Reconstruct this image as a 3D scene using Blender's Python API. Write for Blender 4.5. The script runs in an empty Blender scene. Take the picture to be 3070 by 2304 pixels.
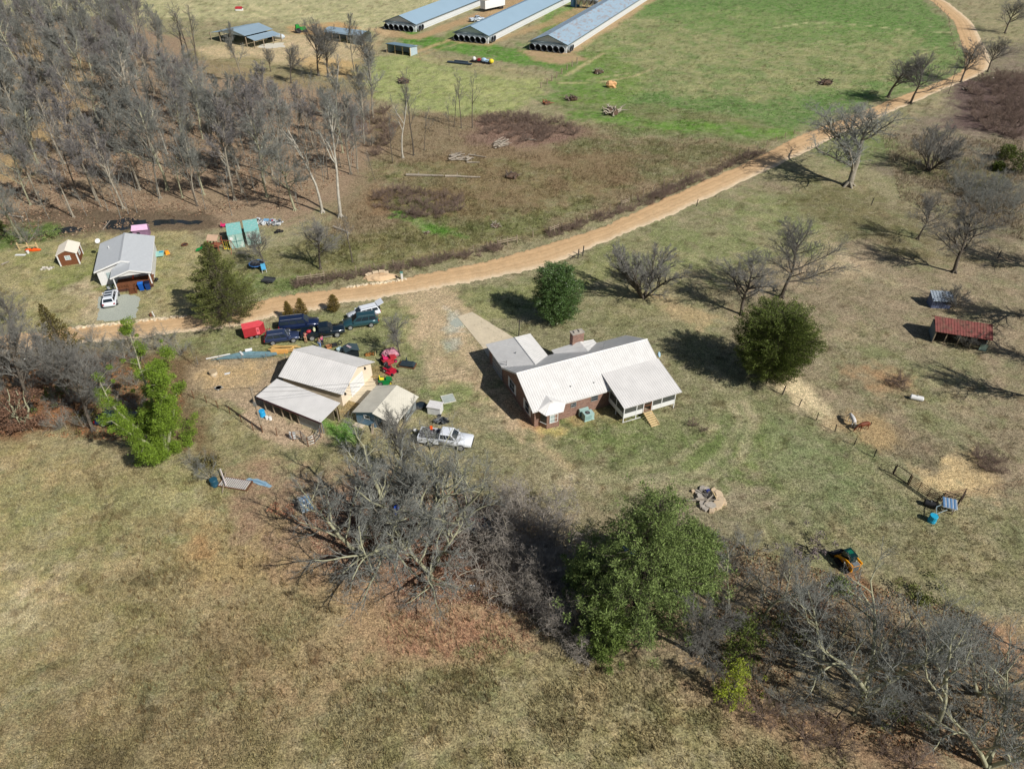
import bpy, math, random
import numpy as np
from mathutils import Vector, Matrix
R = math.radians
sc = bpy.context.scene
COL = sc.collection
# ---------------------------------------------------------------- camera
PITCH, FOC, HC = 38.0, 2129.0, 56.0          # degrees down, focal length in photo pixels, metres up
cd = bpy.data.cameras.new("camera"); cam = bpy.data.objects.new("camera", cd); COL.objects.link(cam)
cam.location = (0, 0, HC); cam.rotation_euler = (R(90 - PITCH), 0, 0)
cd.sensor_width = 36; cd.lens = 36 * FOC / 3070; cd.clip_end = 6000; cd.clip_start = .5
sc.camera = cam
# ---------------------------------------------------------------- light
SUN_EL, SUN_AZ = 41.0, 128.5                 # azimuth clockwise from +Y
w = bpy.data.worlds.new("World"); sc.world = w; w.use_nodes = True
nt = w.node_tree; bg = nt.nodes["Background"]
sky = nt.nodes.new("ShaderNodeTexSky"); sky.sky_type = 'NISHITA'; sky.sun_disc = False
sky.sun_elevation = R(SUN_EL); sky.sun_rotation = R(SUN_AZ); sky.altitude = 200
nt.links.new(sky.outputs[0], bg.inputs[0]); bg.inputs[1].default_value = 0.052
sl = bpy.data.lights.new("sun", 'SUN'); sl.energy = 4.95; sl.angle = R(.53); sl.color = (1, .965, .91)
so = bpy.data.objects.new("sun", sl); COL.objects.link(so)
sd = Vector((math.sin(R(SUN_AZ)) * math.cos(R(SUN_EL)), math.cos(R(SUN_AZ)) * math.cos(R(SUN_EL)), math.sin(R(SUN_EL))))
so.rotation_euler = sd.to_track_quat('Z', 'Y').to_euler(); so.location = sd * 100
vs = sc.view_settings; vs.view_transform = 'Standard'; vs.look = 'None'; vs.gamma = 1; vs.exposure = 0
sc.render.resolution_x, sc.render.resolution_y = 1024, 768
# ---------------------------------------------------------------- photo pixel -> ground point
def G(u, v, z=0.0):
    a, b, p = (u - 1535) / FOC, (v - 1152) / FOC, R(PITCH)
    d = (a, math.cos(p) - b * math.sin(p), -math.sin(p) - b * math.cos(p))
    t = (z - HC) / d[2]
    return Vector((d[0] * t, d[1] * t, z))
def pix(x, y, z=0):
    p = R(PITCH); dz = z - HC
    zf = y * math.cos(p) - dz * math.sin(p); yu = y * math.sin(p) + dz * math.cos(p)
    return 1535 + FOC * x / zf, 1152 - FOC * yu / zf
def hgt(base, top):
    b = G(*base); lo, hi = .3, 40
    for _ in range(40):
        m = (lo + hi) / 2
        if pix(b.x, b.y, m)[1] > top[1]: lo = m
        else: hi = m
    return lo
def sr(r, g, b, k=1.0):
    return tuple(k * (((c / 255 + .055) / 1.055) ** 2.4 if c > 10 else c / 255 / 12.92) for c in (r, g, b))
# ---------------------------------------------------------------- materials
MATS = {}
def mat(name, col, rough=.8, metal=0., var=.12, scale=2.5, bump=0., bscale=20., island=0., objr=0., spec=.3, kind=None, col2=None, k=.22, coat=0.):
    if name in MATS: return MATS[name]
    m = bpy.data.materials.new(name); m.use_nodes = True; t = m.node_tree; N = t.nodes; Lk = t.links.new
    bs = N["Principled BSDF"]; bs.inputs["Roughness"].default_value = rough; bs.inputs["Metallic"].default_value = metal
    bs.inputs["Specular IOR Level"].default_value = spec
    if coat: bs.inputs["Coat Weight"].default_value = coat; bs.inputs["Coat Roughness"].default_value = .08
    tc = N.new("ShaderNodeTexCoord"); vec = tc.outputs["Object"]
    no = N.new("ShaderNodeTexNoise"); no.inputs["Scale"].default_value = scale; no.inputs["Detail"].default_value = 5; no.inputs["Roughness"].default_value = .65
    Lk(vec, no.inputs["Vector"])
    mr = N.new("ShaderNodeMapRange"); mr.inputs[1].default_value = .3; mr.inputs[2].default_value = .7
    mr.inputs[3].default_value = 1 - var; mr.inputs[4].default_value = 1 + var
    Lk(no.outputs["Fac"], mr.inputs[0]); f = mr.outputs[0]
    def mul(a, b):
        q = N.new("ShaderNodeMath"); q.operation = 'MULTIPLY'; Lk(a, q.inputs[0]); Lk(b, q.inputs[1]); return q.outputs[0]
    if island:
        ge = N.new("ShaderNodeNewGeometry"); r2 = N.new("ShaderNodeMapRange"); r2.inputs[3].default_value = 1 - island; r2.inputs[4].default_value = 1 + island
        Lk(ge.outputs["Random Per Island"], r2.inputs[0]); f = mul(f, r2.outputs[0])
    if objr:
        oi = N.new("ShaderNodeObjectInfo"); r3 = N.new("ShaderNodeMapRange"); r3.inputs[3].default_value = 1 - objr; r3.inputs[4].default_value = 1 + objr
        Lk(oi.outputs["Random"], r3.inputs[0]); f = mul(f, r3.outputs[0])
    base = N.new("ShaderNodeRGB"); base.outputs[0].default_value = (*col, 1); cout = base.outputs[0]
    if kind == 'brick':
        sx = N.new("ShaderNodeSeparateXYZ"); Lk(vec, sx.inputs[0]); ad = N.new("ShaderNodeMath"); Lk(sx.outputs[0], ad.inputs[0]); Lk(sx.outputs[1], ad.inputs[1])
        cb = N.new("ShaderNodeCombineXYZ"); Lk(ad.outputs[0], cb.inputs[0]); Lk(sx.outputs[2], cb.inputs[1])
        br = N.new("ShaderNodeTexBrick"); Lk(cb.outputs[0], br.inputs[0]); br.inputs["Scale"].default_value = 1
        br.inputs["Brick Width"].default_value = .42; br.inputs["Row Height"].default_value = .13; br.inputs["Mortar Size"].default_value = .012
        br.inputs["Color1"].default_value = (*col, 1); br.inputs["Color2"].default_value = (*col2, 1); br.inputs["Mortar"].default_value = (.34, .28, .23, 1)
        br.inputs["Bias"].default_value = -.1; cout = br.outputs[0]
    elif kind in ('plank', 'lap', 'rust', 'lichen'):
        sx = N.new("ShaderNodeSeparateXYZ"); Lk(vec, sx.inputs[0])
        if kind in ('rust', 'lichen'):
            n2 = N.new("ShaderNodeTexNoise"); n2.inputs["Scale"].default_value = 1.1 if kind == 'rust' else 2.2; n2.inputs["Detail"].default_value = 7; n2.inputs["Roughness"].default_value = .75
            mp = N.new("ShaderNodeMapping"); mp.inputs["Scale"].default_value = (1, 1, .35) if kind == 'lichen' else (1, .3, 1); Lk(vec, mp.inputs[0]); Lk(mp.outputs[0], n2.inputs["Vector"]); fac = n2.outputs["Fac"]
            m2 = N.new("ShaderNodeMapRange"); m2.inputs[1].default_value = .5; m2.inputs[2].default_value = .62; Lk(fac, m2.inputs[0]); fac = m2.outputs[0]
        else:
            src = sx.outputs[2]
            if kind == 'plank':
                ad = N.new("ShaderNodeMath"); Lk(sx.outputs[0], ad.inputs[0]); Lk(sx.outputs[1], ad.inputs[1]); src = ad.outputs[0]
            mm = N.new("ShaderNodeMath"); mm.operation = 'MODULO'; ab = N.new("ShaderNodeMath"); ab.operation = 'ADD'; Lk(src, ab.inputs[0]); ab.inputs[1].default_value = 500
            Lk(ab.outputs[0], mm.inputs[0]); mm.inputs[1].default_value = k
            lt = N.new("ShaderNodeMath"); lt.operation = 'LESS_THAN'; Lk(mm.outputs[0], lt.inputs[0]); lt.inputs[1].default_value = k * .16; fac = lt.outputs[0]
        mx = N.new("ShaderNodeMix"); mx.data_type = 'RGBA'; Lk(fac, mx.inputs[0]); Lk(cout, mx.inputs[6]); mx.inputs[7].default_value = (*(col2 or tuple(c * .45 for c in col)), 1)
        cout = mx.outputs[2]
    sc_ = N.new("ShaderNodeVectorMath"); sc_.operation = 'SCALE'; Lk(cout, sc_.inputs[0]); Lk(f, sc_.inputs[3])
    Lk(sc_.outputs[0], bs.inputs["Base Color"])
    if bump:
        n3 = N.new("ShaderNodeTexNoise"); n3.inputs["Scale"].default_value = bscale; n3.inputs["Detail"].default_value = 4; Lk(vec, n3.inputs["Vector"])
        bp = N.new("ShaderNodeBump"); bp.inputs["Strength"].default_value = bump; bp.inputs["Distance"].default_value = .05
        Lk(n3.outputs["Fac"], bp.inputs["Height"]); Lk(bp.outputs[0], bs.inputs["Normal"])
    MATS[name] = m; return m
def attr_mat(name, kind):
    """ground / road / grass: colour comes from the per-vertex soil colour, broken up by several noises"""
    m = bpy.data.materials.new(name); m.use_nodes = True; t = m.node_tree; N = t.nodes; Lk = t.links.new
    bs = N["Principled BSDF"]; bs.inputs["Roughness"].default_value = .95; bs.inputs["Specular IOR Level"].default_value = .1
    at = N.new("ShaderNodeAttribute"); at.attribute_name = "Col"; tc = N.new("ShaderNodeTexCoord"); vec = tc.outputs["Object"]
    def noise(s, d=6, r=.7, sy=1):
        mp = N.new("ShaderNodeMapping"); mp.inputs["Scale"].default_value = (1, sy, 1); Lk(vec, mp.inputs[0])
        q = N.new("ShaderNodeTexNoise"); q.inputs["Scale"].default_value = s; q.inputs["Detail"].default_value = d; q.inputs["Roughness"].default_value = r; Lk(mp.outputs[0], q.inputs["Vector"]); return q.outputs["Fac"]
    def rng(a, i0, i1, o0, o1):
        q = N.new("ShaderNodeMapRange"); Lk(a, q.inputs[0])
        for i, x in enumerate((i0, i1, o0, o1)): q.inputs[i + 1].default_value = x
        return q.outputs[0]
    def mul(a, b):
        q = N.new("ShaderNodeMath"); q.operation = 'MULTIPLY'; Lk(a, q.inputs[0]); Lk(b, q.inputs[1]); return q.outputs[0]
    def mix(f, a, b, mode='MIX'):
        q = N.new("ShaderNodeMix"); q.data_type = 'RGBA'; q.blend_type = mode; Lk(f, q.inputs[0])
        for i, x in ((6, a), (7, b)):
            if isinstance(x, tuple): q.inputs[i].default_value = (*x, 1)
            else: Lk(x, q.inputs[i])
        return q.outputs[2]
    c = at.outputs["Color"]; al = at.outputs["Alpha"]
    if kind == 'ground':
        c = mix(mul(al, rng(noise(.22, 5, .7), .52, .66, 0, .6)), c, (.22, .235, .115))
        c = mix(mul(al, rng(noise(.5, 6, .75), .5, .66, 0, .45)), c, (.39, .335, .225))
        c = mix(mul(al, rng(noise(2.3, 6, .75), .54, .68, 0, .5)), c, (.15, .15, .08))
        c = mix(mul(al, rng(noise(4.1, 6, .8), .55, .66, 0, .45)), c, (.42, .36, .22))
        f = mul(mul(rng(noise(7, 4, .8), .38, .62, .42, 1.62), rng(noise(2.6, 4, .75), .36, .64, .66, 1.4)), rng(noise(.8, 5, .7), .3, .7, .82, 1.22))
        bsv, bst = 5, 1.0
    elif kind == 'road':
        f = mul(rng(noise(6, 5, .8), .3, .7, .82, 1.14), rng(noise(.5, 5, .7), .3, .7, .86, 1.12)); bsv, bst = 14, .35
    else:
        ge = N.new("ShaderNodeNewGeometry"); f = rng(ge.outputs["Random Per Island"], 0, 1, .6, 1.35); bsv, bst = 0, 0
    s = N.new("ShaderNodeVectorMath"); s.operation = 'SCALE'; Lk(c, s.inputs[0]); Lk(f, s.inputs[3]); Lk(s.outputs[0], bs.inputs["Base Color"])
    if bst:
        bp = N.new("ShaderNodeBump"); bp.inputs["Strength"].default_value = bst; bp.inputs["Distance"].default_value = .12
        Lk(noise(bsv, 6, .8), bp.inputs["Height"]); Lk(bp.outputs[0], bs.inputs["Normal"])
    return m
# ---------------------------------------------------------------- tags
def tag(o, label=None, cat=None, group=None, kind=None):
    if label: o["label"] = label
    if cat: o["category"] = cat
    if group: o["group"] = group
    if kind: o["kind"] = kind
    return o
def thing(name, label, cat, loc=(0, 0, 0), rz=0., group=None, s=1.):
    o = bpy.data.objects.new(name, None); COL.objects.link(o); o.location = loc; o.rotation_euler = (0, 0, rz); o.scale = (s, s, s)
    o.empty_display_size = .3
    return tag(o, label, cat, group)
def link(name, me, parent=None):
    o = bpy.data.objects.new(name, me); COL.objects.link(o)
    if parent is not None: o.parent = parent
    return o
def copy_tree(o, parent=None):
    c = o.copy(); COL.objects.link(c); c.parent = parent
    for ch in list(o.children): copy_tree(ch, c)
    return c * .95 + c.mean(1, keepdims=True) * .05
# ---------------------------------------------------------------- mesh builder
class MB:
    def __init__(s): s.v = []; s.f = []; s.m = []
    def add(s, vs, fs, mi=0):
        s.cut = getattr(s, 'cut', []) + [(len(s.v), len(s.f))]; n = len(s.v); s.v += [tuple(p) for p in vs]; s.f += [tuple(i + n for i in f) for f in fs]; s.m += [mi] * len(fs); return s
    def hexa(s, p, mi=0):
        return s.add(p, [(0, 3, 2, 1), (4, 5, 6, 7), (0, 1, 5, 4), (1, 2, 6, 5), (2, 3, 7, 6), (3, 0, 4, 7)], mi)
    def box(s, c, d, mi=0, rz=0., taper=1., rx=0.):
        p = []
        for z in (-1, 1):
            k = taper if z > 0 else 1
            for x, y in ((-1, -1), (1, -1), (1, 1), (-1, 1)): p.append(Vector((x * k * d[0] / 2, y * k * d[1] / 2, z * d[2] / 2)))
        M = Matrix.Rotation(rz, 3, 'Z') @ Matrix.Rotation(rx, 3, 'X'); c = Vector(c)
        return s.hexa([M @ q + c for q in p], mi)
    def b2(s, x0, x1, y0, y1, z0, z1, mi=0): return s.box(((x0 + x1) / 2, (y0 + y1) / 2, (z0 + z1) / 2), (x1 - x0, y1 - y0, z1 - z0), mi)
    def tube(s, pts, r, n=6, mi=0, caps=True):
        pts = [Vector(p) for p in pts]; rs = r if isinstance(r, (list, tuple)) else [r] * len(pts)
        vs, fs = [], []
        for i, p in enumerate(pts):
            d = (pts[min(i + 1, len(pts) - 1)] - pts[max(i - 1, 0)]).normalized()
            a = d.cross(Vector((0, 0, 1)) if abs(d.z) < .9 else Vector((1, 0, 0))).normalized(); b = d.cross(a)
            for j in range(n):
                t = 2 * math.pi * j / n; vs.append(p + (a * math.cos(t) + b * math.sin(t)) * rs[i])
        for i in range(len(pts) - 1):
            for j in range(n):
                k = (j + 1) % n; fs.append((i * n + j, i * n + k, (i + 1) * n + k, (i + 1) * n + j))
        if caps: fs += [tuple(range(n - 1, -1, -1)), tuple(range((len(pts) - 1) * n, len(pts) * n))]
        return s.add(vs, fs, mi)
    def ell(s, c, r, n=10, k=6, mi=0, noise=0., rnd=random, rz=0.):
        vs, fs = [], []; c = Vector(c); M = Matrix.Rotation(rz, 3, 'Z')
        for i in range(k + 1):
            ph = math.pi * i / k
            for j in range(n):
                t = 2 * math.pi * j / n; q = 1 + (rnd.uniform(-noise, noise) if noise else 0)
                vs.append(c + M @ Vector((r[0] * math.sin(ph) * math.cos(t) * q, r[1] * math.sin(ph) * math.sin(t) * q, r[2] * math.cos(ph) * q)))
        for i in range(k):
            for j in range(n):
                a = (j + 1) % n; fs.append((i * n + j, (i + 1) * n + j, (i + 1) * n + a, i * n + a))
        return s.add(vs, fs, mi)
    def prism(s, poly, z0, z1, mi=0):
        n = len(poly); vs = [(p[0], p[1], z0) for p in poly] + [(p[0], p[1], z1) for p in poly]
        fs = [tuple(range(n - 1, -1, -1)), tuple(range(n, 2 * n))] + [(i, (i + 1) % n, n + (i + 1) % n, n + i) for i in range(n)]
        return s.add(vs, fs, mi)
    def slab(s, poly3, off, mi=0):
        """closed plate: polygon in space thickened by vector off"""
        n = len(poly3); off = Vector(off); a = [Vector(p) for p in poly3]; vs = a + [p + off for p in a]
        fs = [tuple(range(n)), tuple(range(2 * n - 1, n - 1, -1))] + [((i + 1) % n, i, n + i, n + (i + 1) % n) for i in range(n)]
        return s.add(vs, fs, mi)
    def roof(s, A, B, C, D, pitch=.3, rib=.03, th=.07, mi=0, ribw=.3):
        """ribbed sheet A-B along the eave, D-C along the ridge; ribs run from eave to ridge"""
        A, B, C, D = (Vector(p) for p in (A, B, C, D)); n = max(2, int((B - A).length / pitch)); nor = (B - A).cross(D - A).normalized()
        if nor.z < 0: nor = -nor
        ts = []
        for i in range(n):
            for q, h in ((0, 0), (1 - ribw, 0), (1 - ribw * .75, 1), (1 - ribw * .25, 1)): ts.append(((i + q) / n, h))
        ts.append((1, 0)); vs = []
        for t, h in ts: vs += [A.lerp(B, t) + nor * rib * h, D.lerp(C, t) + nor * rib * h]
        k = len(ts); fs = [(2 * i, 2 * i + 2, 2 * i + 3, 2 * i + 1) for i in range(k - 1)]
        n0 = len(vs); vs += [p - nor * th for p in (A, B, C, D)]
        fs += [(n0, n0 + 3, n0 + 2, n0 + 1), (0, 1, n0 + 3, n0), (2 * k - 1, 2 * k - 2, n0 + 1, n0 + 2), (n0, n0 + 1, 2 * k - 2, 0), (n0 + 3, 1, 2 * k - 1, n0 + 2)]
        return s.add(vs, fs, mi)
    def me(s, name, mats, smooth=False):
        m = bpy.data.meshes.new(name); m.from_pydata([tuple(v) for v in s.v], [], s.f)
        for x in (mats if isinstance(mats, (list, tuple)) else [mats]): m.materials.append(x)
        m.polygons.foreach_set("material_index", s.m)
        if smooth: m.polygons.foreach_set("use_smooth", [True] * len(s.f))
        m.update(); return m
    def obj(s, name, mats, parent=None, smooth=False, label=None):
        o = link(name, s.me(name, mats, smooth), parent)
        if label: o["label"] = label
        return o
def objs(q, name, m_, p):
    """every piece of the builder as a mesh of its own"""
    cuts = q.cut + [(len(q.v), len(q.f))]
    for (v0, f0), (v1, f1) in zip(cuts[:-1], cuts[1:]):
        k = MB(); k.add(q.v[v0:v1], [tuple(i - v0 for i in f) for f in q.f[f0:f1]]); k.obj(name, m_, p)
def np_mesh(name, V, Q, m, col=None, smooth=False):
    """V (n,3) float, Q (k,3|4) int"""
    me = bpy.data.meshes.new(name); V = np.asarray(V, np.float32); Q = np.asarray(Q, np.int32); c = Q.shape[1]
    me.vertices.add(len(V)); me.vertices.foreach_set("co", V.ravel()); me.loops.add(Q.size); me.loops.foreach_set("vertex_index", Q.ravel())
    me.polygons.add(len(Q)); me.polygons.foreach_set("loop_start", np.arange(0, Q.size, c, dtype=np.int32))
    if smooth: me.polygons.foreach_set("use_smooth", np.ones(len(Q), bool))
    me.update(calc_edges=True)
    if col is not None:
        a = me.color_attributes.new("Col", 'FLOAT_COLOR', 'POINT'); a.data.foreach_set("color", (col if col.shape[1] == 4 else np.concatenate([col, np.ones((len(col), 1))], 1)).astype(np.float32).ravel())
    me.materials.append(m); return me
# ---------------------------------------------------------------- ground colours
rs = np.random.RandomState(7)
LAT = rs.rand(256, 256)
def vnoise(x, y):
    xi = np.floor(x).astype(int); yi = np.floor(y).astype(int); fx = x - xi; fy = y - yi; fx = fx * fx * (3 - 2 * fx); fy = fy * fy * (3 - 2 * fy)
    g = lambda a, b: LAT[a % 256, b % 256]
    return (g(xi, yi) * (1 - fx) + g(xi + 1, yi) * fx) * (1 - fy) + (g(xi, yi + 1) * (1 - fx) + g(xi + 1, yi + 1) * fx) * fy
def fbm(x, y, s, o=4):
    r = 0; a = .5; t = 0
    for i in range(o): r = r + a * vnoise(x * s + 17 * i, y * s + 31 * i); t += a; a *= .55; s *= 2.1
    return r / t
def sdist(P, poly):
    """signed distance (positive inside) of points P (n,2) to a polygon"""
    x, y = P[:, 0], P[:, 1]; d = np.full(len(P), 1e9); ins = np.zeros(len(P), bool); n = len(poly)
    for i in range(n):
        ax, ay = poly[i]; bx, by = poly[(i + 1) % n]; ex, ey = bx - ax, by - ay
        t = np.clip(((x - ax) * ex + (y - ay) * ey) / (ex * ex + ey * ey + 1e-9), 0, 1)
        d = np.minimum(d, np.hypot(x - ax - t * ex, y - ay - t * ey))
        if ay != by:
            c = ((ay > y) != (by > y)) & (x < ex * (y - ay) / (by - ay) + ax); ins ^= c
    return np.where(ins, d, -d)
def ldist(P, line):
    x, y = P[:, 0], P[:, 1]; d = np.full(len(P), 1e9)
    for (ax, ay), (bx, by) in zip(line[:-1], line[1:]):
        ex, ey = bx - ax, by - ay; t = np.clip(((x - ax) * ex + (y - ay) * ey) / (ex * ex + ey * ey + 1e-9), 0, 1)
        d = np.minimum(d, np.hypot(x - ax - t * ex, y - ay - t * ey))
    return d
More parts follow.
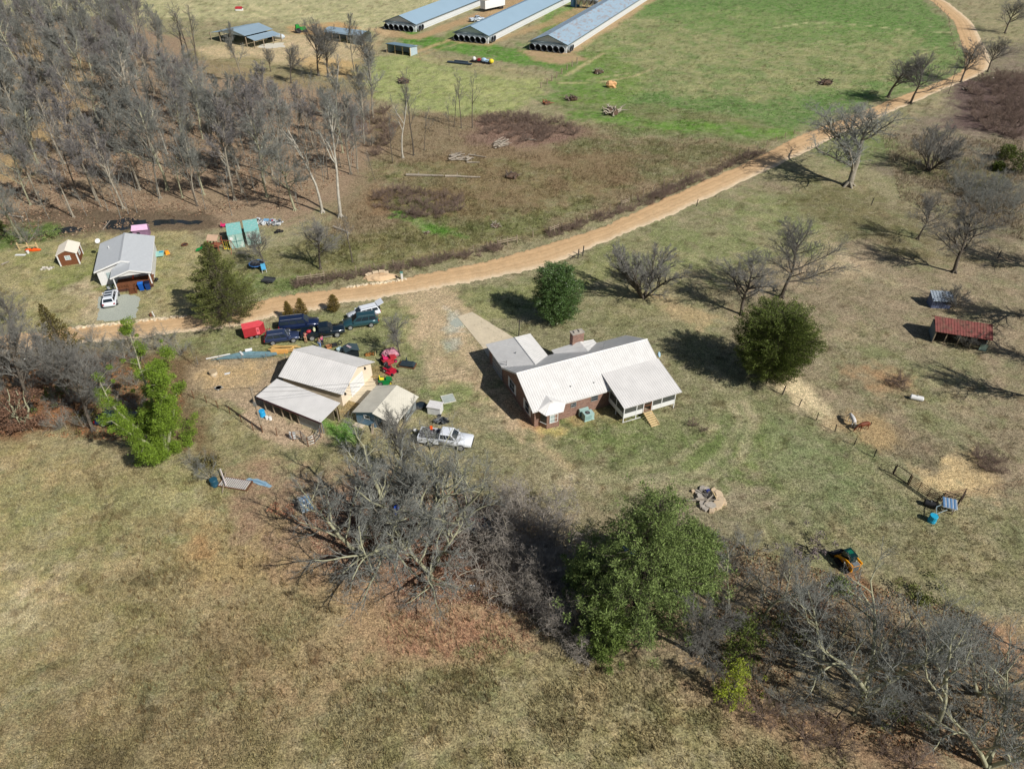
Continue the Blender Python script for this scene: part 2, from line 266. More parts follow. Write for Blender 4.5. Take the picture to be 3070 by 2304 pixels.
# (photo-pixel outline on the ground, colour, feather m, edge warp m, opacity, patchiness 0..1)
PAINT = [
 ([(0,-60),(1700,-60),(1500,0),(1200,80),(1000,150),(820,60),(560,60),(300,45),(0,70)], (178,172,128), 8, 8, 1, .1),
 ([(0,50),(300,50),(560,120),(640,180),(820,230),(1070,250),(1130,330),(1330,370),(1300,460),(1060,600),(880,660),(600,690),(300,690),(0,800),(-400,800),(-400,60)], (150,128,104), 4, 5, 1, .1),
 ([(0,100),(240,90),(260,250),(200,420),(120,520),(0,560)], (172,146,102), 6, 8, .8, .5),
 ([(560,150),(1150,170),(1130,300),(900,260),(640,230)], (140,128,90), 4, 5, .7, .3),
 ([(1050,330),(1500,335),(1700,370),(1900,420),(2330,425),(2250,480),(1900,610),(1650,700),(1400,750),(1150,780),(900,740),(980,640),(1060,560),(1130,450)], (138,121,94), 4, 5, 1, .1),
 ([(1000,700),(1250,690),(1600,640),(1640,700),(1400,745),(1200,800),(900,860),(620,880),(620,760)], (120,118,74), 3, 4, .9, .2),
 ([(1120,560),(1450,570),(1500,660),(1300,655),(1100,640)], (136,108,78), 3, 4, .7, .3),
 ([(1170,632),(1240,636),(1300,662),(1345,684),(1390,698),(1380,708),(1310,704),(1250,682),(1180,650)], (92,142,50), 1.2, 2.5, 1, .2),
 ([(600,830),(900,840),(1000,845),(900,875),(620,890)], (112,130,72), 2, 3, .8, .3),
 ([(1440,345),(1700,375),(1760,410),(1600,440),(1420,430),(1400,370)], (136,110,96), 4, 4, .9, .1),
 ([(1150,500),(1500,470),(1900,560),(1600,690),(1250,700)], (116,120,74), 5, 6, .8, .6),
 ([(1700,420),(2250,440),(2000,560),(1700,520)], (110,112,72), 5, 6, .75, .6),
 ([(1250,480),(1500,430),(1900,470),(1950,540),(1600,620),(1350,600)], (134,112,84), 5, 5, .7, .3),
 ([(1115,170),(1260,160),(1640,240),(1610,290),(1550,330),(1400,345),(1280,330),(1110,290)], (150,158,98), 3, 3, 1, .05),
 ([(1130,180),(1600,250),(1560,320),(1300,310)], (160,164,104), 4, 6, .7, .4),
 ([(1560,130),(1700,130),(1950,-60),(2740,-60),(2850,80),(2885,160),(2880,220),(2640,300),(2500,345),(2330,425),(1900,405),(1700,330),(1620,300),(1690,230)], (100,130,68), 4, 5, 1, .05),
 ([(1750,60),(2200,20),(2700,100),(2860,200),(2600,280),(2200,300),(1800,250)], (158,152,108), 9, 14, .7, .6),
 ([(1900,20),(2500,0),(2750,60),(2600,140),(2200,120)], (96,132,62), 8, 10, .7, .5),
 ([(1700,280),(2100,330),(2350,380),(2330,425),(1800,400),(1660,340)], (122,118,80), 5, 6, .8, .35),
 ([(1680,340),(1900,350),(2400,395),(2380,420),(1900,385),(1700,365)], (96,136,50), 3, 5, .9, .4),
 ([(1700,150),(1860,150),(1930,250),(1800,330),(1650,300)], (106,136,58), 5, 6, .8, .45),
 ([(1200,90),(1400,125),(1700,165),(1680,205),(1560,195),(1330,150),(1190,130)], (84,132,44), 2, 3, 1, .1),
 ([(1330,110),(1560,0),(1590,0),(1420,135)], (110,134,66), 3, 3, .8, .2),
 ([(1600,60),(1850,-60),(1890,-60),(1700,60),(1640,120)], (98,134,54), 3, 3, .9, .2),
 ([(1105,85),(1150,110),(1260,118),(1560,20),(1700,-60),(1640,-60),(1480,20),(1270,98),(1230,104),(1150,82)], (172,144,106), 2, 2, 1, .1),
 ([(1340,120),(1460,140),(1700,60),(1860,-20),(1830,-20),(1690,40),(1560,90),(1460,128),(1360,113)], (170,144,104), 2, 2, .9, .2),
 ([(1555,150),(1600,182),(1690,196),(1770,180),(1730,160),(1950,10),(2050,-60),(1980,-60),(1860,30),(1700,150),(1600,150)], (172,146,110), 2, 2, 1, .15),
 ([(620,140),(850,100),(1110,130),(1135,155),(1090,172),(900,200),(760,170),(640,172)], (190,170,132), 3, 4, 1, .15),
 ([(880,160),(1080,185),(1060,240),(920,215)], (196,164,112), 3, 3, .8, .4),
 ([(860,80),(1020,65),(1080,85),(960,110),(870,100)], (188,146,98), 2, 2, .8, .3),
 ([(1240,160),(1540,200),(1640,230),(1640,245),(1500,235),(1250,180)], (160,150,110), 2, 2, .8, .3),
 ([(2900,150),(3400,60),(3400,760),(3070,700),(2750,560),(2560,500),(2650,420),(2760,330),(2960,230)], (128,116,98), 4, 6, 1, .15),
 ([(2880,240),(3300,230),(3300,460),(3070,420),(2960,400),(2830,380),(2860,300)], (100,82,78), 4, 5, .95, .1),
 ([(2640,440),(2900,480),(3070,560),(2980,580),(2700,520)], (110,112,66), 4, 5, .7, .5),
 ([(2200,530),(2560,560),(3070,720),(3400,760),(3400,1560),(2960,1500),(2700,1420),(2300,1150),(2150,930),(1900,720),(2050,620)], (146,132,106), 4, 5, 1, .05),
 ([(1880,720),(2200,560),(2420,600),(2450,760),(2150,840),(1950,860)], (130,138,88), 6, 7, .8, .45),
 ([(2300,530),(2560,560),(2700,620),(2740,700),(2560,720),(2340,640)], (110,112,66), 6, 7, .6, .55),
 ([(2450,740),(2600,780),(2580,840),(2450,800)], (184,164,130), 3, 4, .8, .4),
 ([(2600,1000),(2900,1100),(2980,1300),(2700,1280),(2500,1140)], (136,136,96), 8, 8, .8, .5),
 ([(2560,1130),(2680,1110),(2720,1180),(2620,1200)], (168,132,96), 3, 4, .8, .5),
 ([(2292,1138),(2400,1130),(2440,1170),(2490,1230),(2530,1300),(2475,1275),(2370,1200)], (214,194,154), 1.2, 1.2, 1, .0),
 ([(2490,1280),(2550,1238),(2620,1245),(2700,1330),(2640,1370),(2560,1330)], (172,146,104), 2, 2, .9, .2),
 ([(2640,1290),(2720,1290),(2800,1360),(2800,1420),(2700,1370)], (118,108,84), 3, 4, .8, .3),
 ([(2740,1410),(2820,1420),(2860,1370),(2950,1360),(2990,1440),(2990,1475),(2870,1500),(2790,1470)], (204,178,130), 2, 3, 1, .15),
 ([(2900,1370),(3000,1360),(3040,1410),(2960,1425)], (104,92,74), 3, 3, .9, .2),
 ([(1500,960),(1900,900),(2200,1050),(2300,1160),(2700,1430),(2960,1520),(3400,1600),(3400,1900),(2700,1760),(2200,1640),(1700,1560),(1300,1420),(1380,1300),(1560,1330)], (136,132,98), 4, 4, 1, .05),
 ([(1620,1310),(2060,1240),(2250,1220),(2330,1330),(2220,1500),(1900,1400),(1640,1390)], (112,126,72), 6, 7, .85, .4),
 ([(2250,1180),(2650,1450),(2600,1560),(2330,1500),(2240,1300)], (126,136,92), 6, 7, .8, .4),
 ([(1330,1420),(1650,1400),(1850,1480),(1700,1560),(1480,1500)], (150,134,106), 5, 6, .7, .4),
 ([(1990,1430),(2250,1450),(2280,1560),(2120,1600),(1990,1530)], (146,132,110), 4, 5, .7, .3),
 ([(2500,1500),(3100,1560),(3100,1800),(2700,1700),(2400,1600)], (140,130,94), 6, 7, .7, .5),
 ([(2540,1700),(2580,1690),(2620,1740),(2600,1800),(2560,1760)], (156,118,82), 2, 2, .9, .2),
 ([(1740,860),(2000,850),(2080,960),(1900,1000),(1730,940)], (140,134,96), 4, 4, .8, .2),
 ([(1930,890),(2000,900),(2130,940),(2100,985),(2010,950)], (178,156,116), 2, 3, .9, .25),
 ([(580,1000),(1250,900),(1560,840),(1780,760),(1900,720),(1900,800),(1500,960),(1320,1000),(1250,1120),(900,1080),(560,1062)], (132,134,88), 2, 3, 1, .05),
 ([(1180,880),(1330,865),(1400,930),(1440,1000),(1470,1060),(1530,1160),(1620,1290),(1580,1340),(1480,1300),(1400,1200),(1320,1130),(1290,1040),(1240,950)], (188,166,132), 2, 3, 1, .05),
 ([(1320,1000),(1460,1080),(1500,1180),(1380,1190),(1300,1100)], (172,156,122), 2, 4, .6, .4),
 ([(1330,930),(1400,960),(1395,1010),(1340,990)], (184,184,168), 1, 2, .8, .3),
 ([(1342,1020),(1390,1018),(1395,1045),(1350,1050)], (170,174,160), .7, 1, .8, .2),
 ([(1300,1130),(1440,1150),(1440,1220),(1340,1220),(1260,1170)], (112,134,70), 2, 3, .7, .5),
 ([(1500,1210),(1620,1290),(1640,1300),(1610,1320),(1560,1290)], (176,110,74), 1, 1.5, .7, .2),
 ([(1600,1290),(1680,1285),(1700,1300),(1650,1320),(1600,1310)], (200,180,116), 1, 1.2, .8, .2),
 ([(1690,1260),(1860,1200),(1880,1270),(1740,1290)], (168,138,92), 1, 1.5, .5, .3),
 ([(560,1085),(640,1070),(860,1078),(860,1150),(780,1190),(960,1310),(930,1345),(800,1330),(690,1230),(545,1180)], (168,148,118), 1.5, 2, 1, .05),
 ([(600,1100),(760,1095),(800,1130),(720,1180),(600,1160)], (196,166,118), 2, 3, .7, .4),
 ([(540,1200),(700,1250),(820,1340),(960,1340),(1120,1300),(1180,1340),(1000,1420),(700,1430),(560,1350)], (146,138,98), 2, 3, 1, .05),
 ([(960,1250),(1060,1240),(1070,1290),(1060,1340),(990,1330)], (92,142,48), 1.5, 2, .9, .2),
 ([(690,1222),(800,1215),(960,1290),(966,1322),(900,1332),(780,1300)], (182,158,130), 1, 1.5, .95, .1),
 ([(1080,1090),(1160,1090),(1140,1180),(1060,1230),(1010,1260)], (150,126,84), 1.5, 2, .8, .2),
 ([(0,700),(330,700),(560,690),(640,760),(620,880),(560,930),(400,950),(260,970),(0,1000),(-300,1000),(-300,760)], (158,148,104), 2, 3, 1, .1),
 ([(60,760),(300,740),(480,760),(480,860),(200,900)], (134,140,78), 4, 5, .7, .5),
 ([(200,860),(300,830),(330,960),(240,980)], (188,170,138), 2, 3, .8, .3),
 ([(60,640),(250,620),(640,640),(660,680),(500,700),(200,715),(0,740)], (96,82,66), 2, 3, .85, .2),
 ([(0,690),(150,670),(170,720),(60,740),(0,760)], (80,110,42), 2, 3, .8, .4),
 ([(-300,1080),(0,1060),(600,1040),(560,1180),(620,1400),(300,1330),(0,1310),(-300,1310)], (118,98,70), 3, 3, 1, .1),
 ([(0,1100),(150,1110),(300,1280),(0,1300)], (152,104,74), 3, 3, .6, .4),
 ([(-500,1300),(0,1295),(300,1330),(560,1400),(660,1420),(900,1640),(1300,1790),(1650,1920),(2000,2060),(2500,2330),(2700,2700),(-900,2700)], (158,144,104), 3, 3, 1, .05),
 ([(0,1400),(400,1420),(600,1560),(300,1700),(0,1650)], (156,154,106), 8, 9, .7, .4),
 ([(0,1750),(160,1740),(180,1880),(60,1950),(0,1930)], (198,186,150), 4, 4, .7, .3),  # wide sunlit patch at the left, put into the ground colour
 ([(560,1560),(860,1560),(900,1680),(700,1740),(560,1680)], (172,146,96), 4, 5, .6, .5),
 ([(850,1620),(1150,1680),(1400,1760),(1680,1880),(1500,2000),(1200,2060),(900,1960),(760,1800)], (164,132,100), 7, 7, .7, .45),
 ([(1180,1840),(1300,1830),(1560,1870),(1620,1930),(1480,1970),(1240,1930)], (168,124,100), 4, 5, .7, .5),
 ([(250,1900),(900,2000),(1000,2200),(600,2304),(200,2200)], (138,120,88), 8, 9, .8, .5),
 ([(1000,2000),(1800,2080),(2300,2304),(1000,2304)], (146,138,100), 8, 8, .8, .4),
 ([(640,1420),(760,1400),(900,1480),(1000,1440),(1300,1500),(1560,1540),(1620,1700),(1640,1860),(1500,1820),(1200,1780),(960,1740),(840,1560)], (156,124,100), 4, 5, .85, .3),
 ([(1200,1560),(1480,1600),(1540,1740),(1300,1740)], (140,92,70), 3, 4, .7, .5),
 ([(1620,1560),(2160,1600),(2300,1640),(2700,1750),(3070,1900),(3400,2000),(3400,2600),(2800,2400),(2500,2230),(2150,2080),(1850,1990),(1640,1900)], (146,128,100), 4, 4, 1, .15),
 ([(395,1715),(440,1722),(490,1742),(475,1760),(410,1742)], (72,68,44), 1, 1.2, .85, .5),
 ([(125,1985),(210,1962),(205,1995),(150,2012)], (84,80,54), 1, 1.5, .8, .5),
 ([(415,2110),(450,2095),(452,2200),(425,2235)], (80,76,50), 1, 1.2, .8, .5),
 ([(910,1940),(945,1950),(950,1985),(925,1980)], (92,64,44), .8, 1, .8, .4),
 ([(720,1940),(800,1955),(820,2020),(740,2060),(700,1990)], (120,86,64), 2, 2, .6, .6),
 ([(240,2250),(420,2255),(420,2310),(230,2310)], (92,82,56), 1.5, 2, .7, .6),
 ([(580,1595),(660,1590),(680,1660),(590,1680)], (170,130,88), 1.5, 2, .6, .5),
 ([(2360,590),(2520,560),(2760,660),(2960,800),(2760,800),(2520,700)], (112,106,72), 5, 5, .8, .45),
 ([(2700,560),(3070,620),(3070,760),(2860,700)], (110,100,82), 4, 5, .8, .4),
 ([(2420,430),(2560,400),(2700,420),(2640,480),(2500,500)], (108,124,70), 3, 4, .8, .4),
 ([(2500,1850),(3070,1950),(3070,2200),(2600,2100)], (130,112,82), 6, 6, .6, .5),
 ([(2150,2060),(2500,2210),(3000,2304),(2500,2330),(2200,2180)], (150,116,88), 4, 4, .9, .2),
 ([(3000,1880),(3100,1880),(3100,2000),(3020,1980)], (176,128,94), 3, 3, .8, .3),
]
PW = [([tuple(G(*p)[:2]) for p in poly], np.array(sr(*c)), fe, wp, op, pa) for poly, c, fe, wp, op, pa in PAINT]
# worn wheel tracks and paths: (photo-pixel line, width m, colour, opacity)
TRACKS = [([(1640,1430),(1900,1440),(2080,1420),(2180,1350),(2220,1260),(2180,1180),(2130,1130)], .5, (176,166,130), .6),
 ([(1640,1460),(1900,1470),(2110,1445),(2220,1370),(2260,1260),(2200,1150),(2120,1090)], .5, (176,166,130), .55),
 ([(1600,1390),(1850,1420),(2020,1380),(2130,1310),(2150,1230)], .45, (168,160,122), .45),
 ([(2330,1490),(2200,1540),(2000,1450),(1780,1470)], .5, (160,146,114), .5),
 ([(1240,160),(1350,120),(1480,85),(1620,30)], .9, (190,160,116), .8),
 ([(1245,170),(1380,128),(1500,95),(1640,40)], .6, (180,156,112), .7),
 ([(1680,250),(1820,245),(1900,228),(1960,205)], .6, (184,170,124), .8),
 ([(1700,225),(1760,190),(1810,160)], .7, (186,172,124), .8),
 ([(1760,240),(1880,220)], .5, (178,166,120), .6),
 ([(2320,85),(2420,68),(2540,72),(2640,82),(2760,95),(2850,97)], .5, (186,182,132), .8),
 ([(2440,122),(2560,140)], .5, (180,176,130), .6),
 ([(620,150),(900,170),(1120,150),(1160,95),(1110,85)], 1.3, (200,176,134), .5),
 ([(2550,1710),(2585,1760),(2620,1820)], .45, (170,124,84), .9),
 ([(2565,1700),(2605,1750),(2640,1800)], .3, (110,84,62), .9),
 ([(2480,720),(2560,800),(2700,860)], .7, (184,168,136), .5),
 ([(1500,1180),(1560,1260),(1620,1340),(1700,1400)], .6, (176,156,118), .5),
 ([(1330,1240),(1460,1330),(1600,1400)], .5, (170,154,114), .4)]
TW = [([tuple(G(*p)[:2]) for p in l], wd, np.array(sr(*c)), op) for l, wd, c, op in TRACKS]
def bare(c): return np.clip((c[:, 0] / c[:, 1] - 1.19) * 6, 0, 1).clip(np.clip((c.mean(1) - .36) * 9, 0, 1), 1)
def soil(P):
    x, y = P[:, 0], P[:, 1]
    wx = fbm(x, y, .11) - .5 + .6 * (fbm(x, y, .9, 3) - .5); wy = fbm(x + 400, y + 90, .11) - .5 + .6 * (fbm(x + 40, y + 9, .9, 3) - .5)
    c = np.tile(np.array(sr(148, 140, 106)), (len(P), 1))
    for i, (poly, col, fe, wp, op, pa) in enumerate(PW):
        a = np.array(poly); lo = a.min(0) - fe - wp * 2; hi = a.max(0) + fe + wp * 2
        k = np.where((x > lo[0]) & (x < hi[0]) & (y > lo[1]) & (y < hi[1]))[0]
        if not len(k): continue
        Q = np.stack([x[k] + wx[k] * wp * 2, y[k] + wy[k] * wp * 2], 1)
        al = np.clip(sdist(Q, poly) / fe + .5, 0, 1)
        if pa:
            n = fbm(x[k] + 71 * i, y[k] - 37 * i, .16 + .1 * (i % 3), 5); al = al * (1 - pa + pa * np.clip((n - .46) * 9 + .5, 0, 1) * 1.3).clip(0, 1)
        al = (al * op)[:, None]; c[k] = c[k] * (1 - al) + col * al
    for line, wd, col, op in TW:
        Q = np.stack([x + wx * 1.2, y + wy * 1.2], 1); al = np.clip(1.6 - ldist(Q, line) / wd, 0, 1) * op * np.clip(fbm(x, y, .7) * 2.2 + .1, .5, 1); al = al[:, None]
        c = c * (1 - al) + col * al
    # natural mottling at one to five metres: greener hollows, bleached grass, scattered dark spots
    g = 1 - .85 * bare(c)[:, None]
    a = g * np.clip((fbm(x + 900, y, .42, 5) - .53) * 11, 0, 1)[:, None]; c = c * (1 - a * np.array([[.16, .11, .20]]))
    a = g * np.clip((fbm(x, y + 700, .3, 5) - .55) * 12, 0, 1)[:, None]; c = c * (1 + a * np.array([[.22, .16, .20]]))
    a = g * np.clip((fbm(x + 300, y + 300, 1.1, 4) - .60) * 12, 0, 1)[:, None]; c = c * (1 - a * .30)
    a = g * np.clip((fbm(x + 130, y - 300, .75, 4) - .66) * 14, 0, 1)[:, None]; c = c * (1 - a * np.array([[.38, .42, .45]]))
    return c * .95 + c.mean(1, keepdims=True) * .05
# ---------------------------------------------------------------- ground sheet
M_ground = attr_mat("soil_and_grass", 'ground'); M_road = attr_mat("packed_dirt", 'road'); M_blade = attr_mat("dry_blades", 'blade')
def build_ground():
    vs_ = list(np.arange(2420, -75, -4.6)); ys = [-400, -60, 0.] + [G(1535, v).y for v in vs_] + [460, 520, 620, 800, 1200, 2000, 4500]
    ys = np.array(ys); ss = np.concatenate([[-12, -3, -1.4], np.linspace(-1.08, 1.08, 560), [1.4, 3, 12]])
    Y, S = np.meshgrid(ys, ss, indexing='ij'); X = S * (np.maximum(Y, 0) * .66 + 30 + np.where(np.abs(S) > 1.2, 60, 0))
    P = np.stack([X.ravel(), Y.ravel()], 1); c = soil(P); al_ = 1 - .85 * bare(c); c = np.concatenate([c, al_[:, None]], 1); n, m = Y.shape
    V = np.concatenate([P, np.zeros((len(P), 1))], 1); i = np.arange(n - 1)[:, None] * m + np.arange(m - 1)[None]; i = i.ravel()
    Q = np.stack([i, i + 1, i + m + 1, i + m], 1)
    o = link("ground", np_mesh("ground", V, Q, M_ground, c)); tag(o, kind="structure")
build_ground()
# ---------------------------------------------------------------- dirt road
RU = [(-160,1022),(0,1006),(110,996),(240,979),(400,962),(560,946),(700,925),(804,897),(900,880),(1000,868),(1130,850),(1249,825),(1380,800),(1500,774),(1645,731),(1789,687),(1934,622),(2079,557),(2270,474),(2378,416),(2516,362),(2632,315),(2755,268),(2870,222),(2895,190),(2888,150),(2863,72),(2834,40),(2787,0),(2720,-30),(2600,-60)]
RL = [(-160,1080),(0,1063),(110,1049),(240,1031),(400,1014),(590,991),(720,975),(815,951),(925,934),(1010,912),(1140,893),(1260,872),(1390,850),(1500,828),(1663,789),(1807,727),(1970,662),(2100,604),(2270,524),(2415,456),(2523,401),(2650,346),(2800,280),(2940,222),(2968,181),(2942,119),(2914,69),(2875,34),(2834,4),(2775,-24),(2640,-58)]
def catmull(pts, k):
    p = [Vector((*q, 0)) for q in pts]; p = [2 * p[0] - p[1]] + p + [2 * p[-1] - p[-2]]; out = []
    for i in range(1, len(p) - 2):
        for j in range(k):
            t = j / k; out.append(.5 * ((2 * p[i]) + (p[i + 1] - p[i - 1]) * t + (2 * p[i - 1] - 5 * p[i] + 4 * p[i + 1] - p[i + 2]) * t * t + (3 * p[i] - p[i - 1] - 3 * p[i + 1] + p[i + 2]) * t ** 3))
    return out + [p[-2]]
def build_road():
    A = catmull([G(*p)[:2] for p in RU], 26); B = catmull([G(*p)[:2] for p in RL], 26); m = 28; V = []; C = []
    warm, pale, rut, redd = (np.array(sr(*c)) for c in ((206,172,130), (222,200,168), (184,150,110), (176,136,104)))
    for k, (a, b) in enumerate(zip(A, B)):
        d = (b - a).normalized(); w1 = (fbm(np.array([k * .35]), np.array([3.]), 1)[0] - .5); w2 = (fbm(np.array([k * .35]), np.array([77.]), 1)[0] - .5)
        h1 = random.uniform(-.22, .22); h2 = random.uniform(-.22, .22); a = a + d * (w1 * 1.2 + h1); b = b + d * (w2 * 1.2 + h2)
        for j in range(m + 1):
            t = j / m; p = a.lerp(b, t); V.append((p.x, p.y, .035 * math.sin(math.pi * t) + .006))
            c = warm.copy(); e = max(0, (t - .78) / .22) + max(0, (.1 - t) / .1) * .5
            c = warm * (1 - t ** 2 * .5) + pale * t ** 2 * .5
            for q, kq in ((.26, .6), (.4, .35), (.6, .6), (.74, .3)): g_ = kq * math.exp(-((t - q) / .045) ** 2); c = c * (1 - g_) + rut * g_
            c = c * (1 - min(1, e)) + (pale if t > .5 else redd) * min(1, e); C.append(c * random.uniform(.95, 1.05))
    n = len(A); i = (np.arange(n - 1)[:, None] * (m + 1) + np.arange(m)[None]).ravel(); Q = np.stack([i, i + m + 1, i + m + 2, i + 1], 1)
    tag(link("dirt_road", np_mesh("dirt_road", V, Q, M_road, np.array(C))), kind="structure")
random.seed(1); build_road()
def ragged(name, poly, z, m, jag=.25, step=.5, seed=1, th=None):
    rr = random.Random(seed); P = [G(*p) for p in poly]; out = []
    for i, p in enumerate(P):
        q = P[(i + 1) % len(P)]; k = max(1, int((q - p).length / step))
        for j in range(k): t = p.lerp(q, j / k); out.append((t.x + rr.uniform(-jag, jag), t.y + rr.uniform(-jag, jag)))
    mb = MB(); mb.prism(out, z - (th or .05), z); return mb.obj(name, m)
M_conc = mat("pale_concrete", sr(204,190,164), .9, var=.1, scale=.8, bump=.15)
tag(ragged("concrete_driveway", [(1372,950),(1415,935),(1534,1008),(1580,1040),(1560,1075),(1462,1068),(1446,1040)], .05, M_conc, .03, 1.5), kind="structure")
M_grav = mat("grey_gravel", sr(168,172,160), .95, var=.22, scale=5, bump=.6, bscale=30)
tag(ragged("gravel_pad", [(296,892),(318,880),(412,885),(418,900),(405,955),(330,962),(292,962)], .02, M_grav, .22, .5, 3), kind="structure")
tag(ragged("gravel_patch", [(1362,956),(1385,952),(1388,975),(1366,982),(1350,970)], .012, M_grav, .18, .4, 5), kind="structure")
M_sand = mat("white_lime_gravel", sr(206,200,184), .95, var=.12, scale=2, bump=.4)
tag(ragged("limestone_yard", [(780,133),(850,128),(852,142),(800,146),(770,142)], .012, M_sand, .5, 1.2, 6), kind="structure")
M_water = mat("dark_creek_water", (.018, .022, .024), .12, var=.3, spec=.5, bump=.1, bscale=3)
tag(ragged("creek_water", [(308,672),(330,660),(372,652),(420,655),(452,668),(430,680),(370,688),(318,690)], .012, M_water, .5, .8, 8), kind="structure")
tag(ragged("creek_water", [(455,664),(500,656),(560,660),(612,664),(600,672),(520,670),(462,674)], .012, M_water, .4, .8, 9), kind="structure")
tag(ragged("creek_water", [(130,692),(200,680),(250,682),(240,694),(180,702),(130,702)], .012, M_water, .4, .8, 10), kind="structure")
0 and tag(ragged("creek_water", [(2180,397),(2240,403),(2290,410),(2285,416),(2220,409),(2175,402)], .012, M_water, .3, .8, 11), kind="structure")
# ---------------------------------------------------------------- common materials
WHITE = mat("white_paint", (.74, .74, .72), .55, var=.05); CREAM = mat("cream_render", sr(230,214,190, .95), .85, var=.05, scale=1)
BRICK = mat("red_brick", (.19, .095, .07), .9, kind='brick', col2=(.30, .165, .115), var=.1)
WROOF = mat("white_ribbed_metal", (.67, .655, .63), .42, .0, var=.08, scale=.9, spec=.4); GROOF = mat("weathered_white_metal", (.66, .64, .615), .5, var=.08, scale=.6)
BLUEROOF = mat("galvanised_metal", (.40, .53, .62), .35, .35, var=.05, scale=.3); GREYROOF = mat("pale_grey_metal", (.50, .52, .535), .4, .1, var=.05)
TANROOF = mat("tan_metal", (.62, .585, .49), .5, var=.1, scale=.8); RUSTROOF = mat("rusted_red_metal", (.21, .065, .055), .75, var=.3, scale=2, kind='rust', col2=(.17, .085, .06))
CHROOF = mat("chicken_house_metal", (.40, .55, .66), .35, .3, var=.04, scale=.1); CHRUST = mat("chicken_house_metal_rusting", (.40, .53, .63), .4, .25, var=.06, scale=.2, kind='rust', col2=(.40, .33, .31))
DARK = mat("dark_interior", (.02, .022, .026), .8); GLASS = mat("dark_window_glass", (.02, .03, .04), .08, spec=.6, var=.1); PALEGLASS = mat("pale_window_glass", (.38, .47, .47), .15, spec=.5)
SCREEN = mat("insect_screen", (.06, .065, .06), .7); WOOD = mat("grey_weathered_wood", sr(150,136,116), .9, var=.2, scale=4, bump=.2); PALEWOOD = mat("pale_lumber", sr(214,188,140), .85, var=.15, scale=5)
BROWNWOOD = mat("brown_stained_wood", sr(120,76,50), .8, var=.2, kind='plank', k=.15, scale=3); MAROON = mat("maroon_trim", (.075, .02, .035), .6); NAVYTRIM = mat("slate_trim", (.12, .16, .18), .6)
BLUESIDE = mat("blue_lap_siding", sr(110,142,166), .75, kind='lap', k=.24, var=.12, scale=1.5); WHITESIDE = mat("white_lap_siding", (.68, .68, .66), .7, kind='lap', k=.15, col2=(.55, .55, .54), var=.05)
CORR = mat("grey_corrugated_sheet", sr(150,156,156), .55, .2, kind='plank', k=.18, var=.15); STEEL = mat("bare_steel", (.42, .43, .43), .4, .7, var=.15); BLACKMETAL = mat("black_metal", (.02, .02, .022), .5, var=.2)
RUSTY = mat("rusty_steel", (.16, .07, .035), .85, var=.35, scale=5); RUBBER = mat("black_rubber", (.022, .022, .024), .85); PLASTIC_BLUE = mat("blue_plastic", sr(28,96,190), .45); GREENM = mat("green_paint", sr(14,140,70), .45)
BLUEM = mat("bright_blue_paint", sr(30,140,196), .45); REDM = mat("red_paint", sr(172,50,58), .35, coat=.4); YELM = mat("machine_yellow", sr(236,160,28), .45); YELP = mat("lemon_yellow", sr(236,214,60), .5); ORM = mat("orange_plastic", sr(236,92,30), .5)
STONE = mat("grey_stone", sr(168,160,148), .9, var=.22, scale=2.5, bump=.5, bscale=5, objr=.12); TANSTONE = mat("tan_stone", sr(200,178,148), .9, var=.18, scale=2.5, bump=.5, bscale=5, objr=.1)
LOGM = mat("bleached_grey_log", sr(158,148,134), .95, var=.25, scale=4, bump=.4, objr=.2); AQUA = mat("weathered_aqua_metal", sr(150,184,174), .6, var=.12, scale=1.2, kind='lichen', col2=sr(208,216,206)); PINK = mat("pink_plastic", sr(216,176,204), .5); PINKR = mat("hot_pink_plastic", sr(214,50,110), .5)
def window(p, x0, x1, z0, z1, y, name="window", frame=WHITE, glass=GLASS, axis='x', out=-1, shutters=None, bars=0):
    """window in a wall; axis = wall direction, out = side it faces"""
    def bx(m, a0, a1, c0, c1, d0, d1):
        lo, hi = sorted((y + out * d0, y + out * d1))
        if axis == 'x': m.b2(a0, a1, lo, hi, c0, c1)
        else: m.b2(lo, hi, a0, a1, c0, c1)
    g = MB(); bx(g, x0, x1, z0, z1, 0, .02); g = g.obj(name, glass, p)
    f = MB(); t = .07
    for a0, a1, c0, c1 in ((x0 - t, x1 + t, z1, z1 + t), (x0 - t, x1 + t, z0 - t, z0), (x0 - t, x0, z0, z1), (x1, x1 + t, z0, z1), (x0, x1, (z0 + z1) / 2 - .02, (z0 + z1) / 2 + .02)): bx(f, a0, a1, c0, c1, .0, .05)
    for i in range(bars): q = x0 + (x1 - x0) * (i + 1) / (bars + 1); bx(f, q - .015, q + .015, z0, z1, .0, .045)
    f.obj("frame", frame, g)
    if shutters:
        for a0, a1 in ((x0 - .5, x0 - .14), (x1 + .14, x1 + .5)):
            s = MB(); bx(s, a0, a1, z0 - .05, z1 + .1, .0, .04); s.obj("shutter", shutters, p)
    return g
def gable(m, x0, x1, y0, y1, z0, he, hr, ridge='x', mi=0):
    """closed house body with gable ends; ridge runs along x or y"""
    if ridge == 'x':
        ym = (y0 + y1) / 2; a = [(x0, y0, z0), (x0, y1, z0), (x0, y1, he), (x0, ym, hr), (x0, y0, he)]; b = [(x1, *q[1:]) for q in a]
    else:
        xm = (x0 + x1) / 2; a = [(x1, y0, z0), (x0, y0, z0), (x0, y0, he), (xm, y0, hr), (x1, y0, he)]; b = [(q[0], y1, q[2]) for q in a]
    n = 5; m.add(a + b, [(4, 3, 2, 1, 0), (5, 6, 7, 8, 9)] + [(i, (i + 1) % n, n + (i + 1) % n, n + i) for i in range(n)], mi)
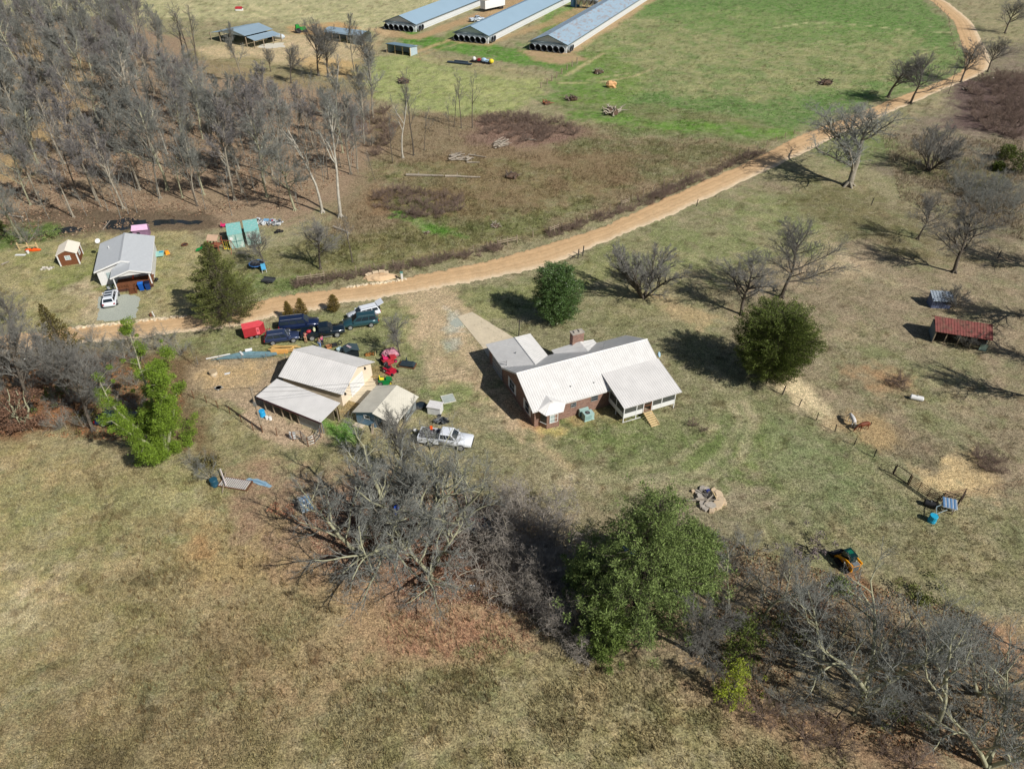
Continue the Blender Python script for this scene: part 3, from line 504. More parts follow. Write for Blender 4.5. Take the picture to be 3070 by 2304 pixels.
# ================================================================ BRICK HOUSE
def brick_house():
    h = thing("brick_house", "long red brick house with white ribbed metal roof, hexagonal bay and raised screened porch", "house", (2.51, 62.99, 0), .4076)
    L, D, he, hr = 18.03, 9.52, 2.72, 5.08; sl = (hr - he) / (D / 2); e = .09
    m = MB(); gable(m, .32, 17.7, .4, 9.1, 0, he + .4 * sl - .1, hr - .1); m.b2(.32, 6.1, 9.1, 14.6, 0, 2.7); m.b2(7.5, 13.3, 9.1, 10.1, 0, 2.7)
    m.prism([(.95, .41), (1.5, -.52), (3.1, -.62), (3.12, .41)], 0, 2.32)
    wall = m.obj("wall", BRICK, h)
    pk = MB(); pk.b2(.31, .315, 9.11, 14.5, 0, .02); 
    r = MB(); ov = .12
    r.roof((-ov, 0, he), (L, 0, he), (L, D / 2, hr), (-ov, D / 2, hr)); r.roof((L, D, he), (-ov, D, he), (-ov, D / 2, hr), (L, D / 2, hr))
    r.tube([(-ov, D / 2, hr + .03), (L, D / 2, hr + .03)], .07, 5)
    # garage wing, hipped far end
    wz = 4.27; a, b, c = (-.05, 6.3), (6.4, 6.3), (3.18, 12.9)
    zr = lambda y: hr - (y - D / 2) * sl
    r.roof((-.05, 15, he), (-.05, 9.3, he), (3.18, 6.0, wz), (3.18, 12.9, wz)); r.roof((6.4, 9.3, he), (6.4, 15, he), (3.18, 12.9, wz), (3.18, 6.0, wz)); r.slab([(-.05, 15, he), (3.18, 12.9, wz), (6.4, 15, he)], (0, 0, -.06))
    r.tube([(3.18, 6.4, wz + .02), (3.18, 12.9, wz + .02)], .06, 5)
    # middle wing behind the chimney
    r.roof((7.3, 10.4, he), (7.3, 9.3, he), (10.4, 6.2, 4.36), (10.4, 8.6, 4.36), pitch=.33); r.roof((13.5, 9.3, he), (13.5, 10.4, he), (10.4, 8.6, 4.36), (10.4, 6.2, 4.36), pitch=.33); r.slab([(7.3, 10.4, he), (10.4, 8.6, 4.36), (13.5, 10.4, he)], (0, 0, -.06))
    # valley-side returns of both wings where they run under the main back slope
    r.slab([(-.05, 9.3, he), (3.18, 6.0, wz), (6.4, 9.3, he), (3.18, 7.4, 3.6)], (0, 0, -.03))
    ro = r.obj("roof", WROOF, h)
    # bay roof
    br = MB(); ap = Vector((2.35, .35, 3.42)); bk = Vector((2.3, 1.5, 3.45)); P = [Vector(q) for q in ((.55, -.02, 2.74), (1.2, -.82, 2.36), (3.45, -.9, 2.36), (4.15, -.02, 2.74))]
    for i in range(3): br.roof(P[i], P[i + 1], ap, ap, pitch=.28, rib=.025, th=.03)
    br.slab([P[0], ap, bk], (0, 0, -.04)); br.slab([P[3], ap, bk], (0, 0, -.04)); br.slab([P[0], P[1], P[2], P[3]], (0, 0, -.06)); br.obj("bay_roof", WROOF, h)
    # chimney
    c = MB(); c.b2(9.5, 11.1, 8.8, 9.6, 0, 5.45); c = c.obj("chimney", BRICK, h); k = MB(); k.b2(9.42, 11.18, 8.72, 9.68, 5.45, 5.55); k.b2(9.8, 10.1, 9.0, 9.4, 5.55, 5.7); k.b2(10.5, 10.8, 9.0, 9.4, 5.55, 5.7); k.obj("chimney_cap", STONE, c)
    # windows
    window(h, 5.15, 5.75, 1.45, 2.0, .4, frame=STEEL); window(h, 7.9, 8.7, 1.5, 2.15, .4, frame=STEEL)
    window(h, 1.9, 2.85, .85, 1.95, -.56, glass=PALEGLASS, bars=2)
    window(h, 6.3, 7.7, .75, 2.15, .32, axis='y', shutters=WHITE, glass=GLASS, bars=1); window(h, 1.9, 3.0, .75, 2.15, .32, axis='y', shutters=WHITE)
    g = MB(); g.slab([(1.02, .22, .8), (1.44, -.45, .8), (1.44, -.45, 1.95), (1.02, .22, 1.95)], (-.04, -.03, 0)); g = g.obj("window", GLASS, h, label="angled side window of the bay")
    f = MB(); f.slab([(1.0, .24, .72), (1.46, -.48, .72), (1.46, -.48, .8), (1.0, .24, .8)], (-.07, -.05, 0)); f.obj("sill", WHITE, g)
    g = MB(); g.b2(.27, .31, 10.2, 13.4, 0, 2.15); g = g.obj("garage_door", mat("garage_door_grey", (.33, .34, .35), .6), h); f = MB()
    for z in (.55, 1.08, 1.6): f.b2(.25, .268, 10.22, 13.38, z, z + .03)
    f.obj("panel_seam", DARK, g)
    # porch
    x0, x1, y0, fz = 10.37, 17.5, -3.12, .78
    fl = MB(); fl.b2(x0, x1, y0, .38, fz - .16, fz); fl.obj("porch_floor", WOOD, h)
    po = [(x0, y0), (12.1, y0), (13.05, y0), (14.25, y0), (15.6, y0), (x1, y0), (x0, -1.4), (x0, .3), (x1, -1.4), (x1, .3)]
    for x, y in po:
        q = MB(); q.b2(x - .05, x + .05, y - .05, y + .05, 0 if (x, y) in ((x0, y0), (x1, y0), (12.1, y0), (14.25, y0), (x0, -1.4), (x1, -1.4)) else fz, 2.56 + (y + 3.1) * .22); q.obj("post", WHITE if y == y0 or x == x0 else WOOD, h)
    for a, b_ in ((x0, 13.0), (14.3, x1)):
        q = MB(); q.b2(a + .06, b_ - .06, y0 - .03, y0 + .03, fz - .1, fz + .55); q.obj("knee_wall", WHITE, h)
    for x in (x0, x1): q = MB(); q.b2(x - .03, x + .03, y0 + .06, .24, fz - .1, fz + .55); q.obj("knee_wall", WHITE, h)
    sm = bpy.data.materials.new("porch_screen"); sm.use_nodes = True; t = sm.node_tree; t.nodes["Principled BSDF"].inputs["Base Color"].default_value = (.10, .11, .10, 1); t.nodes["Principled BSDF"].inputs["Roughness"].default_value = .8
    t.nodes["Principled BSDF"].inputs["Alpha"].default_value = .55
    for a, b_ in ((x0, 12.1), (12.1, 13.05), (14.25, 15.6), (15.6, x1)): q = MB(); q.b2(a + .06, b_ - .06, y0 - .004, y0 + .004, fz + .56, 2.5); q.obj("screen_panel", sm, h)
    for x in (x0, x1): q = MB(); q.b2(x - .004, x + .004, y0 + .06, .24, fz + .56, 2.55); q.obj("screen_panel", sm, h)
    d = MB(); d.b2(13.1, 14.2, y0 - .02, y0 + .02, fz, fz + 1.75); d = MB()
    for z in (fz + .03, fz + .8, fz + 1.66): d.b2(13.12, 14.18, y0 - .02, y0 + .02, z, z + .09)
    for x in (13.12, 14.1): d.b2(x, x + .08, y0 - .021, y0 + .021, fz, fz + 1.75)
    d.obj("screen_door", BROWNWOOD, h)
    q = MB(); q.b2(x0, x1, y0 - .06, y0 + .06, 2.45, 2.56); q.b2(x0 - .03, x0 + .03, y0, .4, 2.45, 2.56); q.b2(x0 + .1, 13, y0 - .03, y0 + .03, .0, .07); q.obj("beam", WHITE, h)
    pr = MB(); pr.roof((10.05, -3.55, 2.58), (18.1, -3.55, 2.58), (18.1, 2.05, 3.85), (10.05, 2.05, 3.85)); pr.slab([(10.2, .0, 2.85), (10.2, 2.0, 3.75), (10.2, -.3, 3.1)], (.05, 0, 0)); pr.obj("porch_roof", GROOF, h)
    st = MB()
    for i in range(7):
        z = fz - .1 - i * .11; y = y0 - .12 - i * .28; st.b2(13.1, 14.25, y - .24, y, z - .04, z)
    for x in (13.14, 14.2): st.slab([(x, y0, fz - .2), (x, y0 - 2.0, -.02), (x, y0 - 2.0, .1), (x, y0, fz - .05)], (.05, 0, 0))
    st.obj("stairs", PALEWOOD, h)
    # dish
    dm = MB(); dm.tube([(17.9, 3.1, 3.2), (18.45, 3.0, 3.35), (18.5, 2.95, 3.75)], .03, 5); dd = dm.obj("satellite_dish", STEEL, h); q = MB()
    q.tube([(18.55, 2.9, 3.75), (18.61, 2.82, 3.78), (18.7, 2.72, 3.84)], [.05, .3, .36], 14); q.obj("dish", mat("pale_blue_grey", sr(160,190,206), .5), dd)
    q = MB(); q.tube([(18.58, 2.9, 3.5), (19.15, 2.5, 3.62), (19.22, 2.45, 3.7)], .03, 5); q.obj("feed_arm", PALEWOOD, dd)
    # eave gutter / fascia, vent pipes
    for x, y, z in ((5.6, 1.6, 3.4), (8.6, 1.3, 3.25), (12.4, 5.9, 4.5), (2.2, 10.2, 3.7)): v = MB(); v.tube([(x, y, z), (x, y, z + (.8 if y == 5.9 else .32))], .055, 6); v.obj("vent_pipe", STEEL, h)
    mm = MB(); mm.tube([(.55, 9.3, 2.7), (.55, 9.3, 3.7)], .035, 6); mm.obj("service_mast", STEEL, h)
    fa = MB(); fa.b2(-ov + .02, L - .02, .02, .06, he - .17, he - .05); fa.b2(.0, .04, 9.7, 14.9, he - .17, he - .05); fa.slab([(-ov + .01, .02, he - .2), (-ov + .01, D / 2, hr - .2), (-ov + .01, D / 2, hr - .06), (-ov + .01, .02, he - .06)], (.03, 0, 0)); fa.slab([(-ov + .01, D - .02, he - .2), (-ov + .01, D / 2, hr - .2), (-ov + .01, D / 2, hr - .06), (-ov + .01, D - .02, he - .06)], (.03, 0, 0))
    fa.obj("fascia", WHITE, h)
    q = MB(); q.prism([(5.5, -.95), (7.9, -.95), (7.9, .1), (5.5, .1)], 0, .03); 
    return h
HB = brick_house()
def hb(x, y, z=0):
    c, s = math.cos(.4076), math.sin(.4076); return Vector((2.51 + c * x - s * y, 62.99 + s * x + c * y, z))
def ac_unit(name, p, sx, sy, sz, rz, label, fan=True):
    t = thing(name, label, "air conditioner", p, rz, "cooling units behind the brick house"); m = MB(); m.b2(-sx / 2, sx / 2, -sy / 2, sy / 2, .06, sz); m.b2(-sx / 2 - .05, sx / 2 + .05, -sy / 2 - .05, sy / 2 + .05, 0, .06)
    m.obj("casing", mat("pale_teal_metal", sr(166,196,190), .5, .1, var=.08), t)
    g = MB()
    for i in range(9): z = .16 + i * (sz - .3) / 9; g.b2(-sx / 2 + .06, sx / 2 - .35, -sy / 2 - .012, -sy / 2 - .002, z, z + .03)
    g.obj("louvre", mat("teal_shadow_slot", sr(110,138,134), .6), t)
    if fan:
        q = MB(); q.tube([(-.1, 0, sz), (-.1, 0, sz + .03)], .3, 16); q = q.obj("fan", BLACKMETAL, t); k = MB(); k.tube([(-.1, 0, sz + .031), (-.1, 0, sz + .05)], .1, 10)
        for i in range(4): a = i * math.pi / 2; k.box((-.1 + .17 * math.cos(a), .17 * math.sin(a), sz + .04), (.22, .05, .012), rz=a)
        k.obj("blade", STEEL, q)
ac_unit("air_conditioner", hb(6.9, -.75), 1.25, .85, .95, .41, "pale teal cooling unit with a round top fan standing free of the brick wall")
ac_unit("air_conditioner", hb(6.75, .1), 1.2, .3, .95, .41, "narrow teal cabinet pressed against the brick wall behind the fan unit", False)
# ================================================================ WORKSHOP
def workshop():
    h = thing("workshop", "cream workshop with broad white metal roof, big white door and maroon edged lean-to", "workshop", (-29.21, 70.53, 0), -.3976)
    L, D, he, hr = 9.5, 7.39, 2.15, 3.9; sl = (hr - he) / (D / 2)
    m = MB(); gable(m, .35, L - .5, .3, D - .3, 0, he + .3 * sl - .09, hr - .09); m.obj("wall", CREAM, h)
    r = MB(); r.roof((0, 0, he), (L, 0, he), (L, D / 2, hr), (0, D / 2, hr), rib=.02); r.roof((L, D, he), (0, D, he), (0, D / 2, hr), (L, D / 2, hr), rib=.02); r.tube([(0, D / 2, hr + .02), (L, D / 2, hr + .02)], .07, 5); r.obj("roof", GROOF, h)
    d = MB(); d.b2(L - .5, L - .44, 2.2, 5.1, 0, 2.1); d = d.obj("garage_door", WHITE, h); s = MB()
    for z in (.52, 1.04, 1.56): s.b2(L - .44, L - .43, 2.22, 5.08, z, z + .02)
    s.obj("panel_seam", STEEL, d)
    for y, z in ((1.75, 2.35), (.95, 1.5), (5.6, 2.2)): q = MB(); q.box((L - .38, y, z), (.22, .16, .26)); q.tube([(L - .44, y, z + .2), (L - .3, y, z + .18)], .05, 6); q.obj("wall_lamp", BLACKMETAL, h)
    a = MB(); a.b2(L - .5, L + 1.3, 1.5, 6.6, 0, .04); a.obj("apron", M_conc, h)
    # lean-to, in local coordinates of the workshop
    c, s_ = math.cos(.3976), math.sin(.3976)
    def lc(x, y, z): dx, dy = x + 29.21, y - 70.53; return Vector((c * dx - s_ * dy, s_ * dx + c * dy, z))
    A, B, C, Dd = lc(-31.0, 66.85, 1.95), lc(-22.15, 62.05, 1.95), lc(-20.35, 64.95, 2.5), lc(-29.1, 69.65, 2.5)
    r = MB(); r.roof(A, B, C, Dd, pitch=.3, rib=.012, th=.05); r.obj("lean_to_roof", GROOF, h)
    ex, ey = (B - A).normalized(), (Dd - A).normalized(); ey.z = 0
    f = MB(); f.slab([A + Vector((0, 0, -.3)), B + Vector((0, 0, -.3)), B + Vector((0, 0, -.03)), A + Vector((0, 0, -.03))], ey * .05); f.obj("fascia_beam", MAROON, h)
    q = MB(); P0 = A + ex * 1.0 + ey * .35; 
    inn = A + ex * .9 + ey * .5; inn2 = A + ex * 5.9 + ey * .5
    q.slab([(*inn[:2], 1.0), (*inn2[:2], 1.0), (*inn2[:2], 1.7), (*inn[:2], 1.7)], ey * .04); q.obj("plank_wall", mat("faded_pink_boards", sr(178,128,112), .85, var=.2, kind='plank', k=.6), h)
    for t in (.9, 2.3, 3.7, 5.0, 6.2, 9.8):
        p = A + ex * t + ey * .2; q = MB(); q.box((p.x, p.y, .92), (.12, .12, 1.84)); q.obj("post", WOOD, h)
    p, p2 = A + ex * 6.3 + ey * .25, A + ex * 10.0 + ey * .25; q = MB(); q.slab([(*p[:2], 0), (*p2[:2], 0), (*p2[:2], 1.6), (*p[:2], 1.6)], ey * .04); q.obj("sheet_metal_wall", CORR, h)
    for o in (.2, 2.9):
        p = B - ex * .3 + ey * o; q = MB(); q.box((p.x, p.y, 1.0), (.12, .12, 2.0)); q.obj("post", WOOD, h)
    q = MB(); p = A + ex * .9 + ey * 2.6; p2 = B - ex * .6 + ey * 2.6; q.slab([(*p[:2], 0), (*p2[:2], 0), (*p2[:2], 1.9), (*p[:2], 1.9)], ey * .05); q.obj("back_wall", WOOD, h)
    q = MB(); q.slab([lc(-21.3, 66.2, 0), lc(-20.6, 64.6, 0), lc(-20.6, 64.6, 2.0), lc(-21.3, 66.2, 2.0)], (.05, 0, 0)); q.obj("end_boards", PALEWOOD, h)
workshop()
# ================================================================ BLUE SHED
def blue_shed():
    h = thing("shed", "small shed with tan ribbed roof, blue siding on one half and an open cluttered bay", "shed", (-18.78, 64.15, 0), -.388)
    L, D, he, hr = 5.49, 5.74, 1.75, 2.66; sl = (hr - he) / (D / 2)
    m = MB(); m.add([(.2, .2, 0), (2.75, .2, 0), (2.75, .2, hr - .15), (.2, .2, he), (.2, 5.2, 0), (2.75, 5.2, 0), (2.75, 5.2, hr - .15), (.2, 5.2, he)], [(0, 1, 2, 3), (5, 4, 7, 6), (1, 5, 6, 2), (4, 0, 3, 7), (3, 2, 6, 7), (0, 4, 5, 1)]); m.obj("wall", BLUESIDE, h)
    b = MB(); b.b2(2.8, 5.5, 5.1, 5.16, 0, 1.8); b.b2(5.48, 5.54, 2.6, 5.1, 0, 1.75); b.obj("bay_wall", CORR, h)
    r = MB(); r.roof((-.1, L, he), (-.1, -.05, he), (D / 2, -.05, hr), (D / 2, L, hr), pitch=.28); r.roof((D + .1, -.25, he), (D + .1, L, he), (D / 2, L, hr), (D / 2, -.25, hr), pitch=.28); r.obj("roof", TANROOF, h)
    for x, y in ((5.5, .1), (5.5, 2.4), (4.2, .1)): q = MB(); q.box((x, y, .85), (.1, .1, 1.7)); q.obj("post", STEEL, h)
    window(h, 1.35, 2.05, 1.15, 1.55, .2, frame=WHITE)
    s = MB(); s.b2(.0, 1.3, -.55, .1, 0, .08); s.obj('step_slab', M_conc, h); s = MB(); s.slab([(2.3, .05, .6), (2.75, -.9, 0), (3.0, -.8, 0), (2.6, .1, .8)], (.03, .03, 0)); s.obj('ramp', WOOD, h)
    t = MB(); t.slab([(-.08, -.07, he - .12), (D / 2, -.07, hr - .12), (D / 2, -.07, hr - .02), (-.08, -.07, he - .02)], (0, .04, 0)); t.obj("trim", NAVYTRIM, h)
blue_shed()
# ================================================================ WHITE COTTAGE
def cottage():
    h = thing("cottage", "white cottage with pale grey ribbed roof and a cluttered brown front porch", "house", (-64.09, 96.27, 0), .34)
    L, D, pf, he, hr = 10.16, 8.29, 2.9, 2.56, 3.8; sl = (hr - he) / (D / 2)
    m = MB(); gable(m, .3, D - .3, .35, L - .3, 0, he + .3 * sl - .09, hr - .1, 'y'); m.obj("wall", WHITESIDE, h)
    r = MB(); r.roof((0, L, he), (0, 0, he), (D / 2, 0, hr), (D / 2, L, hr), pitch=.4, rib=.025); r.roof((D, 0, he), (D, L, he), (D / 2, L, hr), (D / 2, 0, hr), pitch=.4, rib=.025)
    r.slab([(D / 2 - .28, 0, hr - .02), (D / 2, 0, hr + .07), (D / 2, L, hr + .07), (D / 2 - .28, L, hr - .02)], (0, 0, .02))
    px, pz = 5.4, he + (D - 5.4) * sl
    r.roof((2.5, 0, he), (2.5, -pf, he), (px, -pf, pz), (px, 0, pz), pitch=.4, rib=.025); r.roof((D, -pf, he), (D, 0, he), (px, 0, pz), (px, -pf, pz), pitch=.4, rib=.025)
    r.slab([(2.5, -.02, he + .01), (px, -.02, pz + .01), (4.2, -.02, hr - .05)], (0, .03, 0)); r.obj("roof", GREYROOF, h)
    t = MB()
    for a, b in (((0, -.02, he), (D / 2, -.02, hr)), ((D / 2, -.02, hr), (px, -.02, pz)), ((2.5, -pf - .02, he), (px, -pf - .02, pz)), ((px, -pf - .02, pz), (D, -pf - .02, he))):
        a, b = Vector(a), Vector(b); t.slab([a + Vector((0, 0, -.2)), b + Vector((0, 0, -.2)), b + Vector((0, 0, .05)), a + Vector((0, 0, .05))], (0, -.05, 0))
    t.b2(D - .02, D + .04, -pf, L, he - .16, he - .03); t.obj("fascia", WHITE, h)
    g = MB(); g.add([(2.8, -pf + .15, he - .05), (D - .3, -pf + .15, he - .05), (px, -pf + .15, pz - .12), (2.8, -pf + .2, he - .05), (D - .3, -pf + .2, he - .05), (px, -pf + .2, pz - .12)], [(0, 1, 2), (5, 4, 3), (0, 3, 4, 1), (1, 4, 5, 2), (2, 5, 3, 0)]); g.obj("porch_gable", WHITESIDE, h)
    q = MB(); q.b2(.3, 1.15, .25, .35, 0, 2.5); q.obj("corner_board", WHITE, h)
    q = MB(); q.b2(1.5, 2.3, .27, .345, .9, 2.0); q.obj("window", PALEGLASS, h)
    f = MB(); f.b2(2.8, 8.0, -pf + .1, .34, .45, .6); f.obj("porch_deck", BROWNWOOD, h)
    for x in (2.9, 7.9): q = MB(); q.b2(x - .08, x + .08, -pf + .12, -pf + .28, 0, he - .05); q.obj("porch_post", WHITE, h)
    q = MB()
    for a, b in ((3.0, 4.6), (5.7, 7.8)):
        for z in (.75, .95, 1.15): q.b2(a, b, -pf + .17, -pf + .22, z, z + .08)
        for i in range(5): x = a + (b - a) * i / 4; q.b2(x - .04, x + .04, -pf + .15, -pf + .24, .2, 1.28)
        q.b2(a, b, -pf + .12, -pf + .27, 1.25, 1.31)
    q.b2(7.88, 7.96, -pf + .3, .3, 1.2, 1.3); q.obj("railing", BROWNWOOD, h)
    q = MB(); q.b2(2.8, 8, -pf + .1, -pf + .14, 0, .44); q.obj("porch_skirt", mat("dark_brown_boards", sr(78,52,44), .85), h)
    st = MB()
    for i in range(4): z = .48 - i * .13; y = -pf - .05 - i * .28; st.b2(4.7, 5.6, y - .26, y + .04, z - .05, z)
    for x in (4.62, 5.62): st.slab([(x, -pf + .1, .5), (x, -pf - 1.15, 0), (x, -pf - 1.15, .12), (x, -pf + .1, .65)], (.06, 0, 0)); st.tube([(x, -pf, .6), (x, -pf, 1.3), (x, -pf - 1.15, .85), (x, -pf - 1.15, 0)], .035, 5)
    st.obj("stairs", BROWNWOOD, h)
    d = MB(); d.b2(4.8, 5.6, .27, .345, .6, 2.4); d.obj("front_door", WHITE, h); window(h, 6.1, 7.3, 1.1, 2.1, .35, glass=GLASS)
    v = MB(); v.tube([(1.8, 6.6, 3.0), (1.8, 6.6, 3.5)], .08, 7); v.obj("vent_pipe", WHITE, h)
    c = MB(); c.tube([(.1, L - .1, 2.5), (-.15, L, 3.0)], .03, 5); c = c.obj("satellite_dish", STEEL, h); k = MB(); k.tube([(-.15, L, 3.0), (-.16, L - .06, 3.05), (-.18, L - .14, 3.14)], [.05, .34, .42], 14); k.obj("dish", WHITE, c)
cottage()
def ct(x, y, z=0):
    c, s = math.cos(.34), math.sin(.34); return Vector((-64.09 + c * x - s * y, 96.27 + s * x + c * y, z))
# ================================================================ PLAYHOUSE SHED
def playshed():
    h = thing("garden_shed", "little brown timber garden shed with white roof and white corner trim", "shed", (-73.35, 102.9, 0), .32)
    m = MB(); gable(m, 0, 2.8, 0, 3.6, 0, 1.95, 2.6, 'y'); m.obj("wall", BROWNWOOD, h)
    r = MB(); r.roof((-.2, 3.8, 1.95), (-.2, -.2, 1.95), (1.4, -.2, 2.72), (1.4, 3.8, 2.72), pitch=.4, rib=.015); r.roof((3.0, -.2, 1.95), (3.0, 3.8, 1.95), (1.4, 3.8, 2.72), (1.4, -.2, 2.72), pitch=.4, rib=.015); r.obj("roof", mat("off_white_shingle", sr(226,216,200), .8, var=.06), h)
    t = MB()
    for x, y in ((0, 0), (2.8, 0), (2.8, 3.6)): t.b2(x - .09, x + .09, y - .09, y + .09, 0, 2.0)
    t.slab([(-.1, -.06, 1.9), (1.4, -.06, 2.5), (2.9, -.06, 1.9), (2.9, -.06, 2.02), (1.4, -.06, 2.64), (-.1, -.06, 2.02)], (0, .05, 0)); t.obj("trim", WHITE, h)
    window(h, 1.05, 1.75, 1.0, 1.6, 0, bars=1, glass=PALEGLASS); window(h, 1.5, 2.3, .9, 1.7, 2.8, axis='y', out=1, glass=PALEGLASS)
playshed()
# ================================================================ OLD BARNS ON THE RIGHT
def red_barn():
    h = thing("barn", "low barn with rusted red metal roof and open dark front beside rubble", "barn", (57.95, 81.0, 0), -.313)
    L, D = 7.05, 3.4; m = MB(); m.b2(.15, .25, .2, D, 0, 1.85); m.b2(.15, L - .2, D - .1, D, 0, 1.9); m.b2(L - .3, L - .2, .9, D, 0, 1.8); m.obj("wall", mat("grey_tin_siding", sr(120,130,134), .7, kind='plank', k=.2), h)
    r = MB(); r.roof((0, 0, 1.9), (L, 0, 1.9), (L, D * .7, 2.95), (-.15, D * .7, 2.95), pitch=.35); r.roof((L, D + .2, 2.2), (-.15, D + .2, 2.2), (-.15, D * .7, 2.95), (L, D * .7, 2.95), pitch=.35); r.obj("roof", RUSTROOF, h)
    for x in (.2, 1.6, 3.2, 4.8, L - .25): q = MB(); q.box((x, .25, .93), (.12, .12, 1.86)); q.obj("post", WOOD, h)
    q = MB(); q.b2(L - 1.1, L - .2, .1, .16, 0, 1.0); q.obj("sheet_panel", mat("pale_green_tin", sr(150,172,158), .7), h)
red_barn()
def grey_shed():
    p = G(2790, 924); h = thing("tin_shed", "collapsing little shed with striped grey tin sheets behind the red roofed barn", "shed", p, -.1)
    m = MB(); m.b2(0, .06, 0, 1.8, 0, 1.5); m.b2(0, 2.9, 1.75, 1.8, 0, 1.7); m.b2(.2, 2.7, .1, .16, 0, .9); m.obj("wall", mat("blue_grey_tin", sr(110,120,150), .6, kind='plank', k=.3, col2=sr(60,66,80)), h)
    r = MB(); r.roof((-.1, -.1, 1.3), (3.0, -.1, 1.25), (3.0, 1.9, 1.95), (-.1, 1.9, 2.0), pitch=.42, rib=.05); r.obj("roof", mat("streaked_tin", sr(150,160,170), .6, kind='plank', k=.42, col2=sr(70,76,84), var=.2), h)
grey_shed()
# ================================================================ CHICKEN HOUSES
def chicken(p, Ln, roofm, label, side_fans=True):
    h = thing("chicken_house", label, "poultry house", p, R(-23.7), "long poultry houses")
    W_, he, hr = 12.4, 2.5, 4.9; m = MB(); gable(m, 0, W_, 0, Ln, 0, he, hr - .25, 'y'); m.obj("wall", mat("white_poultry_wall", (.6, .62, .62), .6, kind='lap', k=1.2, col2=(.5, .52, .52)), h)
    r = MB(); ov = .5
    for s in (0, 1):
        a, b = ((-ov, Ln, he - .1), (-ov, -ov, he - .1)) if s == 0 else ((W_ + ov, -ov, he - .1), (W_ + ov, Ln, he - .1))
        c, d = ((W_ / 2, -ov, hr), (W_ / 2, Ln, hr)) if s == 0 else ((W_ / 2, Ln, hr), (W_ / 2, -ov, hr)); r.roof(a, b, c, d, pitch=1.0, rib=.03)
    r.obj("roof", roofm, h)
    t = MB(); t.slab([(-ov, -ov, he - .25), (W_ / 2, -ov, hr - .2), (W_ + ov, -ov, he - .25), (W_ + ov, -ov, he + .05), (W_ / 2, -ov, hr + .08), (-ov, -ov, he + .05)], (0, -.06, 0)); t.b2(-.1, W_ + .1, -.35, -.02, he - .15, he + .1); t.b2(W_ + .46, W_ + .52, -ov, Ln, he - .2, he - .02); t.obj("trim", NAVYTRIM, h)
    for i in range(6):
        x = 1.1 + i * 2.02; q = MB(); n = 16
        q.tube([(x, -.02, 1.15), (x, -1.2, 1.1)], [.72, .98], n, caps=False); q = q.obj("fan_cone", mat("galvanised_fan_cone", (.50, .54, .56), .45, .4), h)
        k = MB(); k.tube([(x, -1.18, 1.1), (x, -1.0, 1.11), (x, -.06, 1.15)], [.955, .9, .66], n, caps=False); k.tube([(x, -.03, 1.15), (x, -.07, 1.15)], .66, n); k.obj("fan_inner_shade", DARK, q)  # shade inside the cone painted on its inner wall; end disc is the grille
    if side_fans:
        for i in range(2):
            y = 1.2 + i * 2.0; q = MB(); q.tube([(W_ + .02, y, 1.15), (W_ + 1.0, y, 1.1)], [.72, .95], 16, caps=False); q = q.obj("fan_cone", MATS["galvanised_fan_cone"], h)
            k = MB(); k.tube([(W_ + .98, y, 1.1), (W_ + .06, y, 1.15)], [.92, .66], 16, caps=False); k.obj("fan_inner_shade", DARK, q)  # side cone's inner wall coloured dark to stand for its shade
chicken((-45.0, 277.0, 0), 150, CHROOF, "long poultry house with clean pale blue metal roof farthest left, beside the white trailer")
chicken((-19.25, 259.9, 0), 150, CHROOF, "middle long poultry house with clean pale blue roof between the trailer and the feed bins")
chicken((5.9, 247.2, 0), 150, CHRUST, "nearest long poultry house with rust speckled pale blue roof beside the big green field")
def feed_bins():
    for i, (u, v) in enumerate(((1733, 24), (1750, 25), (1767, 26), (1783, 27))):
        p = G(u, v); h = thing("feed_bin", "shiny cone bottomed feed bin in the row between two poultry houses", "feed bin", p, 0, "feed bins between the poultry houses")
        m = MB(); m.tube([(0, 0, 1.2), (0, 0, 3.0), (0, 0, 5.2), (0, 0, 6.0)], [.35, 1.35, 1.35, .3], 14); m.obj("hopper", STEEL, h)
        for a in range(4): q = MB(); c, s = math.cos(a * math.pi / 2 + .8) * 1.25, math.sin(a * math.pi / 2 + .8) * 1.25; q.tube([(c, s, 0), (c, s, 3.2)], .07, 5); q.obj("leg", STEEL, h)
feed_bins()
p = G(1724, 20); t = thing("feed_tank", "squat blue square tank beside the feed bins", "tank", p, .4); m = MB(); m.b2(-1.4, 1.4, -1.2, 1.2, .1, 2.6); m.b2(-1.5, 1.5, -1.3, 1.3, 2.6, 2.75); m.obj("body", mat("blue_tank", sr(70,120,160), .5), t); m = MB(); m.tube([(0, 0, 2.75), (0, 0, 3.1)], .4, 10); m.obj("lid", STEEL, t)
def trailer():
    A = G(1455, 38); B = G(1514, 25); d = (B - A); rz = math.atan2(d.y, d.x) ; h = thing("semi_trailer", "white box semi trailer parked between two poultry houses", "trailer", A, rz)
    m = MB(); m.b2(0, 11.4, 0, 2.6, 1.1, 4.0); m.obj("box", WHITE, h); m = MB(); m.b2(0, 11.4, .3, 2.3, .85, 1.08); m.b2(3.4, 3.5, .4, .5, 0, .85); m.b2(3.4, 3.5, 2.1, 2.2, 0, .85); m.obj("chassis", BLACKMETAL, h)
    m = MB(); m.b2(-.01, 11.41, -.02, 2.62, 4.0, 4.06); m.obj("roof", mat("trailer_roof_tan", sr(176,168,150), .6), h)
    for x in (8.6, 9.9):
        for y in (.1, 2.5): q = MB(); q.tube([(x, y - .12, .5), (x, y + .12, .5)], .5, 14); q.obj("wheel", RUBBER, h)
trailer()
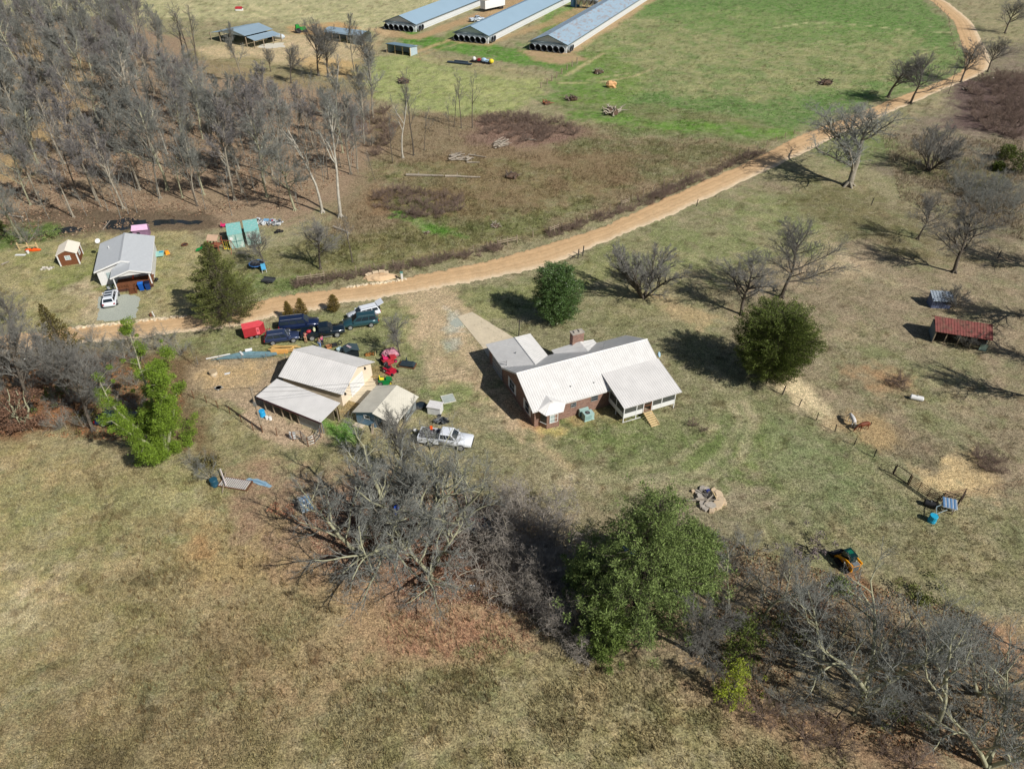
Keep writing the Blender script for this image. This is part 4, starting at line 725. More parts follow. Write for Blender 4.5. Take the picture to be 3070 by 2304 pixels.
# ================================================================ POLE BARN AND FRIENDS, TOP LEFT
def pole_barn():
    h = thing("pole_barn", "open pole barn with bluish metal roof and a lower lean-to roof on each side", "barn", G(700, 134), R(-33))
    zc = 4.6; Lh = 12
    # ridge along y
    r = MB(); r.roof((-6.5, Lh, 3.4), (-6.5, 0, 3.4), (0, 0, zc), (0, Lh, zc), pitch=.9); r.roof((6.5, 0, 3.4), (6.5, Lh, 3.4), (0, Lh, zc), (0, 0, zc), pitch=.9); r.obj("roof", BLUEROOF, h)
    r = MB(); r.roof((-11.5, Lh - .5, 2.3), (-11.5, .5, 2.3), (-6.6, .5, 3.0), (-6.6, Lh - .5, 3.0), pitch=.9); r.roof((10.5, .5, 2.3), (10.5, Lh - .5, 2.3), (6.6, Lh - .5, 3.0), (6.6, .5, 3.0), pitch=.9); r.obj("lean_to_roof", BLUEROOF, h)
    for x in (-11.3, -6.5, 6.5, 10.3):
        for y in (.2, 4, 8, 11.6): q = MB(); q.b2(x - .12, x + .12, y - .12, y + .12, 0, 3.0 if abs(x) < 8 else 2.4); q.obj("post", WOOD, h)
    q = MB(); q.add([(-6.4, .05, 3.2), (6.4, .05, 3.2), (0, .05, zc - .15), (-6.4, .12, 3.2), (6.4, .12, 3.2), (0, .12, zc - .15)], [(0, 1, 2), (5, 4, 3), (0, 3, 4, 1), (1, 4, 5, 2), (2, 5, 3, 0)]); q.obj("gable_end", BLUEROOF, h)
    q = MB(); q.b2(-6.5, 6.5, Lh - .1, Lh, 0, 2.4); q.obj("back_wall", mat("dark_slat_wall", sr(52,56,62), .8), h)
pole_barn()
def curved_barn():
    h = thing("hay_barn", "long open fronted hay barn with rounded silver roof behind bare trees", "barn", G(975, 122), R(-27))
    n = 7; W_ = 5.2; Lh = 15.5; pr = [(W_ / 2 - W_ / 2 * math.cos(math.pi * i / n), 2.7 + 1.1 * math.sin(math.pi * i / n)) for i in range(n + 1)]
    m = MB(); a = [(0, y, z) for y, z in pr] + [(Lh, y, z) for y, z in pr] + [(0, y, z - .08) for y, z in pr] + [(Lh, y, z - .08) for y, z in pr]; k = n + 1
    m.add(a, [(i, i + k, i + k + 1, i + 1) for i in range(n)] + [(2 * k + i + 1, 3 * k + i + 1, 3 * k + i, 2 * k + i) for i in range(n)]); m.obj("roof", BLUEROOF, h)
    m = MB(); m.b2(.1, Lh - .1, W_ - .1, W_, 0, 2.7); m.b2(0, .1, .1, W_, 0, 2.9); m.obj("wall", mat("silver_sheet_wall", sr(160,170,174), .5, .2, kind='plank', k=.6), h)
    for i in range(6): q = MB(); q.b2(i * 3 + .1, i * 3 + .25, .05, .2, 0, 2.75); q.obj("post", WOOD, h)
    m = MB(); m.b2(11.8, Lh, -.1, .1, 0, 2.9); m.obj("end_panel", mat("silver_sheet_wall", (0, 0, 0)), h)
curved_barn()
def loafing_shed():
    A = G(1163, 158); h = thing("loafing_shed", "small three bay open shed with slate blue roof at the corner of the green paddock", "shed", A, R(-31))
    m = MB(); m.b2(0, .12, 0, 3.6, 0, 2.4); m.b2(0, 9, 3.5, 3.6, 0, 2.2); m.b2(8.9, 9.02, 0, 3.6, 0, 2.5); m.obj("wall", mat("pale_blue_grey_siding", sr(170,186,192), .6), h)
    r = MB(); r.roof((-.3, -.4, 2.75), (9.3, -.4, 2.75), (9.3, 3.9, 2.35), (-.3, 3.9, 2.35), pitch=.7); r.obj("roof", mat("slate_blue_metal", sr(118,142,156), .45, .2), h)
    for x in (0, 3, 6, 9): q = MB(); q.b2(x - .1, x + .1, -.1, .1, 0, 2.7); q.obj("post", PALEWOOD, h)
    q = MB(); q.b2(-.3, 9.3, -.42, -.36, 2.55, 2.7); q.obj("fascia", NAVYTRIM, h)
loafing_shed()
# ================================================================ VEHICLES
def wheel(p, x, y, r, wd, rimm):
    q = MB(); q.tube([(x, y - wd / 2, r), (x, y - wd / 2 + .03, r), (x, y + wd / 2 - .03, r), (x, y + wd / 2, r)], [r * .9, r, r, r * .9], 18); w_ = q.obj("wheel", RUBBER, p)
    s = 1 if y > 0 else -1; k = MB(); k.tube([(x, y + s * (wd / 2 - .02), r), (x, y + s * (wd / 2 + .012), r)], [r * .68, r * .64], 14)
    k.obj("rim", rimm, w_); j = MB()
    for i in range(5): a = i * 2 * math.pi / 5; j.box((x + math.cos(a) * r * .38, y + s * (wd / 2 + .016), r + math.sin(a) * r * .38), (r * .16, .012, r * .16))
    j.obj("spoke_gap", RUBBER, w_)
def car(name, label, cat, kind, col, L, W_, H, loc, rz, group=None, hatch=False, glasscol=None, chrome=False, coat=1.):
    t = thing(name, label, cat, loc, rz, group); pm = mat("car_paint_" + label.split()[0] + str(int(L * 10)), col, .28, .25 if sum(col) < .5 else 0, var=.03, coat=coat, spec=.5); hw = W_ / 2
    wb = L * .58; fx = L / 2 - L * .19; rx = fx - wb; zb = .34 if kind != 'truck' else .46; hood = H * .57; belt = H * .62; wr = .39 if kind in ('suv', 'sedan') else .44
    if kind == 'sedan': zb = .22
    st = [(-L / 2, hw * .82, zb + .2, belt * .8), (-L / 2 + .1, hw * .93, zb + .04, belt * .96), (-L * .3, hw, zb, belt), (0, hw, zb, belt), (L * .2, hw, zb, belt * .99), (L * .33, hw * .98, zb, hood), (L / 2 - .18, hw * .9, zb + .03, hood * .9), (L / 2, hw * .78, zb + .16, hood * .76)]
    if kind == 'truck':
        hood = H * .6; belt = H * .64
        st = [(-L * .1, hw * .97, zb, belt), (L * .2, hw * .98, zb, belt), (L * .3, hw * .97, zb, hood), (L / 2 - .15, hw * .93, zb + .03, hood * .96), (L / 2, hw * .85, zb + .1, hood * .86)]
    m = MB(); vs = []
    for x, h, a, b in st: vs += [(x, -h * .9, a), (x, -h, a + (b - a) * .25), (x, -h, b - (b - a) * .22), (x, -h * .86, b), (x, h * .86, b), (x, h, b - (b - a) * .22), (x, h, a + (b - a) * .25), (x, h * .9, a)]
    k = 8; fs = [(i * k + j, i * k + (j + 1) % k, (i + 1) * k + (j + 1) % k, (i + 1) * k + j) for i in range(len(st) - 1) for j in range(k)] + [tuple(range(k - 1, -1, -1)), tuple(range((len(st) - 1) * k, len(st) * k))]
    m.add(vs, fs); m.obj("body", pm, t, True)
    # cabin
    if kind == 'suv': cb = (-L / 2 + .12, L * .24, -L / 2 + .42, L * .09)
    elif kind == 'wagon': cb = (-L / 2 + .08, L * .26, -L / 2 + .2, L * .15)
    elif kind == 'sedan': cb = (-L / 2 + .35, L * .23, -L * .25, L * .07)
    else: cb = (-L * .1 + .02, L * .235, -L * .1 + .12, L * .13)
    yb, yt = hw * .88, hw * .70; z0, z1 = belt - .03, H
    B = [Vector(q) for q in ((cb[0], -yb, z0), (cb[1], -yb, z0), (cb[1], yb, z0), (cb[0], yb, z0))]; T = [Vector(q) for q in ((cb[2], -yt, z1 - .05), (cb[3], -yt, z1 - .05), (cb[3], yt, z1 - .05), (cb[2], yt, z1 - .05))]
    m = MB(); m.hexa(B + T); T2 = [Vector((cb[2] + .1, -yt * .85, z1)), Vector((cb[3] - .12, -yt * .85, z1)), Vector((cb[3] - .12, yt * .85, z1)), Vector((cb[2] + .1, yt * .85, z1))]; m.hexa([p + Vector((0, 0, -.001)) for p in T] + T2); m.obj("cabin", pm, t)
    gm = GLASS
    def pane(a, b, c, d, u0, u1, v0, v1, nm):
        f = lambda u, v: (a.lerp(b, u)).lerp(d.lerp(c, u), v); n = (b - a).cross(d - a).normalized(); P = [f(u0, v0), f(u1, v0), f(u1, v1), f(u0, v1)]
        q = MB(); q.slab([p + n * .012 for p in P], -n * .01); q.obj(nm, gm, t)
    pane(B[1], B[2], T[2], T[1], .07, .93, .12, .93, "windshield"); 
    if not hatch: pane(B[3], B[0], T[0], T[3], .08, .92, .2, .9, "rear_window")
    sp = {'suv': ((.05, .34), (.37, .66), (.69, .93)), 'wagon': ((.04, .36), (.39, .64), (.67, .93)), 'sedan': ((.08, .42), (.46, .9)), 'truck': ((.06, .46), (.5, .92))}[kind]
    for a, b in sp:
        pane(B[0], B[1], T[1], T[0], a, b, .16, .88, "side_window"); pane(B[2], B[3], T[3], T[2], 1 - b, 1 - a, .16, .88, "side_window")
    for x in (fx, rx):
        for s in (-1, 1): wheel(t, x, s * (hw - .06), wr, .26, mat("alloy", (.5, .51, .52), .35, .5))
    for s in (-1, 1):
        q = MB(); q.box((L / 2 - .1, s * hw * .7, hood * .74), (.16, .3, .13)); q.obj("headlight", mat("lamp_glass", (.7, .72, .72), .15), t)
        q = MB(); q.box((cb[1] - .25, s * (hw + .08), belt + .06), (.18, .16, .14)); q.obj("mirror", pm if not chrome else STEEL, t)
        if kind != 'truck': q = MB(); q.box((-L / 2 + .07, s * hw * .78, belt * .8), (.14, .26, .2)); q.obj("taillight", mat("tail_lamp", (.35, .01, .015), .25), t)
    q = MB(); q.box((L / 2 - .05, 0, zb + .2), (.16, hw * 1.5, .26)); q.obj("grille", BLACKMETAL if not chrome else STEEL, t)
    if kind in ('suv', 'wagon'):
        q = MB()
        for s in (-1, 1): q.tube([(cb[2] + .2, s * yt * .86, H + .03), (cb[3] - .2, s * yt * .86, H + .03)], .022, 5)
        q.obj("roof_rail", STEEL if sum(col) < 1 else BLACKMETAL, t)
    if kind == 'truck':
        bx0, bx1 = -L / 2, -L * .1 - .03; q = MB(); z0, z1 = zb + .05, belt - .02
        q.b2(bx0, bx1, -hw * .97, -hw * .97 + .1, z0, z1); q.b2(bx0, bx1, hw * .97 - .1, hw * .97, z0, z1); q.b2(bx0, bx0 + .09, -hw * .86, hw * .86, z0, z1 - .02); q.b2(bx0 + .09, bx1, -hw * .86, hw * .86, z0 + .02, z0 + .28); q.b2(bx1 - .05, bx1, -hw * .86, hw * .86, z0 + .3, z1); q.obj("truck_bed", pm, t)
        q = MB(); q.box((bx0 - .06, 0, zb + .1), (.16, hw * 1.7, .18)); q.obj("bumper", STEEL, t)
        q = MB()
        for s in (-1, 1): q.tube([(L * .2, s * hw, zb - .06), (-L * .08, s * hw, zb - .06)], .045, 6)
        q.obj("side_step", STEEL, t)
    return t
def place(wr_, wf_, W_, ws=.58, L=5.):
    """near-side rear and front wheel contact pixels -> centre, heading"""
    a, b = G(*wr_), G(*wf_); d = (b - a).normalized(); n = Vector((-d.y, d.x, 0))
    if n.y < 0: n = -n
    mid = a.lerp(b, .5) + n * (W_ / 2 - .1); fx = L / 2 - L * .19; mid -= d * (fx - L * .29); return mid, math.atan2(d.y, d.x)
NAVY = sr(26, 40, 74); 
p, a = place((872, 996), (930, 989), 2.0, L=5.4); car("parked_car", "long dark navy utility wagon parked beside the two golden conifers", "car", 'wagon', NAVY, 5.5, 2.0, 1.9, p, a, "cars parked on the grass")
p, a = place((936, 1021), (1013, 1010), 2.0, L=5.9); tk = car("pickup_truck", "black crew cab pickup with a red bag in its open bed", "truck", 'truck', sr(22, 36, 48), 5.9, 2.0, 1.92, p, a, None, chrome=True)
def along(p, a, x, y, z): return (p.x + math.cos(a) * x - math.sin(a) * y, p.y + math.sin(a) * x + math.cos(a) * y, z)
t = thing("duffel_bag", "bright red bag lying in the bed of the black pickup", "bag", along(p, a, -1.9, -.1, .86), a + .3); m = MB(); m.ell((0, 0, .22), (.38, .27, .24), 12, 7, noise=.06); m.obj("bag_body", REDM, t, True); m = MB(); m.tube([(-.2, 0, .44), (-.1, 0, .54), (.1, 0, .54), (.2, 0, .44)], .02, 5); m.obj("handle", BLACKMETAL, t)
t = thing("sack", "pale cream sack beside the red bag in the pickup bed", "sack", along(p, a, -1.15, .1, .86), a); m = MB(); m.ell((0, 0, .25), (.22, .4, .26), 10, 6, noise=.08); m.ell((0, .1, .5), (.12, .14, .07), 8, 4, noise=.1); m.obj("sack_body", mat("cream_sack", sr(196,200,164), .9, var=.2), t)
p, a = place((821, 1034), (880, 1026), 1.85, L=4.8); car("parked_car", "dark blue hatchback parked beside the red cargo trailer", "car", 'suv', sr(50, 62, 92), 4.75, 1.85, 1.55, p, a, "cars parked on the grass")
p, a = place((1112, 980), (1053, 988), 2.0, L=5.0); car("parked_car", "dark green off-road wagon facing left near the bare young tree", "car", 'suv', sr(44, 80, 88), 5.05, 2.0, 1.8, p, a, "cars parked on the grass")
p = G(1092, 949); a = math.atan2(*(G(1050, 957) - G(1130, 937)).yx); wc = car("parked_car", "white crossover with its tailgate raised next to the dirt road", "car", 'suv', sr(226, 230, 236), 4.75, 1.88, 1.62, p, a, "cars parked on the grass", hatch=True)
q = MB(); q.slab([(-2.0, -.72, 1.62), (-2.0, .72, 1.62), (-2.95, .7, 1.95), (-2.95, -.7, 1.95)], (0, 0, .06)); q.obj("tailgate", MATS["car_paint_white47"], wc); q = MB(); q.b2(-2.34, -2.1, -.75, .75, .5, 1.5); q.obj("boot_opening", DARK, wc)
p = G(336, 903); a = math.atan2(*(G(343, 878) - G(334, 922)).yx); gc = car("parked_car", "white crossover with dark roof glass parked on the gravel pad", "car", 'suv', sr(232, 232, 238), 4.7, 1.88, 1.62, p, a)
for i in range(3):
    q = MB(); x = -1.25 + i * .78; q.b2(x, x + .5, -.5, .5, 1.622, 1.634); q.obj("roof_glass", GLASS, gc)
p, a = place((1292, 1338), (1379, 1349), 2.0, L=6.2); wt = car("pickup_truck", "white flat bed pickup loaded with scrap below the blue shed", "truck", 'truck', sr(224, 228, 234), 6.3, 2.0, 1.95, p, a, None)
WTP = (p, a)
# buried blue car in the thicket
p = G(352, 1262); car("derelict_car", "dark blue car half hidden under branches in the left thicket", "car", 'sedan', sr(40, 62, 110), 4.5, 1.8, 1.4, p, .12, coat=.2)
def far_truck():
    p = G(1430, 64); a = R(28); car("pickup_truck", "far pickup with a white roof standing between two poultry houses", "truck", 'truck', sr(190, 200, 210), 5.6, 2.0, 1.9, p, a)
far_truck()
def cargo_trailer():
    a_, b_ = G(755, 1018), G(773, 1014); d = (b_ - a_).normalized(); rz = math.atan2(d.y, d.x); n = Vector((-d.y, d.x, 0)); c = a_.lerp(b_, .5) + n * .95
    t = thing("cargo_trailer", "bright red enclosed cargo trailer under the large cedar", "trailer", c, rz, None, .84); m = MB()
    m.prism([(-1.5, -.9), (1.3, -.9), (2.0, 0), (1.3, .9), (-1.5, .9)], .45, 2.1); m.obj("box", REDM, t)
    m = MB(); m.prism([(-1.52, -.92), (1.32, -.92), (2.02, 0), (1.32, .92), (-1.52, .92)], 2.1, 2.15); m.obj("roof", mat("faded_red_roof", sr(226, 84, 92), .5), t)
    for x in (-.45, .45):
        for s in (-1, 1): wheel(t, x, s * .98, .34, .2, STEEL)
        for s in (-1, 1): q = MB(); q.b2(x - .42, x + .42, s * 1.1 - .04, s * 1.1 + .04, .66, .74); q.obj("mudguard", REDM, t)
    m = MB(); m.tube([(1.4, -.6, .5), (2.9, 0, .5)], .05, 5); m.tube([(1.4, .6, .5), (2.9, 0, .5)], .05, 5); m.tube([(2.7, 0, 0), (2.7, 0, .8)], .04, 5); m.obj("tongue", REDM, t)
    m = MB(); m.b2(.55, 1.05, -.925, -.902, .6, 1.9); m.obj("side_door", mat("pale_red_panel", sr(236, 110, 118), .5), t); m = MB()
    for z in (1.2, 1.5): m.b2(.65, .95, -.94, -.926, z, z + .12)
    m.obj("decal", BLACKMETAL, t)
cargo_trailer()
# ---------------------------------------------------------------- riding mowers
def mower(name, label, loc, rz, col, seat, s=1., hood=True, group=None):
    t = thing(name, label, "mower", loc, rz, group, s)
    m = MB()
    if hood: m.add([(.15, -.27, .35), (.85, -.22, .35), (.85, .22, .35), (.15, .27, .35), (.15, -.25, .78), (.8, -.17, .66), (.8, .17, .66), (.15, .25, .78)], [(0, 3, 2, 1), (4, 5, 6, 7), (0, 1, 5, 4), (1, 2, 6, 5), (2, 3, 7, 6), (3, 0, 4, 7)])
    m.b2(-.75, .16, -.3, .3, .3, .5); m.b2(-.75, -.2, -.48, -.26, .5, .6); m.b2(-.75, -.2, .26, .48, .5, .6); m.obj("body", col, t)
    q = MB(); q.prism([(-.3, -.6), (.35, -.6), (.6, -.3), (.6, .3), (.35, .6), (-.3, .6), (-.45, 0)], .1, .26); q.obj("mower_deck", col, t)
    q = MB(); q.b2(-.5, -.1, -.2, .2, .58, .68); q.box((-.56, 0, .85), (.1, .4, .4), rx=0); q.obj("seat", seat, t)
    q = MB(); q.tube([(.15, 0, .75), (.0, 0, .98)], .025, 5)
    for i in range(8): a, b = i * math.pi / 4, (i + 1) * math.pi / 4; q.tube([(-.01 + .08 * math.cos(a), .17 * math.sin(a), .98 + .1 * math.cos(a)), (-.01 + .08 * math.cos(b), .17 * math.sin(b), .98 + .1 * math.cos(b))], .014, 4)
    q.obj("steering_wheel", BLACKMETAL, t)
    for x, r, w_ in ((-.55, .27, .24), (.62, .18, .15)):
        for s_ in (-1, 1): wheel(t, x, s_ * .42, r, w_, STEEL if r > .2 else seat)
    return t
mower("riding_mower", "red riding mower with big wheels beside the pink heap", G(1166, 1085), R(30), REDM, PINKR, 1.25)
mower("riding_mower", "low red zero turn mower with black seat on the grass by the workshop door", G(1172, 1116), R(-35), mat("deep_red", sr(170, 32, 54), .45), RUBBER, 1.15, False)
mower("riding_mower", "green riding mower with yellow seat behind the blue shed roof", G(1155, 1147), R(10), mat("tractor_green", sr(26, 120, 60), .4), YELP, 1.1)
def mk(name, label, cat, u, v, rz, parts, group=None, s=1., z=0.):
    """thing from (part name, material, function(mb)) rows"""
    t = thing(name, label, cat, G(u, v, z), rz, group, s)
    for nm, m_, fn in parts:
        q = MB(); fn(q)
        if nm in ('post', 'leg', 'wheels', 'side_rail', 'rail', 'handle', 'swing') and len(q.cut) > 1: objs(q, 'wheel' if nm == 'wheels' else nm, m_, t)
        else: q.obj(nm, m_, t)
    return t
def crumple(n=9, r=(.8, .6, .5), seed=3, noise=.25):
    def f(q): q.ell((0, 0, r[2] * .7), r, 14, 8, noise=noise, rnd=random.Random(seed))
    return f
mk("play_tent", "crumpled faded pink fabric heap with black poles below the bare young tree", "tent", 1172, 1066, .2, [("fabric", mat("faded_pink_fabric", sr(190, 136, 148), .85, var=.25), crumple(14, (1.15, .85, .62), 5, .16)), ("pole", BLACKMETAL, lambda q: (q.tube([(-.9, .3, .2), (-.2, .3, 1.15), (.9, -.1, .5)], .04, 5), q.tube([(-.2, .6, .1), (0, .2, 1.2), (.5, .6, .4)], .04, 5)))])
mk("brush_cutter_deck", "flat black implement with bronze edge standing on the grass right of the mowers", "implement", 1222, 1096, -.2, [("deck", mat("gloss_black_blue", (.03, .045, .055), .4), lambda q: (q.box((0, 0, .42), (2.1, 1.0, .28), taper=.75), q.box((-.2, .3, .66), (.3, .3, .35), taper=.5), q.tube([(-.2, .35, .7), (-.2, .4, 1.1)], .06, 5))), ("frame", RUSTY, lambda q: (q.tube([(-1.2, -.6, .2), (1.1, -.7, .2), (1.15, .5, .2), (-1.1, .6, .2), (-1.2, -.6, .2)], .05, 5))), ("skid", RUSTY, lambda q: (q.b2(-1.1, -1.0, -.6, .6, 0, .24), q.b2(1.0, 1.1, -.6, .5, 0, .24)))])
mk("bin", "black boxy bin with sloping lid and an orange tag behind the workshop roof", "bin", 1052, 1064, R(22), [("shell", mat("near_black_steel", (.012, .018, .024), .35), lambda q: q.add([(-1.1, -.75, 0), (1.0, -.75, 0), (1.0, .75, 0), (-1.1, .75, 0), (-.7, -.75, 1.1), (1.0, -.75, .95), (1.0, .75, .95), (-.7, .75, 1.1)], [(0, 3, 2, 1), (4, 5, 6, 7), (0, 1, 5, 4), (1, 2, 6, 5), (2, 3, 7, 6), (3, 0, 4, 7)])), ("lid", mat("slate_lid", (.05, .075, .085), .4), lambda q: (q.slab([(-.8, -.85, 1.12), (.1, -.85, 1.4), (.1, .85, 1.4), (-.8, .85, 1.12)], (0, 0, .05)), q.slab([(.1, -.85, 1.4), (1.15, -.85, 1.0), (1.15, .85, 1.0), (.1, .85, 1.4)], (0, 0, .05)))), ("tag", ORM, lambda q: q.b2(1.005, 1.02, -.2, .3, .62, .8)), ("folded_cloth", mat("striped_cloth", sr(190, 170, 175), .9, kind='plank', k=.1), lambda q: q.box((-.1, 0, 1.44), (.3, .8, .05), rz=.5))])
mk("tarp_bundle", "pale blue grey crumpled bundle beside the black bin", "bundle", 1020, 1052, 0, [("wrap", mat("pale_blue_tarp", sr(168, 190, 196), .7, var=.3, scale=6), crumple(10, (.55, .4, .4), 8, .18)), ("strap", BLACKMETAL, lambda q: q.tube([(-.5, -.1, .3), (0, -.05, .72), (.5, .1, .3)], .03, 5))])
mk("wheelbarrow", "black upturned wheelbarrow on the grass behind the black pickup", "wheelbarrow", 1004, 1040, .3, [("tray", BLACKMETAL, lambda q: (q.box((0, 0, .45), (.8, .55, .28), taper=.7, rx=.5))), ("handle", BLACKMETAL, lambda q: (q.tube([(-1.0, -.25, .6), (.3, -.2, .25)], .03, 5), q.tube([(-1.0, .3, .6), (.3, .2, .25)], .03, 5))), ("tyre", RUBBER, lambda q: [q.tube([(.75 + .24 * math.cos(a), .0, .6 + .32 * math.sin(a)), (.75 + .24 * math.cos(a + .7), .0, .6 + .32 * math.sin(a + .7))], .07, 6) for a in [i * .628 for i in range(10)]])])
mk("cardboard_box", "open brown cardboard box on the grass behind the workshop", "box", 986, 1042, .6, [("carton", mat("brown_cardboard", sr(176, 122, 84), .9), lambda q: (q.b2(-.35, .35, -.25, -.22, 0, .4), q.b2(-.35, .35, .22, .25, 0, .4), q.b2(-.35, -.32, -.22, .22, 0, .4), q.b2(.32, .35, -.22, .22, 0, .4), q.b2(-.32, .32, -.22, .22, 0, .03))), ("flap", MATS["brown_cardboard"], lambda q: (q.slab([(-.35, -.25, .4), (.35, -.25, .4), (.35, -.5, .5), (-.35, -.5, .5)], (0, 0, .01)), q.slab([(.35, -.2, .4), (.35, .2, .4), (.6, .2, .35), (.6, -.2, .35)], (0, 0, .01))))])
mk("firewood_heap", "little heap of split orange brown firewood beside the black bin", "firewood", 1108, 1064, .2, [("split_logs", mat("orange_brown_wood", sr(156, 108, 58), .9, var=.35, scale=6, island=.4), lambda q: [q.tube([(random.uniform(-.6, .6), random.uniform(-.35, .35), .08 + .05 * (i % 4)), (random.uniform(-.6, .6), random.uniform(-.35, .35), .1 + .07 * (i % 4))], .06, 5) for i in range(22)]), ("hoop", PALEWOOD, lambda q: q.tube([(.75, -.4, 0), (.85, -.2, .4), (.8, .1, .5), (.7, .3, 0)], .03, 5))])
mk("storage_chest", "square white chest with ridged lid on the grass right of the shed", "chest", 1306, 1234, R(-14), [("cabinet", mat("off_white_plastic", (.62, .62, .6), .5), lambda q: q.b2(-.8, .8, -.6, .6, 0, 1.05)), ("lid", mat("white_ridged_lid", (.7, .68, .66), .5, kind='plank', k=.16, col2=(.6, .58, .56)), lambda q: (q.b2(-.88, .88, -.68, .68, 1.05, 1.16)))])
mk("water_tub", "dark oval tub lying between the shed and the white chest", "tub", 1262, 1220, R(55), [("basin", mat("dark_blue_black_plastic", (.02, .03, .04), .35), lambda q: q.tube([(0, 0, 0), (0, 0, .3), (0, 0, .32), (0, 0, .1)], [.42, .6, .54, .4], 14)), ("rim", BLACKMETAL, lambda q: [q.tube([(.6 * math.cos(i * .524), .6 * math.sin(i * .524), .32), (.6 * math.cos(i * .524 + .524), .6 * math.sin(i * .524 + .524), .32)], .035, 5) for i in range(12)])], s=1.1)
mk("metal_panel", "flat pale aluminium panel lying on the grass uphill of the white chest", "panel", 1344, 1196, R(20), [("sheet", mat("pale_aluminium", sr(176, 184, 176), .5, .1), lambda q: q.b2(-.75, .75, -.75, .75, .05, .09)), ("rim", mat("panel_edge", sr(214, 210, 196), .6), lambda q: (q.b2(-.8, .8, -.8, -.75, .04, .12), q.b2(-.8, .8, .75, .8, .04, .12), q.b2(-.8, -.75, -.75, .75, .04, .12), q.b2(.75, .8, -.75, .75, .04, .12)))])
def enginepile(q):
    r = random.Random(4)
    for i in range(26): x, y = r.gauss(0, .45), r.gauss(0, .35); q.box((x, y, r.uniform(.1, .6)), (r.uniform(.15, .5), r.uniform(.1, .4), r.uniform(.08, .35)), rz=r.uniform(0, 3), rx=r.uniform(-.5, .5))
mk("scrap_engine", "dark greasy engine and parts heap above the white pickup", "engine", 1322, 1268, .2, [("engine_block", mat("greasy_grey_metal", (.05, .055, .06), .55, .4, var=.4, island=.5), enginepile), ("pipework", STEEL, lambda q: [q.tube([(random.uniform(-.9, .9), random.uniform(-.6, .6), random.uniform(.1, .7)) for _ in range(3)], .035, 5) for _ in range(14)])])
mk("bucket", "small cream bucket standing left of the white pickup", "bucket", 1246, 1296, 0, [("pail", mat("cream_plastic", sr(226, 220, 190), .6), lambda q: q.tube([(0, 0, 0), (0, 0, .38), (0, 0, .36)], [.17, .22, .17], 12)), ("lid", WHITE, lambda q: q.tube([(0, 0, .38), (0, 0, .42)], .23, 12))])
def load(q):
    r = random.Random(9)
    for i in range(34): q.box((r.uniform(-3.0, -.9), r.uniform(-.8, .8), r.uniform(.95, 1.35)), (r.uniform(.2, .7), r.uniform(.1, .35), r.uniform(.06, .3)), rz=r.uniform(0, 3), rx=r.uniform(-.4, .4))
t = thing("scrap_load", "jumble of dark scrap on the back of the white pickup", "scrap", WTP[0], WTP[1]); m = MB(); load(m); m.obj("scrap_pieces", mat("mixed_scrap", (.10, .10, .10), .7, .3, var=.4, island=.8), t); m = MB()
for i in range(12): m.tube([(random.uniform(-3.2, -1), random.uniform(-.9, .9), 1.2), (random.uniform(-3.4, -1), random.uniform(-.9, .9), 1.4)], .03, 5)
m.obj("rods", STEEL, t); m = MB(); m.box((-1.9, .7, 1.45), (.3, .25, .35), rz=.4); m.obj("orange_can", ORM, t)
def cyl_thing(name, label, cat, u, v, r, h, m_, lying=None, group=None):
    if lying is None: return mk(name, label, cat, u, v, 0, [("drum", m_, lambda q: q.tube([(0, 0, 0), (0, 0, h * .3), (0, 0, h * .33), (0, 0, h * .36), (0, 0, h)], [r, r, r * 1.05, r, r], 14)), ("top_rim", m_, lambda q: q.tube([(0, 0, h + .002), (0, 0, h + .04)], [r * 1.02, r * .94], 14))], group)
    return mk(name, label, cat, u, v, lying, [("tank_body", m_, lambda q: q.tube([(-h / 2, 0, r), (-h / 2 + .1, 0, r), (h / 2 - .1, 0, r), (h / 2, 0, r)], [r * .55, r, r, r * .55], 14)), ("valve", STEEL, lambda q: q.tube([(0, 0, 2 * r - .02), (0, 0, 2 * r + .12)], .07, 7)), ("foot", BLACKMETAL, lambda q: (q.b2(-h * .3, -h * .25, -r * .5, r * .5, 0, .12), q.b2(h * .25, h * .3, -r * .5, r * .5, 0, .12)))], group)
cyl_thing("gas_tank", "white capsule shaped tank lying alone in the right pasture", "tank", 2746, 1198, .32, 1.55, WHITE, R(-22))
cyl_thing("barrel", "bright blue barrel standing by the utility pole", "barrel", 788, 1246, .36, .8, mat("sky_blue_plastic", sr(40, 160, 214), .45))
cyl_thing("pail", "white pail by the lean-to, the one nearer the blue barrel", "pail", 801, 1255, .2, .36, WHITE); cyl_thing("pail", "white pail by the lean-to, the one farther from the blue barrel", "pail", 811, 1257, .2, .36, WHITE)
cyl_thing("barrel", "royal blue barrel beneath the big bare tree", "barrel", 1193, 1538, .38, .9, mat("royal_blue_plastic", sr(40, 84, 196), .4))
mk("sign_board", "white board propped on the pen fence by the green grass", "board", 877, 1316, R(-8), [("board", WHITE, lambda q: q.slab([(-.38, 0, .05), (.38, 0, .05), (.38, .25, .9), (-.38, .25, .9)], (0, .03, 0))), ("leg", WOOD, lambda q: (q.tube([(-.3, .2, .8), (-.3, .5, 0)], .02, 4), q.tube([(.3, .2, .8), (.3, .5, 0)], .02, 4)))])
